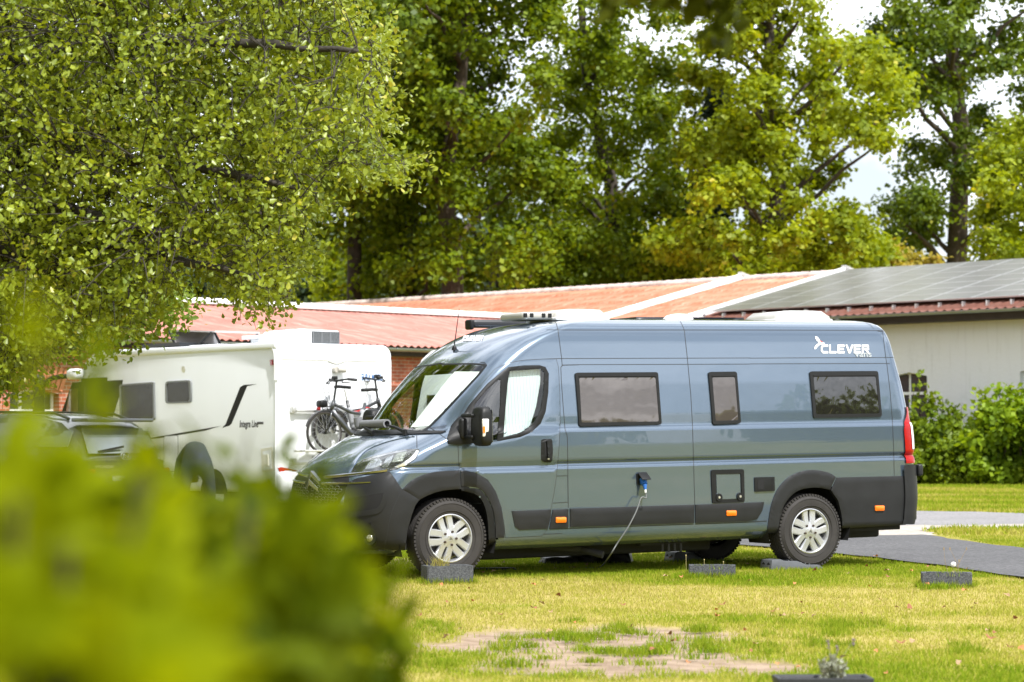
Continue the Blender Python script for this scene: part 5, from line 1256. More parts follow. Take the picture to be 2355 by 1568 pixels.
# ================================================================== BICYCLES
def bicycle(M,label,facing,colf,extra):
    r=empty('bicycle',mat=M); tag(r,label,'bicycle'); R_=.345
    Mf=mat('frame_'+colf[0],colf[1],.35,coat=.6); Mb=M_black; Mi=mat('spoke_steel',(.55,.55,.55),.3,.9)
    for x in(0,1.12):
        q=MB(); rr=R_
        q.lathe([(rr-.022+.022*math.cos(k*math.pi/4),.022*math.sin(k*math.pi/4)) for k in range(8)],(x,0,0),'y',48,closed=True); t=q.build('tyre',M_rubber,r,True)
        q=MB(); q.lathe([(rr-.045,-.012),(rr-.03,-.012),(rr-.03,.012),(rr-.045,.012)],(x,0,0),'y',48,closed=True); rm=q.build('rim',mat('bike_rim_'+colf[0],(.30,.30,.31),.35,.6),t,True)
        q=MB()
        for k in range(18): a=k*math.pi/9; q.cyl((x+.03*math.cos(a+1.2),.02*(1 if k%2 else -1),.03*math.sin(a+1.2)),(x+(rr-.04)*math.cos(a),0,(rr-.04)*math.sin(a)),.0022,None,4,False)
        q.build('spokes',Mi,t); q=MB(); q.cyl((x,-.05,0),(x,.05,0),.028,.028,12); q.build('hub',Mb,t,40)
        q=MB(); a0,a1=(rad(20),rad(200)) if x==0 else (rad(15),rad(150)); n=20; vs=[];fs=[]
        for k in range(n+1):
            a=a0+(a1-a0)*k/n
            for y in(-.03,0,.03): vs.append((x+(R_+.012+(.008 if y==0 else 0))*math.cos(a),y,(R_+.012+(.008 if y==0 else 0))*math.sin(a)))
        for k in range(n):
            for j in range(2): fs.append((3*k+j,3*k+j+1,3*k+j+4,3*k+j+3))
        q.add(vs,fs); q.build('mudguard',mat('grey_mudguard',(.05,.05,.052),.4),r,True)
    bb=(.46,0,-.05); st=(.32,0,.48); ht=(.93,0,.52); hb_=(.98,0,.36)
    q=MB(); q.tube([st,bb],.030,8); q.tube([bb,(.62,0,.0),hb_],.050,8); q.tube([(.36,0,.30),(.6,0,.33),(.94,0,.47)],.028,8); q.tube([ht,hb_],.034,8)
    for y in(-.06,.06): q.tube([(0,y,0),(.42,y*.6,-.05)],.012,6); q.tube([(0,y,0),(.36,y*.4,.33)],.010,6); q.tube([hb_,(1.02,y,.30),(1.12,y,0)],.013,6)
    q.build('frame',Mf,r,True)
    q=MB(); q.tube([(.34,0,.40),(.27,0,.66)],.014,8); q.build('seat_post',M_alu,r); q=MB(); n=8
    prs=[(-.15,.085,.0),(-.10,.09,.005),(-.03,.06,0),(.06,.032,-.005),(.13,.022,-.01)]; vs=[];fs=[]
    for x,w_,dz in prs:
        for k in range(8): a=k*math.pi/4; vs.append((.26+x,w_*math.cos(a),.70+dz+.028*math.sin(a)))
    for i in range(4):
        for k in range(8): fs.append((i*8+k,i*8+(k+1)%8,i*8+8+(k+1)%8,i*8+8+k))
    fs+=[tuple(range(8)),tuple(range(32,40))]; q.add(vs,fs); q.build('saddle',Mb,r,True)
    q=MB(); q.tube([ht,(.90,0,.70),(.88,0,.82)],.018,8); q.tube(spline([(.78,-.31,.85),(.83,-.24,.86),(.89,-.10,.84),(.90,0,.83),(.89,.10,.84),(.83,.24,.86),(.78,.31,.85)],5),.015,8)
    for y in(-.3,.3): q.tube([(.84,y*.85,.86),(.70,y*1.08,.845)],.024,8); q.tube([(.88,y*.6,.85),(.93,y*.75,.80),(.82,y*.95,.80)],.011,5)
    q.box((.92,0,.88),(.07,.09,.06),bev=.01); q.build('handlebar',Mb,r,40)
    q=MB(); q.tube(spline([(.90,.02,.84),(1.06,.03,.78),(1.02,.02,.5)],6),.005,5); q.tube(spline([(.90,-.05,.84),(1.10,-.05,.72),(1.0,-.02,.45)],6),.005,5); q.build('brake_cable',Mb,r)
    q=MB(); q.cyl((.46,-.045,-.05),(.46,.045,-.05),.07,.07,16); q.lathe([(.05,-.075),(.085,-.075),(.085,-.07),(.05,-.07)],(.46,0,-.05),'y',24,closed=True)
    for s_ in(-1,1): q.tube([(.46,-.09*s_,-.05),(.46+.12*s_,-.10*s_,-.17)],.012,6); q.box((.46+.12*s_,-.15*s_,-.17),(.09,.09,.02))
    q.build('crank',mat('crank_grey',(.2,.2,.21),.4,.6),r,40)
    q=MB(); q.lathe([(.01,-.06),(.05,-.06),(.055,-.035),(.01,-.03)],(0,0,0),'y',16); q.build('cassette',Mi,r)
    q=MB(); q.tube([(-.20,-.06,.37),(.22,-.06,.40)],.007,5); q.tube([(-.20,.06,.37),(.22,.06,.40)],.007,5)
    for y in(-.07,.07): q.tube([(-.12,y,.37),(0,y,0)],.006,5); q.tube([(.08,y,.38),(0,y,0)],.006,5)
    for x in(-.2,-.05,.1,.22): q.tube([(x,-.06,.375),(x,.06,.375)],.006,5)
    q.build('carrier',Mb,r)
    q=MB(); q.box((-.24,0,.34),(.03,.09,.05),bev=.01); q.build('rear_light',M_red,r,40)
    if 'battery' in extra: q=MB(); q.box((.40,0,.20),(.09,.08,.36),Matrix.Rotation(rad(-14),3,'Y'),bev=.03); q.build('battery',mat('grey_battery',(.33,.34,.36),.35),r,40)
    if 'pannier' in extra:
        q=MB(); q.box((.0,.11,.12),(.34,.12,.36),bev=.05); q.build('pannier',Mb,r,40)
    if 'bag' in extra:
        q=MB(); q.box((-.17,.0,.42),(.16,.16,.12),bev=.04); q.build('bag',Mb,r,40)
    return r
c1_=mR(*z5(600,1112),-.25); Ma=MHM@Matrix.Translation((c1_[0],-.25,c1_[1])); bicycle(Ma,'black bicycle facing right on the rack with red rear light and mudguards','r',('black',(.008,.009,.010)),('bag','battery','pannier'))
c2_=mR(*z5(508,1150),-.50); Mb_=MHM@Matrix.Translation((c2_[0]+1.12,-.50,c2_[1]))@Matrix.Rotation(math.pi,4,'Z'); bicycle(Mb_,'dark grey bicycle facing left, its front wheel hanging nearest the camera','l',('grey',(.03,.033,.036)),('battery','pannier'))
# red lock cable
q=MB(); pts=[]
for (x,y) in ((900,860),(960,855),(1035,840),(1045,900),(1050,830),(1100,805),(1150,815)): a=mR(*z5(x,y),-.42); pts.append((a[0],-.42,a[1]))
q.tube(spline(pts,5),.012,6); q.v=[tuple(MHM@Vector(v)) for v in q.v]; o=q.build('lock_cable',mat('red_cable',(.5,.02,.02),.4),None,True); tag(o,'red lock cable strung between the two bicycles','bike lock')
# ================================================================== SECOND WHITE MOTORHOME (mostly hidden)
p2=at_y(946,1005,46.); CM=frame((p2.x,p2.y,0),(math.cos(rad(50)),math.sin(rad(50)),0)); CM.translation=CM.translation-(CM.to_3x3()@Vector((0,2.25,0))); cm=empty('camper',mat=CM); tag(cm,'white camper with rounded roof edge half hidden behind the campervan','camper')
zc=at_y(985,800,46.).z
pr2=[(0,.4),(0,1.7),(.06,2.25),(.22,zc-.22),(.5,zc-.04),(.95,zc+.02),(5.6,zc+.02),(5.75,zc-.1),(5.8,.4)]
bm=MB(); bm.prism(pr2,lambda a,b_,d:Vector((a,d,b_)),0,2.25); bm.build('body',M_mh,cm,35,bevel=.07)
q=MB(); q.box((2.6,-.012,1.75),(1.1,.03,.6),bev=.01); q.build('side_window',M_mhwin,cm,40); q=MB(); q.box((4.4,-.012,1.75),(.7,.03,.5),bev=.01); q.build('side_window',M_mhwin,cm,40)
q=MB(); q.box((-.012,1.1,1.85),(.03,1.5,.5),bev=.01); q.build('rear_window',M_mhwin,cm,40)
for x in(1.0,4.9):
    for y in(.12,2.13):
        q=MB(); q.lathe([(0,-.06),(.2,-.1),(.3,-.11),(.34,-.08),(.34,.08),(.3,.11),(.2,.1),(0,.06)],(x,y,.34),'y',28); q.build('wheel',M_rubber,cm,True)
# ================================================================== SILVER CAR
zD=mk(300,1700,800/2091)
HD=rad(90+54); hc=at_y(284,1057,34.6); fwd=Vector((math.cos(HD),math.sin(HD),0)); KM=Matrix(((fwd.x,-fwd.y,0,hc.x),(fwd.y,fwd.x,0,hc.y),(0,0,1,0),(0,0,0,1)))   # x forward, y left, z up, origin at the tail
car=empty('parked_car',mat=KM); tag(car,'silver grey SUV with red tail lights seen from behind through the bush','car'); KI=KM.inverted()
M_car=mat('silver_car_paint',(.07,.075,.08),.3,.6,coat=1); M_cgl=mat('car_glass',(.10,.12,.11),.05,coat=1)
def carloft():
    # stations along x; ring of (y,z)
    st=[(0.0,.86,.80,.62,1.02),(.06,.90,.84,.66,1.10),(.25,.92,.90,.70,1.40),(.5,.925,.92,.68,1.56),(.9,.93,.93,.66,1.63),(1.8,.93,.93,.64,1.66),(2.5,.93,.93,.63,1.62),(3.0,.93,.93,.66,1.36),(3.4,.92,.92,.74,1.06),(4.1,.90,.88,.72,.98),(4.42,.80,.76,.6,.80),(4.48,.7,.66,.5,.62)]
    vs=[];fs=[];
    for x,w0,w1,wr,zt_ in st:
        zb=.30; zw=min(.98,zt_-.04); ring=[(w0*.95,zb),(w0,.45),(w1+.0,.75),(w1*.97,zw),(wr+.04,(zt_-.05) if zt_>1.1 else zt_-.02),(wr*.8,zt_),(0,zt_+.015)]
        R2=ring+[(-y,z) for y,z in ring[-2::-1]]; vs+= [(x,y,z) for y,z in R2]
    n=13
    for i in range(len(st)-1):
        for k in range(n-1): fs.append((i*n+k,i*n+k+1,(i+1)*n+k+1,(i+1)*n+k))
        fs.append((i*n+n-1,i*n,(i+1)*n,(i+1)*n+n-1))
    fs.append(tuple(range(n))[::-1]); fs.append(tuple((len(st)-1)*n+k for k in range(n)))
    q=MB(); q.add(vs,fs); return q
cb=carloft().build('body',M_car,car,30)
def tailc(u,v,x=0.): p=KI@at_plane(u,v,KM@Vector((x,0,0)),fwd); return (p.y,p.z)
def cpatch(px,off,thick,name,mat_,parent=car,x=0.,slope=0.):
    poly=[tailc(*zD(*p),x) for p in px]
    return patch(poly,off,thick,.5,P=lambda a,z: Vector((x+slope*(z-1.05),a,z)),Nn=lambda a,z: Vector((-1,0,0))).build(name,mat_,parent,40)
q=MB(); q.add([(.03,-.70,1.08),(.03,.70,1.08),(.27,.60,1.44),(.27,-.60,1.44)],[(0,1,2,3)]); q.v=[(x-.035,y,z) for x,y,z in q.v]; rw=q.build('rear_window',M_cgl,car); q=MB(); q.box((.0,.25,1.14),(.02,.5,.03),Matrix.Rotation(rad(-8),3,'X')); q.build('rear_wiper',M_black,rw)
q=MB(); q.box((.22,0,1.55),(.34,1.3,.05),bev=.015); q.build('spoiler',M_car,car,40)
q=MB()
for y in(-.58,.58): q.tube([(.5,y,1.57),(.8,y,1.65),(2.2,y,1.68),(2.6,y,1.62)],.02,6)
q.build('roof_rail',M_black,car,True)
q=MB(); q.box((-.02,0,.52),(.16,1.78,.34),bev=.05); q.build('rear_bumper',M_clad,car,40)
for s_ in(1,-1):
    q=MB(); q.box((-.012,s_*.74,.83),(.07,.30,.07),bev=.015); q.build('tail_light',M_red,car,40)
    q=MB(); q.box((.55,s_*.86,1.28),(.6,.02,.26),Matrix.Rotation(s_*rad(26),3,'X')); q.v=[(x,y*.92,z) for x,y,z in q.v]; q.build('side_glass',M_cgl,car); 
    q=MB(); q.box((1.7,s_*.86,1.28),(1.5,.02,.30),Matrix.Rotation(s_*rad(26),3,'X')); q.v=[(x,y*.92,z) for x,y,z in q.v]; q.build('side_glass',M_cgl,car)
def badge(txt,cy,cz,w_,h_,mat_,bold=.002):
    me=text_mesh(txt,h_*1.35,bold,1,depth=.003); ww=max(v.co.x for v in me.vertices); k=w_/ww
    return place_text('lettering',me,lambda x,y,z: Vector((-.045-z,cy+w_/2-x*k,cz+y)),mat_,car)
q=MB(); q.box((-.03,0,.92),(.03,1.5,.12)); q.build('tailgate_trim',M_clad,car)
badge('HYUNDAI',.42,.87,.36,.045,M_chrome); badge('TUCSON',-.56,.90,.26,.045,M_chrome)
q=MB(); q.box((-.05,0,.70),(.015,.52,.115),bev=.003); pl_=q.build('number_plate',mat('plate_white',(.75,.75,.72),.5),car)
me=text_mesh('629',.13,.001,1,depth=.002); place_text('plate_number',me,lambda x,y,z: Vector((-.060-z,.02-x*.8,.655+y)),mat('plate_ink',(.02,.02,.02),.6),pl_)
q=MB(); ring=[(-.045,.10*math.cos(k*math.pi/12),1.04+.052*math.sin(k*math.pi/12)) for k in range(25)]; q.tube(ring,.009,6,cap=False); q.tube(spline([(-.045,.055,1.005),(-.045,.04,1.065),(-.045,.0,1.04),(-.045,-.04,1.015),(-.045,-.055,1.075)],5),.011,6); q.build('emblem',M_chrome,car,True)
for x in(.85,3.6):
    for y in(-.84,.84):
        q=MB(); q.lathe([(0,-.05),(.2,-.1),(.23,-.11),(.33,-.10),(.35,-.06),(.35,.06),(.33,.10),(.23,.11),(.2,.1),(0,.05)],(x,y,.35),'y',28); q.build('wheel',M_rubber,car,True)
# ================================================================== PERSON, bent over beside the motorhome
def skin_body(name,joints,edges,mat_,parent=None,sub=2):
    me=bpy.data.meshes.new(name); me.from_pydata([j[:3] for j in joints],edges,[]); o=bpy.data.objects.new(name,me); COL.objects.link(o)
    o.modifiers.new('s','SKIN'); sv_=me.skin_vertices[0].data
    for i,j in enumerate(joints): rr=j[3]; sv_[i].radius=(rr,rr if len(j)<5 else j[4])
    sv_[0].use_root=True
    m=o.modifiers.new('u','SUBSURF'); m.levels=sub; m.render_levels=sub
    dg=bpy.context.evaluated_depsgraph_get(); me2=bpy.data.meshes.new_from_object(o.evaluated_get(dg)); bpy.data.objects.remove(o)
    o=link(name,me2,mat_,parent,True); return o
pp=at_z(452,1182,0.); pp=Vector((pp.x,pp.y,0)); pp=at_y(452,1100,36.3); pp.z=0
PM=frame((pp.x,pp.y,0),(math.cos(rad(12)),math.sin(rad(12)),0))     # x to the right, y away from the camera
J=[(0,0,.90,.15,.14),(0,.16,1.03,.165,.15),(.0,.36,1.04,.17,.15),(0,.52,.92,.16,.14),(0,.62,.80,.07),(0,.68,.70,.085),(0,.70,.62,.07), # spine, neck, head
   (-.13,-.01,.80,.115),(-.17,-.05,.50,.075),(-.18,.03,.12,.05),(-.19,-.08,.05,.045), # left leg (7..10)
   (.13,-.01,.80,.115),(.19,-.03,.50,.075),(.21,.05,.12,.05),(.22,-.06,.05,.045),   # right leg (11..14)
   (-.20,.50,.88,.065),(-.24,.56,.62,.05),(-.18,.60,.40,.036),(-.16,.62,.32,.03), # left arm
   (.20,.50,.88,.065),(.26,.56,.62,.05),(.20,.62,.42,.036),(.18,.64,.34,.03)]
E_=[(0,1),(1,2),(2,3),(3,4),(4,5),(5,6),(0,7),(7,8),(8,9),(9,10),(0,11),(11,12),(12,13),(13,14),(3,15),(15,16),(16,17),(17,18),(3,19),(19,20),(20,21),(21,22)]
J=[tuple(c*1.08 for c in j) for j in J]
M_navy=mat('dark_navy_clothing',(.018,.026,.034),.8,noise=(14,.25)); M_skin=mat('skin',(.45,.27,.19),.6)
per=skin_body('person',J,E_,M_navy); per.matrix_world=PM; tag(per,'person in dark clothing bending over beside the white motorhome','person')
q=MB(); q.lathe([(0,.10),(.05,.095),(.085,.05),(.095,0),(.085,-.05),(.05,-.07)],(0,.74,.69),'z',16); hr=q.build('hair',mat('brown_hair',(.05,.035,.02),.7,bump=(60,1,.01)),per,True)
for s_ in(-1,1):
    c_=[Vector(J[18 if s_<0 else 22][:3])]; q=MB(); base=c_[0]; q.tube([base,base+Vector((0,.01,-.05)),base+Vector((0,.02,-.10))],[.026,.04,.034],8)
    for f in range(4): q.tube([base+Vector((-.028+.019*f,.02,-.09)),base+Vector((-.03+.02*f,.035,-.135)),base+Vector((-.028+.019*f,.03,-.165+.01*abs(f-1.5)))],[.010,.009,.007],6)
    q.tube([base+Vector((s_*-.035,.01,-.04)),base+Vector((s_*-.06,.03,-.075)),base+Vector((s_*-.055,.045,-.105))],[.012,.010,.008],6); q.build('hand',M_skin,per,True)
    q=MB(); f_=Vector(J[10 if s_<0 else 14][:3]); q.box((f_.x,f_.y+.09,.045),(.10,.28,.09),bev=.035); q.build('shoe',M_black,per,40)
# ================================================================== TREES
def leaf_shape(kind):
    """vertices (unit leaf, base at origin, along +y) and faces"""
    if kind=='quad': return np.array([(-.42,0,0),(.42,0,0.0),(.42,1,0),(-.42,1,0)],float),[(0,1,2,3)]
    if kind=='kite': return np.array([(0,0,0),(.42,.45,.06),(0,1,0),(-.42,.45,.06)],float),[(0,1,2,3)]
    if kind=='round': return np.array([(0,0,0),(.30,.12,.05),(.47,.45,.09),(.36,.82,.05),(0,.96,-.02),(-.36,.82,.05),(-.47,.45,.09),(-.30,.12,.05),(0,.5,-.03)],float),[(0,1,8),(1,2,8),(2,3,8),(3,4,8),(4,5,8),(5,6,8),(6,7,8),(7,0,8)]
    if kind=='obov': return np.array([(0,0,0),(.24,.42,.07),(.33,.76,.04),(0,1,-.05),(-.33,.76,.04),(-.24,.42,.07),(0,.6,-.03)],float),[(0,1,6),(1,2,6),(2,3,6),(3,4,6),(4,5,6),(5,0,6)]
    if kind=='oval': return np.array([(0,0,0),(.22,.2,.05),(.30,.5,.07),(.18,.8,.03),(0,1,-.06),(-.18,.8,.03),(-.30,.5,.07),(-.22,.2,.05),(0,.5,-.02)],float),[(0,1,8),(1,2,8),(2,3,8),(3,4,8),(4,5,8),(5,6,8),(6,7,8),(7,0,8)]
def leaves(name,pos,size,kind,mat_,parent,up=.5,out=None,droop=0.,axis=None):
    """pos (N,3); normals biased upwards by up, outwards by out (N,3)"""
    n=len(pos); nr=RNG.normal(0,1,(n,3)); nr/=np.linalg.norm(nr,axis=1)[:,None]; nr[:,2]+=up
    if out is not None: nr+=out
    nr/=np.linalg.norm(nr,axis=1)[:,None]
    ax=RNG.normal(0,1,(n,3)) if axis is None else axis+RNG.normal(0,.45,(n,3)); ax[:,2]-=droop; ax-=(ax*nr).sum(1)[:,None]*nr; ax/=np.linalg.norm(ax,axis=1)[:,None]; bx=np.cross(ax,nr)
    V,Fc=leaf_shape(kind); k=len(V); sz=np.broadcast_to(size,(n,))
    co=pos[:,None,:]+sz[:,None,None]*(V[None,:,0,None]*bx[:,None,:]+V[None,:,1,None]*ax[:,None,:]+V[None,:,2,None]*nr[:,None,:])
    fn=len(Fc[0]); idx=(np.array(Fc)[None]+ (np.arange(n)*k)[:,None,None]).ravel()
    return bulk(name,co.reshape(-1,3),fn,idx,mat_,parent)
def pin(poly,n,rs=RNG):
    P=np.array(poly,float); x0,y0=P.min(0);x1,y1=P.max(0); o=np.empty((0,2))
    while len(o)<n:
        q=np.stack([rs.uniform(x0,x1,n*3),rs.uniform(y0,y1,n*3)],1); o=np.concatenate([o,q[sdist(q[:,0],q[:,1],P)>0]])
    return o[:n]
def rays(uv):
    x=(uv[:,0]-CX)/F;y=-(uv[:,1]-CY)/F;c,s=math.cos(PIT),math.sin(PIT); return np.stack([x,c-y*s,s+y*c],1)
def to3(uv,d): r=rays(uv); return np.array([0,0,HC])+r*(d/r[:,1])[:,None]
M_bark=mat('dark_bark',(.055,.043,.033),.95,noise=(3,.4),bump=(9,1,.05)); M_twig=mat('dark_twig',(.03,.025,.012),.95)
M_bark2=mat('brown_bark',(.075,.056,.042),.95,noise=(3,.35),bump=(9,1,.05))
def limb(q,a,b,r0,r1,seg=5,wob=.25):
    a=Vector(a);b=Vector(b);L_=(b-a).length; pts=[];rs=[]
    for i in range(seg+1):
        t=i/seg; k=math.sin(t*math.pi)*wob*L_*.12; pts.append(a.lerp(b,t)+Vector((random.uniform(-k,k),random.uniform(-k,k),random.uniform(-k,k)+k*.4))); rs.append(r0+(r1-r0)*t)
    q.tube(pts,rs,7); return pts
def tree(name,label,cat,polys,depth,dd,trunk,tr,nclump,per,lsz,mleaf,clump=(1.0,1.7),group=None,kind='quad',bark=None,flat=.55,up=.6):
    """crown volume given by its outline(s) seen at that distance; clumps of leaves on the ends of limbs"""
    depth*=1.3; dd*=1.5; tr*=1.25; lsz*=1.12; clump=(clump[0]*.62,clump[1]*.85); nclump=int(nclump*2.3); per=int(per*.50)
    base=at_y(trunk[0][0],trunk[0][1],depth); base.z=0; root=empty(name,(base.x,base.y,0)); tag(root,label,cat,group)
    C_=[]
    for poly,wt in polys:
        m=int(nclump*wt); uv=pin(poly,m); d=depth+RNG.normal(0,dd,m).clip(-2*dd,2*dd); C_.append(to3(uv,d))
    C_=np.concatenate(C_); m=len(C_)
    rad_=RNG.uniform(clump[0],clump[1],m)
    P=[];O=[]
    idx=np.repeat(np.arange(m),per); n=len(idx); v=RNG.normal(0,1,(n,3)); v/=np.linalg.norm(v,axis=1)[:,None]; rr=np.abs(RNG.normal(.62,.33,n))
    # lumpy clumps
    lump=1+.28*np.sin(v[:,0]*5+idx*1.7)*np.sin(v[:,1]*4+idx)+.2*np.sin(v[:,2]*7+idx*.6)
    off=v*(rr*lump)[:,None]*rad_[idx][:,None]; off[:,2]*=.8; P=C_[idx]+off
    k=P[:,2]>.3; P=P[k]; v=v[k]
    P-=np.array([base.x,base.y,0])
    o=leaves('crown',P,RNG.uniform(.7,1.25,len(P))*lsz,kind,mleaf,root,up=up,out=v*.7)
    q=MB(); tp=[at_y(u,w_,depth) for u,w_ in trunk]; tp=[Vector((p.x,depth,p.z)) for p in tp]
    tp=[Vector((tp[0].x,depth,-.1))]+tp
    R_=[tr*(1.15-.85*i/(len(tp)-1)) if i else tr*1.4 for i in range(len(tp))]
    q.tube([p-Vector((base.x,base.y,0)) for p in tp],R_,10)
    top=tp[1:]
    for i in range(0,m,7):
        c_=Vector(C_[i]); best=min(top,key=lambda p:(p-c_-Vector((0,0,-(abs(p.x-c_.x)*.5)))).length); 
        # start from the trunk lower than the clump
        zz=max(tp[1].z*.6,c_.z-abs(c_.x-best.x)*.6-1.0); 
        for a,b_ in zip(tp[:-1],tp[1:]):
            if a.z<=zz<=b_.z: best=a.lerp(b_,(zz-a.z)/max(b_.z-a.z,.01)); break
        limb(q,best-Vector((base.x,base.y,0)),c_-Vector((base.x,base.y,0)),tr*.28,.03)
    t=q.build('trunk',bark or M_bark,root,True,fixn=False)
    return root
Lg=mat_leaf('leaf_mid_green',(.055,.105,.003),(.235,.31,.008),(.38,.37,.02),trans=.42,scale=.35)
Ly=mat_leaf('leaf_yellow_green',(.11,.165,.004),(.31,.37,.012),(.45,.42,.03),trans=.45,scale=.35)
Ld=mat_leaf('leaf_deep_green',(.03,.065,.003),(.145,.205,.007),(.24,.25,.015),trans=.35,scale=.35)
Lo=mat_leaf('leaf_olive_yellow',(.20,.19,.02),(.42,.34,.05),(.5,.3,.06),trans=.4,scale=.35)
GT='tall trees behind the buildings'
tree('deciduous_tree','tall tree with dark trunk, left of the pale brown trunk, above the pink roof','tree',[([(760,-620),(1130,-620),(1110,120),(1080,300),(1060,480),(1000,640),(880,660),(800,560),(740,420),(760,200)],1)],84,2.6,[(937,1005),(935,640),(925,450),(930,200),(900,-50)],.42,70,520,.165,Lg,group=GT)
tree('deciduous_tree','tall tree with pale brown trunk just above the pink roof ridge','tree',[([(880,-640),(1300,-640),(1290,80),(1260,330),(1290,500),(1240,640),(1110,650),(960,600),(900,480),(880,200)],1)],80,2.4,[(1040,1005),(1040,600),(1020,420),(1060,180),(1080,-60)],.45,79,520,.165,Lg,bark=M_bark2,group=GT)
tree('deciduous_tree','tall green tree with forked dark trunks above the grey van cab','tree',[([(1250,-560),(1600,-560),(1600,60),(1570,300),(1600,480),(1560,640),(1330,660),(1220,600),(1260,350),(1240,100)],1)],88,3,[(1430,1005),(1410,620),(1405,420),(1350,200),(1330,-80)],.40,109,520,.165,Lg,group=GT)
tree('deciduous_tree','bright yellow green tree reaching over the solar roof, middle right','tree',[([(1590,140),(1650,-400),(1870,-400),(1880,60),(1950,230),(1925,330),(1945,470),(2020,590),(1900,640),(1560,650),(1500,560),(1620,440),(1560,330)],.8),([(1850,120),(2000,80),(2080,200),(2140,250),(2040,330),(1900,300)],.12),([(1930,520),(1990,540),(2040,590),(1960,620)],.06)],76,2.2,[(1800,1005),(1780,620),(1790,400),(1765,180),(1775,-80)],.40,112,520,.155,Ly,clump=(.75,1.35),group=GT)
tree('deciduous_tree','tall tree with bare brown lower trunk above the solar roof at the right','tree',[([(2060,-450),(2450,-450),(2450,120),(2380,330),(2290,560),(2250,520),(2200,420),(2120,470),(2060,330),(2090,120),(2040,40)],.78),([(2040,480),(2130,440),(2160,500),(2110,570),(2040,540)],.10),([(1980,60),(2070,80),(2100,180),(2000,170)],.08)],92,2.5,[(2200,1005),(2200,600),(2210,300),(2190,120),(2215,-100)],.52,84,520,.165,Ld,bark=M_bark2,group=GT)
tree('deciduous_tree','light green tree cut off by the right edge above the solar roof','tree',[([(2240,470),(2300,250),(2420,150),(2600,200),(2600,640),(2260,640)],1)],80,2.2,[(2450,1005),(2440,600),(2430,350),(2440,150)],.35,46,560,.15,Ly,clump=(.7,1.3),group=GT)
tree('deciduous_tree','dark tree hanging down at the top left, behind the leaning alder','tree',[([(560,-640),(960,-640),(940,60),(880,230),(790,330),(700,600),(640,640),(560,400)],1)],70,2.4,[(640,1005),(645,650),(660,400),(700,150),(720,-80)],.36,56,430,.18,Ld,group=GT)
GB='bushes along the far side of the hall roofs'
tree('bush','rounded green bush behind the orange roof, left of its white gable strip','bush',[([(1180,580),(1330,540),(1480,560),(1500,690),(1180,700)],1)],86,1.8,[(1340,1005),(1340,700),(1340,620)],.12,26,430,.17,Lg,clump=(.8,1.3),group=GB)
tree('bush','yellow green bush behind the orange roof between its two white gable strips','bush',[([(1500,590),(1600,540),(1740,560),(1860,600),(1860,660),(1500,690)],1)],84,1.8,[(1680,1005),(1680,700),(1680,620)],.12,30,430,.16,Ly,clump=(.8,1.2),group=GB)
tree('bush','pale yellow bush just over the peak of the solar roof','bush',[([(1880,600),(1960,560),(2100,570),(2150,600),(2150,660),(1880,660)],1)],86,1.6,[(2010,1005),(2010,700),(2010,620)],.10,20,430,.15,Lo,clump=(.6,1.0),group=GB)
tree('bush','bright green bush over the left end of the pink roof ridge','bush',[([(720,600),(780,560),(850,600),(860,740),(720,740)],1)],110,2,[(780,1005),(780,740),(780,650)],.12,18,430,.2,Ly,clump=(.8,1.3),group=GB)
# shaded undergrowth and the far wood closing the view
tree('deciduous_tree','dark tree in the back row above the pink roof','tree',[([(820,200),(1100,150),(1300,300),(1400,500),(1350,720),(1000,740),(800,700)],1)],104,2.5,[(1140,1005),(1140,700),(1130,450),(1140,250)],.4,26,380,.24,Ld,clump=(1.3,2.1),group=GT)
tree('conifer','narrow dark ivy covered tree between the green and the yellow green tree','tree',[([(1625,180),(1665,190),(1685,420),(1650,560),(1600,540),(1615,330)],1)],83,.8,[(1640,1005),(1640,600),(1640,350),(1645,180)],.22,30,420,.13,mat_leaf('dark_needles',(.015,.03,.016),(.04,.065,.03),trans=.15,scale=.5),clump=(.5,.9))
P_=[];nf=16000; uv=pin([(-200,560),(300,560),(640,540),(760,600),(900,560),(1200,560),(1700,600),(1980,620),(2010,760),(-200,800)],260); C3=to3(uv,RNG.uniform(185,205,260)); ix=np.repeat(np.arange(260),150); vv=RNG.normal(0,1,(len(ix),3)); vv/=np.linalg.norm(vv,axis=1)[:,None]
o=leaves('far_wood',C3[ix]+vv*RNG.uniform(1,3.4,len(ix))[:,None],RNG.uniform(.6,1.1,len(ix)),'quad',mat_leaf('haze_tinted_leaf',(.05,.085,.055),(.09,.13,.075),trans=.3,scale=.2),None,up=.5,out=vv*.6); tag(o,'distant wood behind the roofs, tinted blue green for haze','woodland',kind='stuff')  # haze of distance is put into the leaf colour as a blue tint
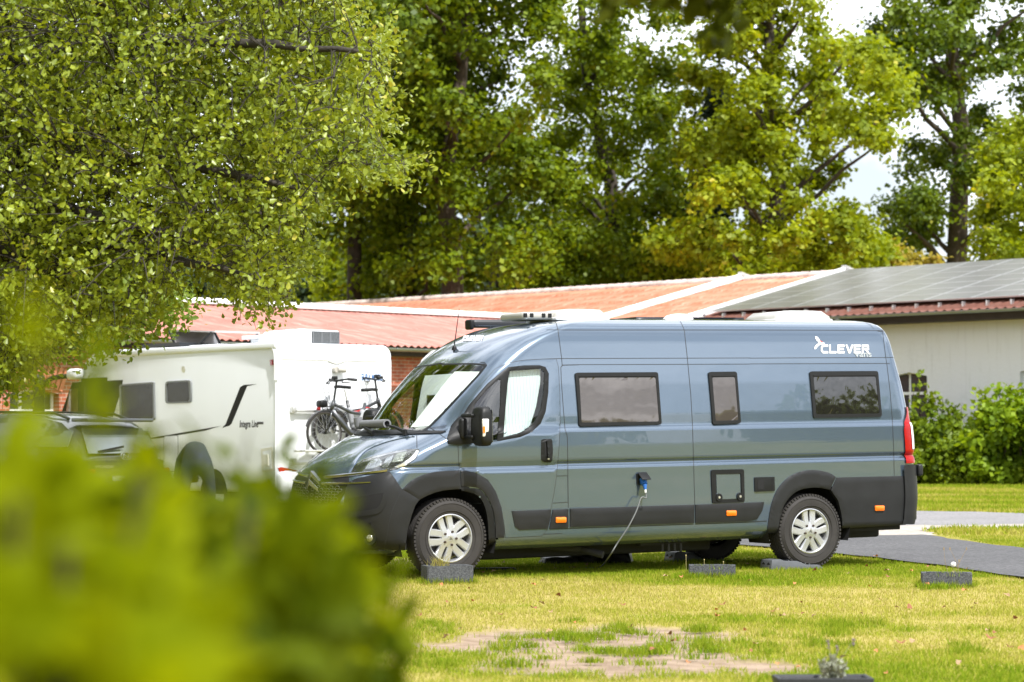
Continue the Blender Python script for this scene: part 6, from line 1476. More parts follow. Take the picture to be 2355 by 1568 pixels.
# ---- hedge shrubs in front of the white hall
GH='shrubs along the foot of the white hall'
def shrub(label,poly,d,ncl,lsz,ml,cl=(.25,.5),per=170,nst=9,name='shrub',shoots=()):
    xs_=[p[0] for p in poly]; d=at_plane(sum(xs_)/len(xs_),1060,OM@Vector((0,-1.1,0)),n_in).y; b=at_y(sum(xs_)/len(xs_),1100,d); root=empty(name,(b.x,d,0)); tag(root,label,'shrub',GH)
    uv=pin(poly,ncl); dd=d+RNG.normal(0,.45,ncl); C_=to3(uv,dd); ix=np.repeat(np.arange(ncl),per); v=RNG.normal(0,1,(len(ix),3)); v/=np.linalg.norm(v,axis=1)[:,None]
    P=C_[ix]+v*(RNG.uniform(.3,1,len(ix))*RNG.uniform(cl[0],cl[1],ncl)[ix])[:,None]; 
    q=MB()
    for i in range(0,ncl,max(1,ncl//nst)): limb(q,(random.uniform(-.5,.5)*.6,0,-.05),Vector(C_[i])-Vector((b.x,d,0)),.04,.012)
    ex=[]
    for (u0,w0,u1,w1) in shoots:
        A=at_y(u0,w0,d);B=at_y(u1,w1,d); q.tube([A-Vector((b.x,d,0)),B-Vector((b.x,d,0))],[.015,.006],5)
        for k in range(26): t=random.random(); c_=A.lerp(B,t); ex.append((c_.x+random.gauss(0,.09),c_.y+random.gauss(0,.09),c_.z+random.gauss(0,.05)))
    if ex: P=np.concatenate([P,np.array(ex)]); v=np.concatenate([v,RNG.normal(0,.5,(len(ex),3))])
    k=P[:,2]>.02; leaves('foliage',P[k]-np.array([b.x,d,0]),RNG.uniform(.7,1.3,k.sum())*lsz,'kite',ml,root,up=.5,out=v[k]*.7); q.build('stem',M_bark,root,True,fixn=False); return root
Lh=mat_leaf('hedge_leaf',(.07,.125,.006),(.23,.31,.014),(.32,.37,.025),trans=.4,scale=.8); Lh2=mat_leaf('hedge_leaf_bright',(.09,.17,.008),(.27,.38,.02),(.34,.42,.03),trans=.45,scale=.8)
shrub('loose shrub with thin upright shoots beside the van tail',[(2090,985),(2140,965),(2190,970),(2210,1010),(2215,1112),(2085,1112)],64,52,.17,Lh,shoots=((2115,960,2112,850),(2150,950,2150,905),(2170,950,2166,915),(2130,960,2135,915),(2190,960,2192,930),(2105,1000,2100,900),(2205,990,2212,925),(2140,960,2128,880)))
shrub('tall bright green shrub under the right window of the hall',[(2240,985),(2262,950),(2300,935),(2345,940),(2400,930),(2420,1112),(2235,1112)],63.5,80,.19,Lh2,shoots=((2270,940,2250,890),(2300,920,2292,890),(2320,920,2320,882),(2345,920,2350,890)))
shrub('low dark shrub between the loose and the tall shrub',[(2190,1010),(2230,990),(2260,1020),(2262,1112),(2185,1112)],64.5,40,.12,Lh)
shrub('shrub mostly hidden behind the van tail',[(1990,980),(2080,950),(2095,1000),(2100,1112),(1980,1112)],64.8,40,.13,Lh)
shrub('shrub beyond the right edge of the hedge',[(2400,920),(2520,900),(2600,960),(2600,1112),(2400,1112)],63,60,.15,Lh2)
# ================================================================== ALDER (left foreground)
def alder():
    d0=19.5; base=at_y(-420,1100,d0); root=empty('alder_tree',(base.x,base.y,0)); tag(root,'large leafy alder with round leaves filling the upper left','tree')
    b=np.array([base.x,base.y,0])
    poly=[(-520,-260),(500,-280),(740,-220),(800,-60),(790,20),(800,70),(880,85),(890,130),(870,200),(885,290),(900,340),(945,375),(940,400),(860,400),(760,385),(735,420),(755,470),(715,490),(700,540),(700,600),(645,640),(625,680),(585,690),(560,680),(500,635),(440,615),(395,655),(350,700),(300,745),(240,765),(180,730),(110,800),(60,830),(0,850),(-300,870),(-520,500)]
    holes=[]
    n=10500; uv=pin(poly,n); d=d0+RNG.normal(0,1.25,n).clip(-2.6,2.6); d+= (uv[:,0]-300)*.0008; C_=to3(uv,d)
    # trunk and boughs
    q=MB(); tr=[Vector((0,0,-.1)),Vector((.05,.1,1.6)),Vector((-.1,.2,3.6)),Vector((.1,0,6.0))]; q.tube([tuple(p) for p in spline(tr,4)],[.26-.011*i for i in range(13)],12)
    ends=[(150,200),(620,260),(700,430),(480,560),(820,120),(300,430),(880,370),(600,640),(340,700),(100,620),(560,60),(200,40),(760,300),(430,330)]
    tips=[]
    for k,(u,v) in enumerate(ends):
        e=at_y(u,v,d0+random.uniform(-1.4,1.4))-Vector(b); s=tr[1].lerp(tr[3],min(1,max(.05,(e.z-1.2)/6))); md=s.lerp(e,.5)+Vector((0,random.uniform(-.3,.3),.35)); pts=spline([s,md,e],8); n_=len(pts)
        q.tube([tuple(p+Vector((random.uniform(-.02,.02),)*3)) for p in pts],[.075*(1-i/n_)**.8+.009 for i in range(n_)],8); tips+=pts[3:]
    TP=np.array([tuple(t) for t in tips])
    tw=MB(); PL=[];AX=[];SZ=[]
    near=np.array([np.min(((TP-(c-b))**2).sum(1)) for c in C_]); C_=C_[np.argsort(near)]; ALL=np.concatenate([TP,C_-b])
    for i in range(n):
        c=C_[i]-b; lim=len(TP)+int(i*.8); j=np.argmin(((ALL[:lim]-c)**2).sum(1)); a=ALL[j]
        if i%2==0:
            m=(a+c)/2+np.array([0,0,.03]); tw.tube([tuple(a),tuple(m),tuple(c)],[.008,.005,.003],4,cap=False)
        # a spray of leaves along the twig end
        dr=(c-a); dr/=max(np.linalg.norm(dr),1e-3); dr+=RNG.normal(0,.35,3)+np.array([.12,0,-.28]); dr/=np.linalg.norm(dr)
        L_=RNG.uniform(.15,.36); k=RNG.integers(12,19); t=RNG.uniform(-.2,1,k); p=c+dr*(t*L_)[:,None]+RNG.normal(0,.035,(k,3)); PL.append(p); AX.append(np.repeat(dr[None],k,0)+RNG.normal(0,.5,(k,3))); 
        if i%2==0: tw.tube([tuple(c-dr*.1),tuple(c+dr*L_)],[.004,.002],3,cap=False)
    PL=np.concatenate(PL);AX=np.concatenate(AX)
    Lal=mat_leaf('alder_leaf',(.10,.15,.008),(.29,.345,.028),(.43,.41,.07),trans=.36,scale=1.6,rough=.38,spec=.5)
    leaves('crown',PL,RNG.uniform(.030,.064,len(PL)),'obov',Lal,root,up=.4,axis=AX,droop=.3)
    q.v+=[];base_n=len(q.v); q.add(tw.v,tw.f); q.build('trunk',mat('alder_bark',(.035,.029,.022),.9,noise=(6,.4),bump=(20,.8,.02)),root,True,fixn=False)
alder()
# smaller leafy tree between the alder and the motorhome
def small_tree():
    d=27.; b=at_y(230,1100,d); root=empty('small_tree',(b.x,d,0)); tag(root,'smaller bright leafy tree hanging over the nose of the white motorhome','tree')
    poly=[(-150,640),(100,650),(300,640),(400,660),(430,700),(415,715),(370,730),(300,740),(250,770),(190,800),(120,760),(40,870),(-150,880)]
    uv=pin(poly,190); C_=to3(uv,d+RNG.normal(0,.7,190)); ix=np.repeat(np.arange(190),95); v=RNG.normal(0,1,(len(ix),3)); v/=np.linalg.norm(v,axis=1)[:,None]; P=C_[ix]+v*(RNG.uniform(.1,.42,len(ix)))[:,None]-np.array([b.x,d,0])
    leaves('crown',P,RNG.uniform(.05,.08,len(P)),'oval',mat_leaf('small_tree_leaf',(.08,.14,.012),(.19,.26,.03),(.25,.28,.04),trans=.42,scale=1.2),root,up=.6,out=v*.4)
    q=MB(); q.tube([(-3.4,0,-.05),(-3.2,0,1.6),(-2.4,0,2.7),(-.4,0,2.9)],[.11,.09,.06,.03],8)
    for i in range(0,190,9): limb(q,(random.uniform(-2.2,-.5),0,2.8),Vector(C_[i])-Vector((b.x,d,0)),.03,.008)
    q.build('trunk',M_bark2,root,True,fixn=False)
small_tree()
# ================================================================== BLURRED BUSH right in front of the camera
def near_bush():
    root=empty('foreground_bush',(-.55,2.2,0)); b=np.array([-.55,2.2,0]); tag(root,'out of focus bright green bush close to the camera at the lower left','bush')
    L1=mat_leaf('near_leaf',(.10,.14,.001),(.215,.255,.002),(.26,.275,.01),trans=.5,scale=5,rough=.6,spec=.04); L2=mat_leaf('near_leaf_shaded',(.018,.036,.001),(.10,.13,.002),trans=.35,scale=4,spec=.04)  # second leaf colour is darkened to paint the bush's shady gaps
    P=[];A=[]
    def fill(poly,n,d0,d1,sz,lst):
        m=max(6,n//14); c0=pin(poly,m); dd=RNG.uniform(d0,d1,m); ix=RNG.integers(0,m,n); uv=c0[ix]+RNG.normal(0,1,(n,2))*(95/dd[ix])[:,None]; lst.append((to3(uv,dd[ix]+RNG.normal(0,.06,n)),np.full(n,sz)))
    l1=[];l2=[]
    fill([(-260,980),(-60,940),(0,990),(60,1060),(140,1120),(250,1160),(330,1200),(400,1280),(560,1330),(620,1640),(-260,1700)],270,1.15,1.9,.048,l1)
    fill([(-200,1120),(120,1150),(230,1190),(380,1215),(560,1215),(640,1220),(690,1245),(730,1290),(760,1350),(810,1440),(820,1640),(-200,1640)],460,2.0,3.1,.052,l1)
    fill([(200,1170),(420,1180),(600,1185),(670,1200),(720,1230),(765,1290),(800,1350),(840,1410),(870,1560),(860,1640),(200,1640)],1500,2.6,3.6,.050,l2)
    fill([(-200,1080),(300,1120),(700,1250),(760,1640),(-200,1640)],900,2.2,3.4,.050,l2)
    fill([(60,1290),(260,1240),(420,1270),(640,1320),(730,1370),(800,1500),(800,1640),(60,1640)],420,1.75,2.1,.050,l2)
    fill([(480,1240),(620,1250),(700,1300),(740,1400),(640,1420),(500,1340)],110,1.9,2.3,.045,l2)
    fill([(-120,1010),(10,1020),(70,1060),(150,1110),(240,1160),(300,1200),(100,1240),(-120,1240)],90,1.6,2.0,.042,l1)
    fill([(300,1150),(420,1160),(560,1180),(660,1195),(640,1260),(320,1240)],100,2.3,3.0,.040,l1)
    # thin shoots standing above the mass
    q=MB()
    for (u,v,u2,v2,d) in ((360,1100,385,985,2.6),(420,1090,470,970,2.9),(330,1090,300,1000,2.7),(540,1130,575,985,3.1),(610,1130,640,1020,3.3),(700,1160,715,1090,3.0),(820,1330,900,1350,2.9),(560,1140,520,1060,2.6),(240,1000,180,820,1.5),(90,900,100,700,1.4),(480,1130,450,1020,2.4),(860,1350,930,1345,2.7),(660,1150,690,1030,3.4),(390,1080,330,1045,2.9),(300,1020,290,830,2.2)):
        a=at_y(u,v,d);e=at_y(u2,v2,d); q.tube([tuple(a-Vector(b)),tuple(e-Vector(b))],[.0022,.001],5)
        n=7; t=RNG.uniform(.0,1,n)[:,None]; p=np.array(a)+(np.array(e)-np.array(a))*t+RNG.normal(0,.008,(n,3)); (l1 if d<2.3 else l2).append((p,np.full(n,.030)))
    # lower body of the bush down to the ground
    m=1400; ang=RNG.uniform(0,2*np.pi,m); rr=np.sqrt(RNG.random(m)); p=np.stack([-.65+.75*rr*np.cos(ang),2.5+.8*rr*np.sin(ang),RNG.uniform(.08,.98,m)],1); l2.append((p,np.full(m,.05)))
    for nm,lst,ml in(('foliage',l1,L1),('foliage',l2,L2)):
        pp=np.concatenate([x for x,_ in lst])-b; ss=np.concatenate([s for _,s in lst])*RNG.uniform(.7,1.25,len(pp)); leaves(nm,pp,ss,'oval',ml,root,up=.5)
    for k in range(26):
        u=random.uniform(-100,820); d=random.uniform(1.6,3.3); e=at_y(u,random.uniform(1100,1500) if u>350 else random.uniform(980,1400),d)-Vector(b); s=Vector((random.uniform(-.25,.25),random.uniform(0,.5),-.02)); q.tube([tuple(s),tuple(s.lerp(e,.55)+Vector((0,0,.1))),tuple(e)],[.007,.005,.003],6)
    q.build('stem',M_twig,root,True,fixn=False)
near_bush()
def hanging_twig():
    a=at_y(1560,-60,6.5); root=empty('hanging_branch',tuple(a)); tag(root,'out of focus dark leafy twig hanging into the top edge','branch')
    q=MB(); pts=[at_y(u,v,6.5)-a for u,v in ((1380,-120),(1520,-40),(1600,-20),(1650,30),(1670,80))]; q.tube([tuple(p) for p in pts],[.012,.008,.006,.004,.002],6); q.build('stem',M_bark,root,True)
    uv=np.concatenate([pin([(1600,-60),(1700,-60),(1705,10),(1700,60),(1670,105),(1645,90),(1625,50)],46),pin([(1400,-60),(1620,-60),(1610,5),(1540,12),(1400,-5)],60)]); P=to3(uv,6.5+RNG.normal(0,.06,len(uv)))-np.array(a)
    leaves('foliage',P,RNG.uniform(.05,.09,len(P)),'oval',mat_leaf('hanging_leaf',(.018,.03,.002),(.06,.07,.004),(.10,.09,.006),trans=.3,scale=4,spec=.04),root,up=.2,droop=.5)
hanging_twig()

# ---- trees out of view: they stand round the pitch and show only in the paint and glass
def far_tree(x,y,h,r,label,ml=Lg,lf=(.35,.6),per=110):
    root=empty('deciduous_tree',(x,y,0)); tag(root,label,'tree','trees round the campsite outside the view'); m=60; v=RNG.normal(0,1,(m,3)); v/=np.linalg.norm(v,axis=1)[:,None]; C_=v*np.array([r,r,h*.42])*RNG.uniform(.5,1,m)[:,None]+np.array([0,0,h*.57]); ix=np.repeat(np.arange(m),per); w=RNG.normal(0,1,(len(ix),3)); w/=np.linalg.norm(w,axis=1)[:,None]
    leaves('crown',C_[ix]+w*(RNG.uniform(.3,1,len(ix))*r*.32)[:,None],RNG.uniform(lf[0],lf[1],len(ix)),'quad',ml,root,up=.5,out=w*.6); q=MB(); q.tube([(0,0,-.1),(0,0,h*.3),(.2,0,h*.7)],[.4,.3,.12],8)
    for i in range(0,m,6): limb(q,(0,0,h*.4),C_[i],.12,.04)
    q.build('trunk',M_bark,root,True,fixn=False)
for i,(x,y,h,r) in enumerate(((-32,78,34,10),(-21,94,37,10),(-7,108,37,9),(-17.5,36,22,7),(-19,50,27,6.5),(-25,66,30,8),(-26,26,20,7),(-18,12,15,5),(24,-14,6,3.5),(34,-22,6.5,4),(43,-16,6,4),(15,-24,6,4),(52,-34,8,5),(60,-20,7,5),(2,-26,10,5),(44,4,9,4.5))): far_tree(x,y,h,r,'%s tree, %s'%(('tall','broad','round','slender','low','spreading')[i%6],('beyond the far left corner of the brick wing','behind the brick wing roof','behind the alder crown and the wing','left of the motorhome','beyond the brick wing','beyond the motorhome nose','left of the alder','behind the alder','behind the camera to the right','farther behind the camera','right of the camera','behind the camera','far right behind the camera','far right of the road','straight behind the camera','right of the hall')[i]),*((Ld,(.14,.26),620) if i<3 else ()))
# ================================================================== SMALL THINGS ON THE LAWN
M_conc=speckle('dark_concrete',(.028,.031,.036),(.10,.105,.11),110); M_soil=mat('potting_soil',(.10,.07,.045),.95,noise=(30,.4),bump=(40,1,.02))
EDGE=[]
def block(px,w_,dp,hh,yaw,label,ribs=True,cx_off=0.):
    p=at_z(*px,0.); EDGE.append((p.x,p.y,w_,dp,yaw)); M=Matrix.Translation(Vector((p.x,p.y,0)))@Matrix.Rotation(yaw,4,'Z'); r=empty('planting_block',mat=M); tag(r,label,'concrete block','concrete planting blocks on the lawn')
    wt=.045; bm=MB(); out=[(-w_/2,0),(w_/2,0),(w_/2,dp),(-w_/2,dp)]
    # ribbed outer wall
    ring=[];N=[]
    def seg(a,b):
        a=Vector(a);b=Vector(b);L_=(b-a).length;n=max(2,int(L_/.012)); t=(b-a).normalized(); nn_=Vector((t.y,-t.x)); o=[]
        for k in range(n):
            s=k/n*L_; g_=0
            if ribs:
                m=(s % .085)-.0425; g_=-.006*math.exp(-(m/.007)**2)
            e=min(s,L_-s); g_-=.012*max(0,1-e/.015)**2
            o.append(a+t*s+nn_*g_)
        return o
    for i in range(4): ring+=seg(out[i],out[(i+1)%4])
    n=len(ring); inn=[]
    for p_ in ring:
        inn.append(Vector((max(min(p_.x,w_/2-wt),-w_/2+wt),max(min(p_.y,dp-wt),wt))))
    vs=[];fs=[]
    for P_,zz in((ring,-.06),(ring,hh-.008),([p_*.995+Vector((0,dp*.0025)) for p_ in ring],hh),(inn,hh-.002),(inn,hh-.07)):
        vs+=[(p_.x,p_.y,zz+random.uniform(-.0015,.0015)) for p_ in P_]
    for k in range(4):
        for i in range(n): j=(i+1)%n; fs.append((k*n+i,k*n+j,(k+1)*n+j,(k+1)*n+i))
    bm.add(vs,fs); b=bm.build('block_wall',M_conc,r,30)
    q=MB(); q.box((0,dp/2,hh-.075),(w_-2*wt+.01,dp-2*wt+.01,.06)); q.build('soil',M_soil,r); return r,M
b1,B1=block((1036,1341),.43,.24,.155,rad(17),'ribbed dark concrete block with a dry grass tuft before the front wheel')
b2,B2=block((1637,1326),.44,.22,.105,rad(-5),'ribbed grey concrete block on the lawn before the rear ramp')
b3,B3=block((2177,1349),.44,.22,.12,rad(-8),'dark concrete block with a dandelion near the road at the right')
EX=[];EY=[]
for (x,y,w_,dp,yw) in EDGE:       # uncut grass along the foot of the blocks
    for k in range(520):
        sd_=random.random(); a=(random.uniform(-w_/2-.03,w_/2+.03),-abs(random.gauss(0,.018))-.004) if sd_<.6 else ((w_/2+abs(random.gauss(0,.02))+.004)*random.choice((-1,1)),random.uniform(0,dp))
        EX.append(x+a[0]*math.cos(yw)-a[1]*math.sin(yw)); EY.append(y+a[0]*math.sin(yw)+a[1]*math.cos(yw))
EX=np.array(EX);EY=np.array(EY); c_,d_=blades(EX,EY,RNG.uniform(.03,.085,len(EX)),.007,'','',np.full(len(EX),.25)); o=bulk('grass',c_,3,np.arange(len(c_)),M_grass,attrs={'dry':d_}); tag(o,'longer uncut grass round the foot of the concrete blocks','grass',kind='stuff')
pt_=at_z(1900,1632,0.); TM=Matrix.Translation(pt_)@Matrix.Rotation(rad(2),4,'Z'); tr=empty('planter_trough',mat=TM); tag(tr,'black planter trough at the bottom edge holding a grey lavender','planter')
q=MB(); w_,dp,hh=.47,.22,.15
vs=[(-w_/2+.03,0.02,-.02),(w_/2-.03,.02,-.02),(w_/2-.03,dp-.02,-.02),(-w_/2+.03,dp-.02,-.02),(-w_/2,0,hh),(w_/2,0,hh),(w_/2,dp,hh),(-w_/2,dp,hh),(-w_/2+.025,.025,hh),(w_/2-.025,.025,hh),(w_/2-.025,dp-.025,hh),(-w_/2+.025,dp-.025,hh),(-w_/2+.03,.03,hh-.05),(w_/2-.03,.03,hh-.05),(w_/2-.03,dp-.03,hh-.05),(-w_/2+.03,dp-.03,hh-.05)]
q.add(vs,[(3,2,1,0)]+[(a*4+i,a*4+(i+1)%4,a*4+4+(i+1)%4,a*4+4+i) for a in range(3) for i in range(4)]); q.build('trough_wall',mat('black_trough',(.013,.014,.016),.6,noise=(40,.3)),tr,bevel=.008,smooth=40); q=MB(); q.box((0,dp/2,hh-.06),(w_-.06,dp-.06,.04)); q.build('soil',M_soil,tr)
def tuft(M,x,y,z,n,h,spread,name,label,cat,mat_,w_=.004,lean=.6,dry=.9,group=None):
    o_=M@Vector((x,y,z)); root_pos=np.array(o_)
    X=RNG.normal(0,spread,n);Y=RNG.normal(0,spread*.6,n); co=[]
    H_=RNG.uniform(.5,1,n)*h; a=RNG.uniform(0,2*np.pi,n); la=RNG.uniform(0,2*np.pi,n); ll=np.abs(RNG.normal(0,lean,n))*H_
    V=np.empty((n,5,3)); dx=np.cos(a)*w_/2;dy=np.sin(a)*w_/2
    V[:,0]=np.stack([X-dx,Y-dy,0*X],1);V[:,1]=np.stack([X+dx,Y+dy,0*X],1);mx_=X+np.cos(la)*ll*.35;my=Y+np.sin(la)*ll*.35
    V[:,2]=np.stack([mx_+dx*.8,my+dy*.8,H_*.65],1);V[:,3]=np.stack([mx_-dx*.8,my-dy*.8,H_*.65],1);V[:,4]=np.stack([X+np.cos(la)*ll,Y+np.sin(la)*ll,H_],1)
    idx=[];b=np.arange(n)*5
    F_=np.stack([b,b+1,b+2, b,b+2,b+3, b+3,b+2,b+4],1).reshape(-1)
    o=bulk(name,V.reshape(-1,3),3,F_,mat_,attrs={'dry':np.full(n*5,dry)}); o.location=o_; tag(o,label,cat,group); return o
tuft(B1,-.08,.10,.12,110,.15,.035,'grass_tuft','dry yellow grass tuft growing in the block before the front wheel','grass tuft',M_grass,dry=1.0)
tuft(B2,.0,.05,.07,60,.06,.10,'weed','low green weeds in the block before the rear ramp','weed',M_grass,dry=.1)
tuft(B3,.05,.06,.09,70,.05,.08,'weed','low green weeds in the block with the dandelion','weed',M_grass,dry=.05)
for i,(u,v,dr,h_) in enumerate(((2150,1352,.05,.06),(1700,1332,.0,.05),(1590,1330,.1,.05),(1228,1345,.6,.05),(2210,1350,.05,.05),(1000,1343,.8,.06))):
    pass
GWD='green weeds growing round the blocks'
for u,v,lb in ((2160,1355,'green weeds at the foot of the dandelion block'),(1705,1334,'green weeds right of the block before the rear ramp'),(1575,1330,'green weeds left of the block before the rear ramp')):
    p=at_z(u,v); tuft(Matrix.Translation(p),0,0,0,150,.07,.10,'weed',lb,'weed',M_grass,dry=.02,w_=.008,group=GWD)
for u,v in ((1165,1480),(1215,1486),(1300,1470),(1330,1468),(1440,1452),(1255,1512),(1360,1520),(1470,1525),(1600,1512),(1540,1470),(1395,1500),(1180,1530),(1500,1500),(1630,1497)):
    p=at_z(u,v); tuft(Matrix.Translation(p),0,0,-.01,int(random.uniform(60,140)),random.uniform(.04,.075),random.uniform(.03,.09),'grass_tuft','small green grass tuft growing on the bare soil patch','grass tuft',M_grass,dry=random.uniform(.0,.3),w_=.006,group='grass tufts on the bare soil')
# dandelion
def dandelion():
    p=B3@Vector((.05,.08,.09)); hd=at_plane(2192,1298,p,Vector((0,1,0)))-p; r=empty('dandelion',tuple(p)); tag(r,'white dandelion clock standing in the right concrete block','dandelion')
    q=MB(); q.tube([(0,0,0),tuple(hd*.5+Vector((.01,0,0))),tuple(hd)],.0022,5); q.build('stem',mat('dandelion_stem',(.35,.36,.16),.7),r)
    q=MB()
    for i in range(220):
        v=Vector((random.gauss(0,1),random.gauss(0,1),random.gauss(0,1))).normalized(); c_=hd+v*.024; u=v.orthogonal().normalized(); w_=v.cross(u); q.add([hd,c_+u*.004,c_-u*.004],[(0,1,2)]); q.add([c_+u*.005,c_+w_*.005,c_-u*.005,c_-w_*.005],[(0,1,2,3)])
    q.build('seed_head',mat('dandelion_fluff',(.8,.8,.76),.9),r,fixn=False)
    return p
pd_=dandelion()
for k,(u,v,u0) in enumerate(((2170,1262,2182),(2222,1262,2205),(2205,1290,2200),(2184,1262,2190))):
    a=B3@Vector((.02+.03*k,.08,.09)); e=at_plane(u,v,a,Vector((0,1,0))); q=MB(); q.tube([tuple(a),tuple(a.lerp(e,.5)+Vector((.01*(k-1),0,0))),tuple(e)],[.0022,.0018,.001],5); q.add([e+Vector((-.006,0,-.01)),e+Vector((.006,0,-.01)),e+Vector((.004,0,.014)),e+Vector((-.004,0,.014))],[(0,1,2,3)]); o=q.build('dry_stalk',mat('dry_stalk',(.25,.19,.11),.9),None,fixn=False); tag(o,'thin dry stalk rising from the block with the dandelion','stalk','dry stalks in the right block')
for k,(u,v) in enumerate(((1577,1277),(1619,1287),(1663,1292))):
    a=at_z(u+1,1322); e=at_plane(u,v,a,Vector((0,1,0))); q=MB(); q.tube([tuple(a),tuple(e)],.0018,5); q.lathe([(.0,-.009),(.005,-.004),(.0045,.005),(0,.008)],tuple(e),'z',8); o=q.build('flower_stalk',mat('flower_stalk',(.45,.38,.16),.9),None,fixn=False); tag(o,'thin faded flower stalk standing behind the middle block','flower stalk','faded flower stalks by the middle block')
# lavender
def lavender():
    p=TM@Vector((.05,.10,.10)); r=empty('lavender_plant',tuple(p)); tag(r,'grey green lavender growing in the black trough at the bottom edge','lavender'); q=MB(); P=[];q2=MB()
    for i in range(46):
        a=random.uniform(0,6.28); l=random.uniform(.06,.15); sp=random.uniform(.0,.075); e=Vector((math.cos(a)*sp,math.sin(a)*sp*.8,l)); b0=e*.15; b0.z=-.03; q.tube([tuple(b0),tuple(e*.6),tuple(e)],[.0035,.0028,.002],4)
        for k in range(26): t=random.uniform(.25,1.0); c_=b0.lerp(e,t); P.append((c_.x+random.gauss(0,.004),c_.y+random.gauss(0,.004),c_.z))
    for (u,v) in ((1905,1478),(1925,1490),(1962,1472)):
        e=at_plane(u,v,p,Vector((0,1,0)))-p; q.tube([(0,0,.08),tuple(e*.6+Vector((0,0,.03))),tuple(e)],.0013,4)
        for k in range(12): q2.lathe([(0,-.006),(.0045,0),(0,.006)],tuple(e+Vector((random.gauss(0,.004),random.gauss(0,.004),random.uniform(-.03,.012)))),'z',5)
    q.build('stem',mat('lavender_stem',(.22,.20,.15),.9),r,fixn=False); q2.build('flower',mat('faded_lavender_flower',(.16,.12,.13),.9),r,fixn=False)
    P=np.array(P); leaves('foliage',P,RNG.uniform(.012,.024,len(P)),'kite',mat_leaf('lavender_leaf',(.16,.18,.13),(.32,.33,.26),trans=.2,scale=20),r,up=.6,axis=np.tile(np.array([0,0,1.]),(len(P),1)))
lavender()
# ---- levelling ramps
M_ramp=mat('grey_ramp_plastic',(.085,.09,.10),.55,noise=(20,.1))
def ramp(s,t,label,zb=-.02):
    p=VO+vS*s+vT*t; M=Matrix.Translation((p.x,p.y,0))@Matrix.Rotation(PSI,4,'Z'); r=empty('levelling_ramp',mat=M); tag(r,label,'levelling ramp','levelling ramps by the rear wheels')
    pr_=[(-.62,zb),(-.60,.088),(-.50,.094),(-.46,.080),(-.42,.075),(-.30,.072),(-.25,.055),(-.19,.034),(-.05,.030),(.02,.0),(.02,zb)]
    q=MB(); q.prism(pr_,lambda a,b_,d: Vector((a,d,b_)),-.10,.10); q.build('ramp_body',M_ramp,r,bevel=.006,smooth=40)
    q=MB()
    for y in(-.045,.045): q.prism([(y-.028,.0),(y-.028,.045),(y,.065),(y+.028,.045),(y+.028,.0)],lambda a,b_,d: Vector((-.605-d,a,b_)),-.02,.004)
    q.build('hollow',M_dark,r)
    q=MB()
    for k in range(6): q.box((-.40+.05*k,0,.078-.008*k),(.012,.19,.012))
    q.build('grip_rib',M_ramp,r); return r
ramp(4.03+.12,.93,'grey stepped ramp against the near rear wheel'); ramp(4.03+.12,-.93,'grey stepped ramp against the far rear wheel')
# ---- black groundsheet bundle under the van
def bundle(px,w_,dp,hh,yaw,label,seed,name='groundsheet'):
    r=random.Random(seed); p=at_z(*px,0.); bm=bmesh.new(); bmesh.ops.create_cube(bm,size=1); bmesh.ops.subdivide_edges(bm,edges=bm.edges[:],cuts=9,use_grid_fill=True)
    from mathutils import noise as ns
    for v in bm.verts:
        x,y,z=v.co.x*2,v.co.y*2,v.co.z*2; k=ns.noise(Vector((x*1.7+seed,y*1.5,z*1.2)))*.22; l_=ns.noise(Vector((x*.6+seed*3,y*3,z*6)))*.08
        zz=(z*.5+.5)*hh*(1+.35*x*0.5+k*1.2)+l_*hh; v.co=Vector((x*w_/2*(1+k*.2-.08*z),y*dp/2*(1+k),max(zz,-.01)))
    me=bpy.data.meshes.new(name); bm.to_mesh(me); bm.free(); o=link(name,me,mat('black_tarpaulin',(.012,.013,.016),.42,bump=(14,.8,.03)),None,True); o.location=(p.x,p.y,0); o.rotation_euler=(0,0,yaw); tag(o,label,'groundsheet'); return o
bundle((1385,1292),.58,.45,.17,rad(-6),'folded black groundsheet lying under the middle of the campervan',1); bundle((1285,1295),.36,.25,.07,rad(10),'flat rolled black sheet left of the folded one under the campervan',5)
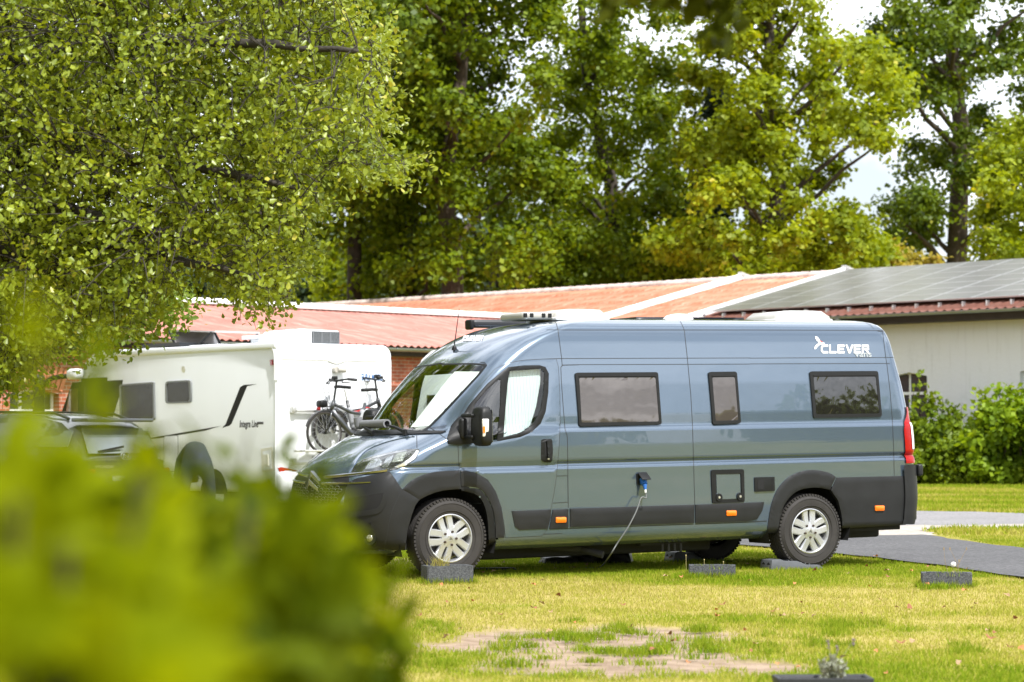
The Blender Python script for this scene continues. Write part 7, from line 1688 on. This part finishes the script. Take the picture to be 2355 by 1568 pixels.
bundle((1138,1310),.40,.12,.02,rad(4),'thin black mat on the grass just behind the front wheel',8,'floor_mat')
# ---- power cable
g_=at_z(1380,1306); pe=Vector(plug_end); q=MB()
cpl=lambda u,v,t: at_plane(u,v,VO+vT*t,vT)
pts=[pe,pe+Vector((.004,-.012,-.05)),cpl(1474,1145,1.10),cpl(1463,1175,1.12),cpl(1444,1212,1.13),cpl(1420,1248,1.10),cpl(1400,1280,1.0),g_+Vector((0,0,.012)),g_+Vector((-.12,.08,.0)),g_+Vector((-.4,.5,-.01)),g_+Vector((-.5,1.4,-.01))]
q.tube([tuple(p) for p in spline(pts,8)],.007,8); o=q.build('power_cable',mat('grey_rubber_cable',(.11,.115,.115),.5),None,True); tag(o,'grey power cable hanging from the blue plug down to the grass','cable')
# ---- fallen leaves
ML=[mat('fallen_leaf_'+n,c,.8) for n,c in (('brown',(.22,.09,.035)),('orange',(.42,.17,.06)),('tan',(.30,.20,.10)))]
lm=[]
for i in range(6):
    r=random.Random(i); q=MB(); n=10; vs=[(0,0,.012)]
    for k in range(n): a=k/n*2*math.pi; rr=(.5 if k%5 else .62)*(1+r.uniform(-.2,.2)); vs.append((math.cos(a)*rr*.055,math.sin(a)*rr*.040,.004+abs(math.cos(a+i))*.028*r.uniform(.3,1)))
    q.add(vs,[(0,1+k,1+(k+1)%n) for k in range(n)]); o=q.build('fallen_leaf',ML[i%3],None,fixn=False); lm.append(o.data); bpy.data.objects.remove(o)
nl=0
NM=('brown','orange','tan')
while nl<125:
    y=random.uniform(13.2,29); x=random.uniform(-.10,.215)*y
    if sdist(np.array([x]),np.array([y]),ROADS[0])[0]>0: continue
    i=random.randrange(6); o=bpy.data.objects.new('fallen_leaf',lm[i]); COL.objects.link(o); o.location=(x,y,.022); o.rotation_euler=(random.uniform(-.5,.5),random.uniform(-.5,.5),random.uniform(0,6.28)); k=random.uniform(.5,1.0); o.scale=(k,k,k); tag(o,'curled '+NM[i%3]+' fallen leaf lying on the lawn grass','leaf',NM[i%3]+' leaves scattered over the lawn'); nl+=1
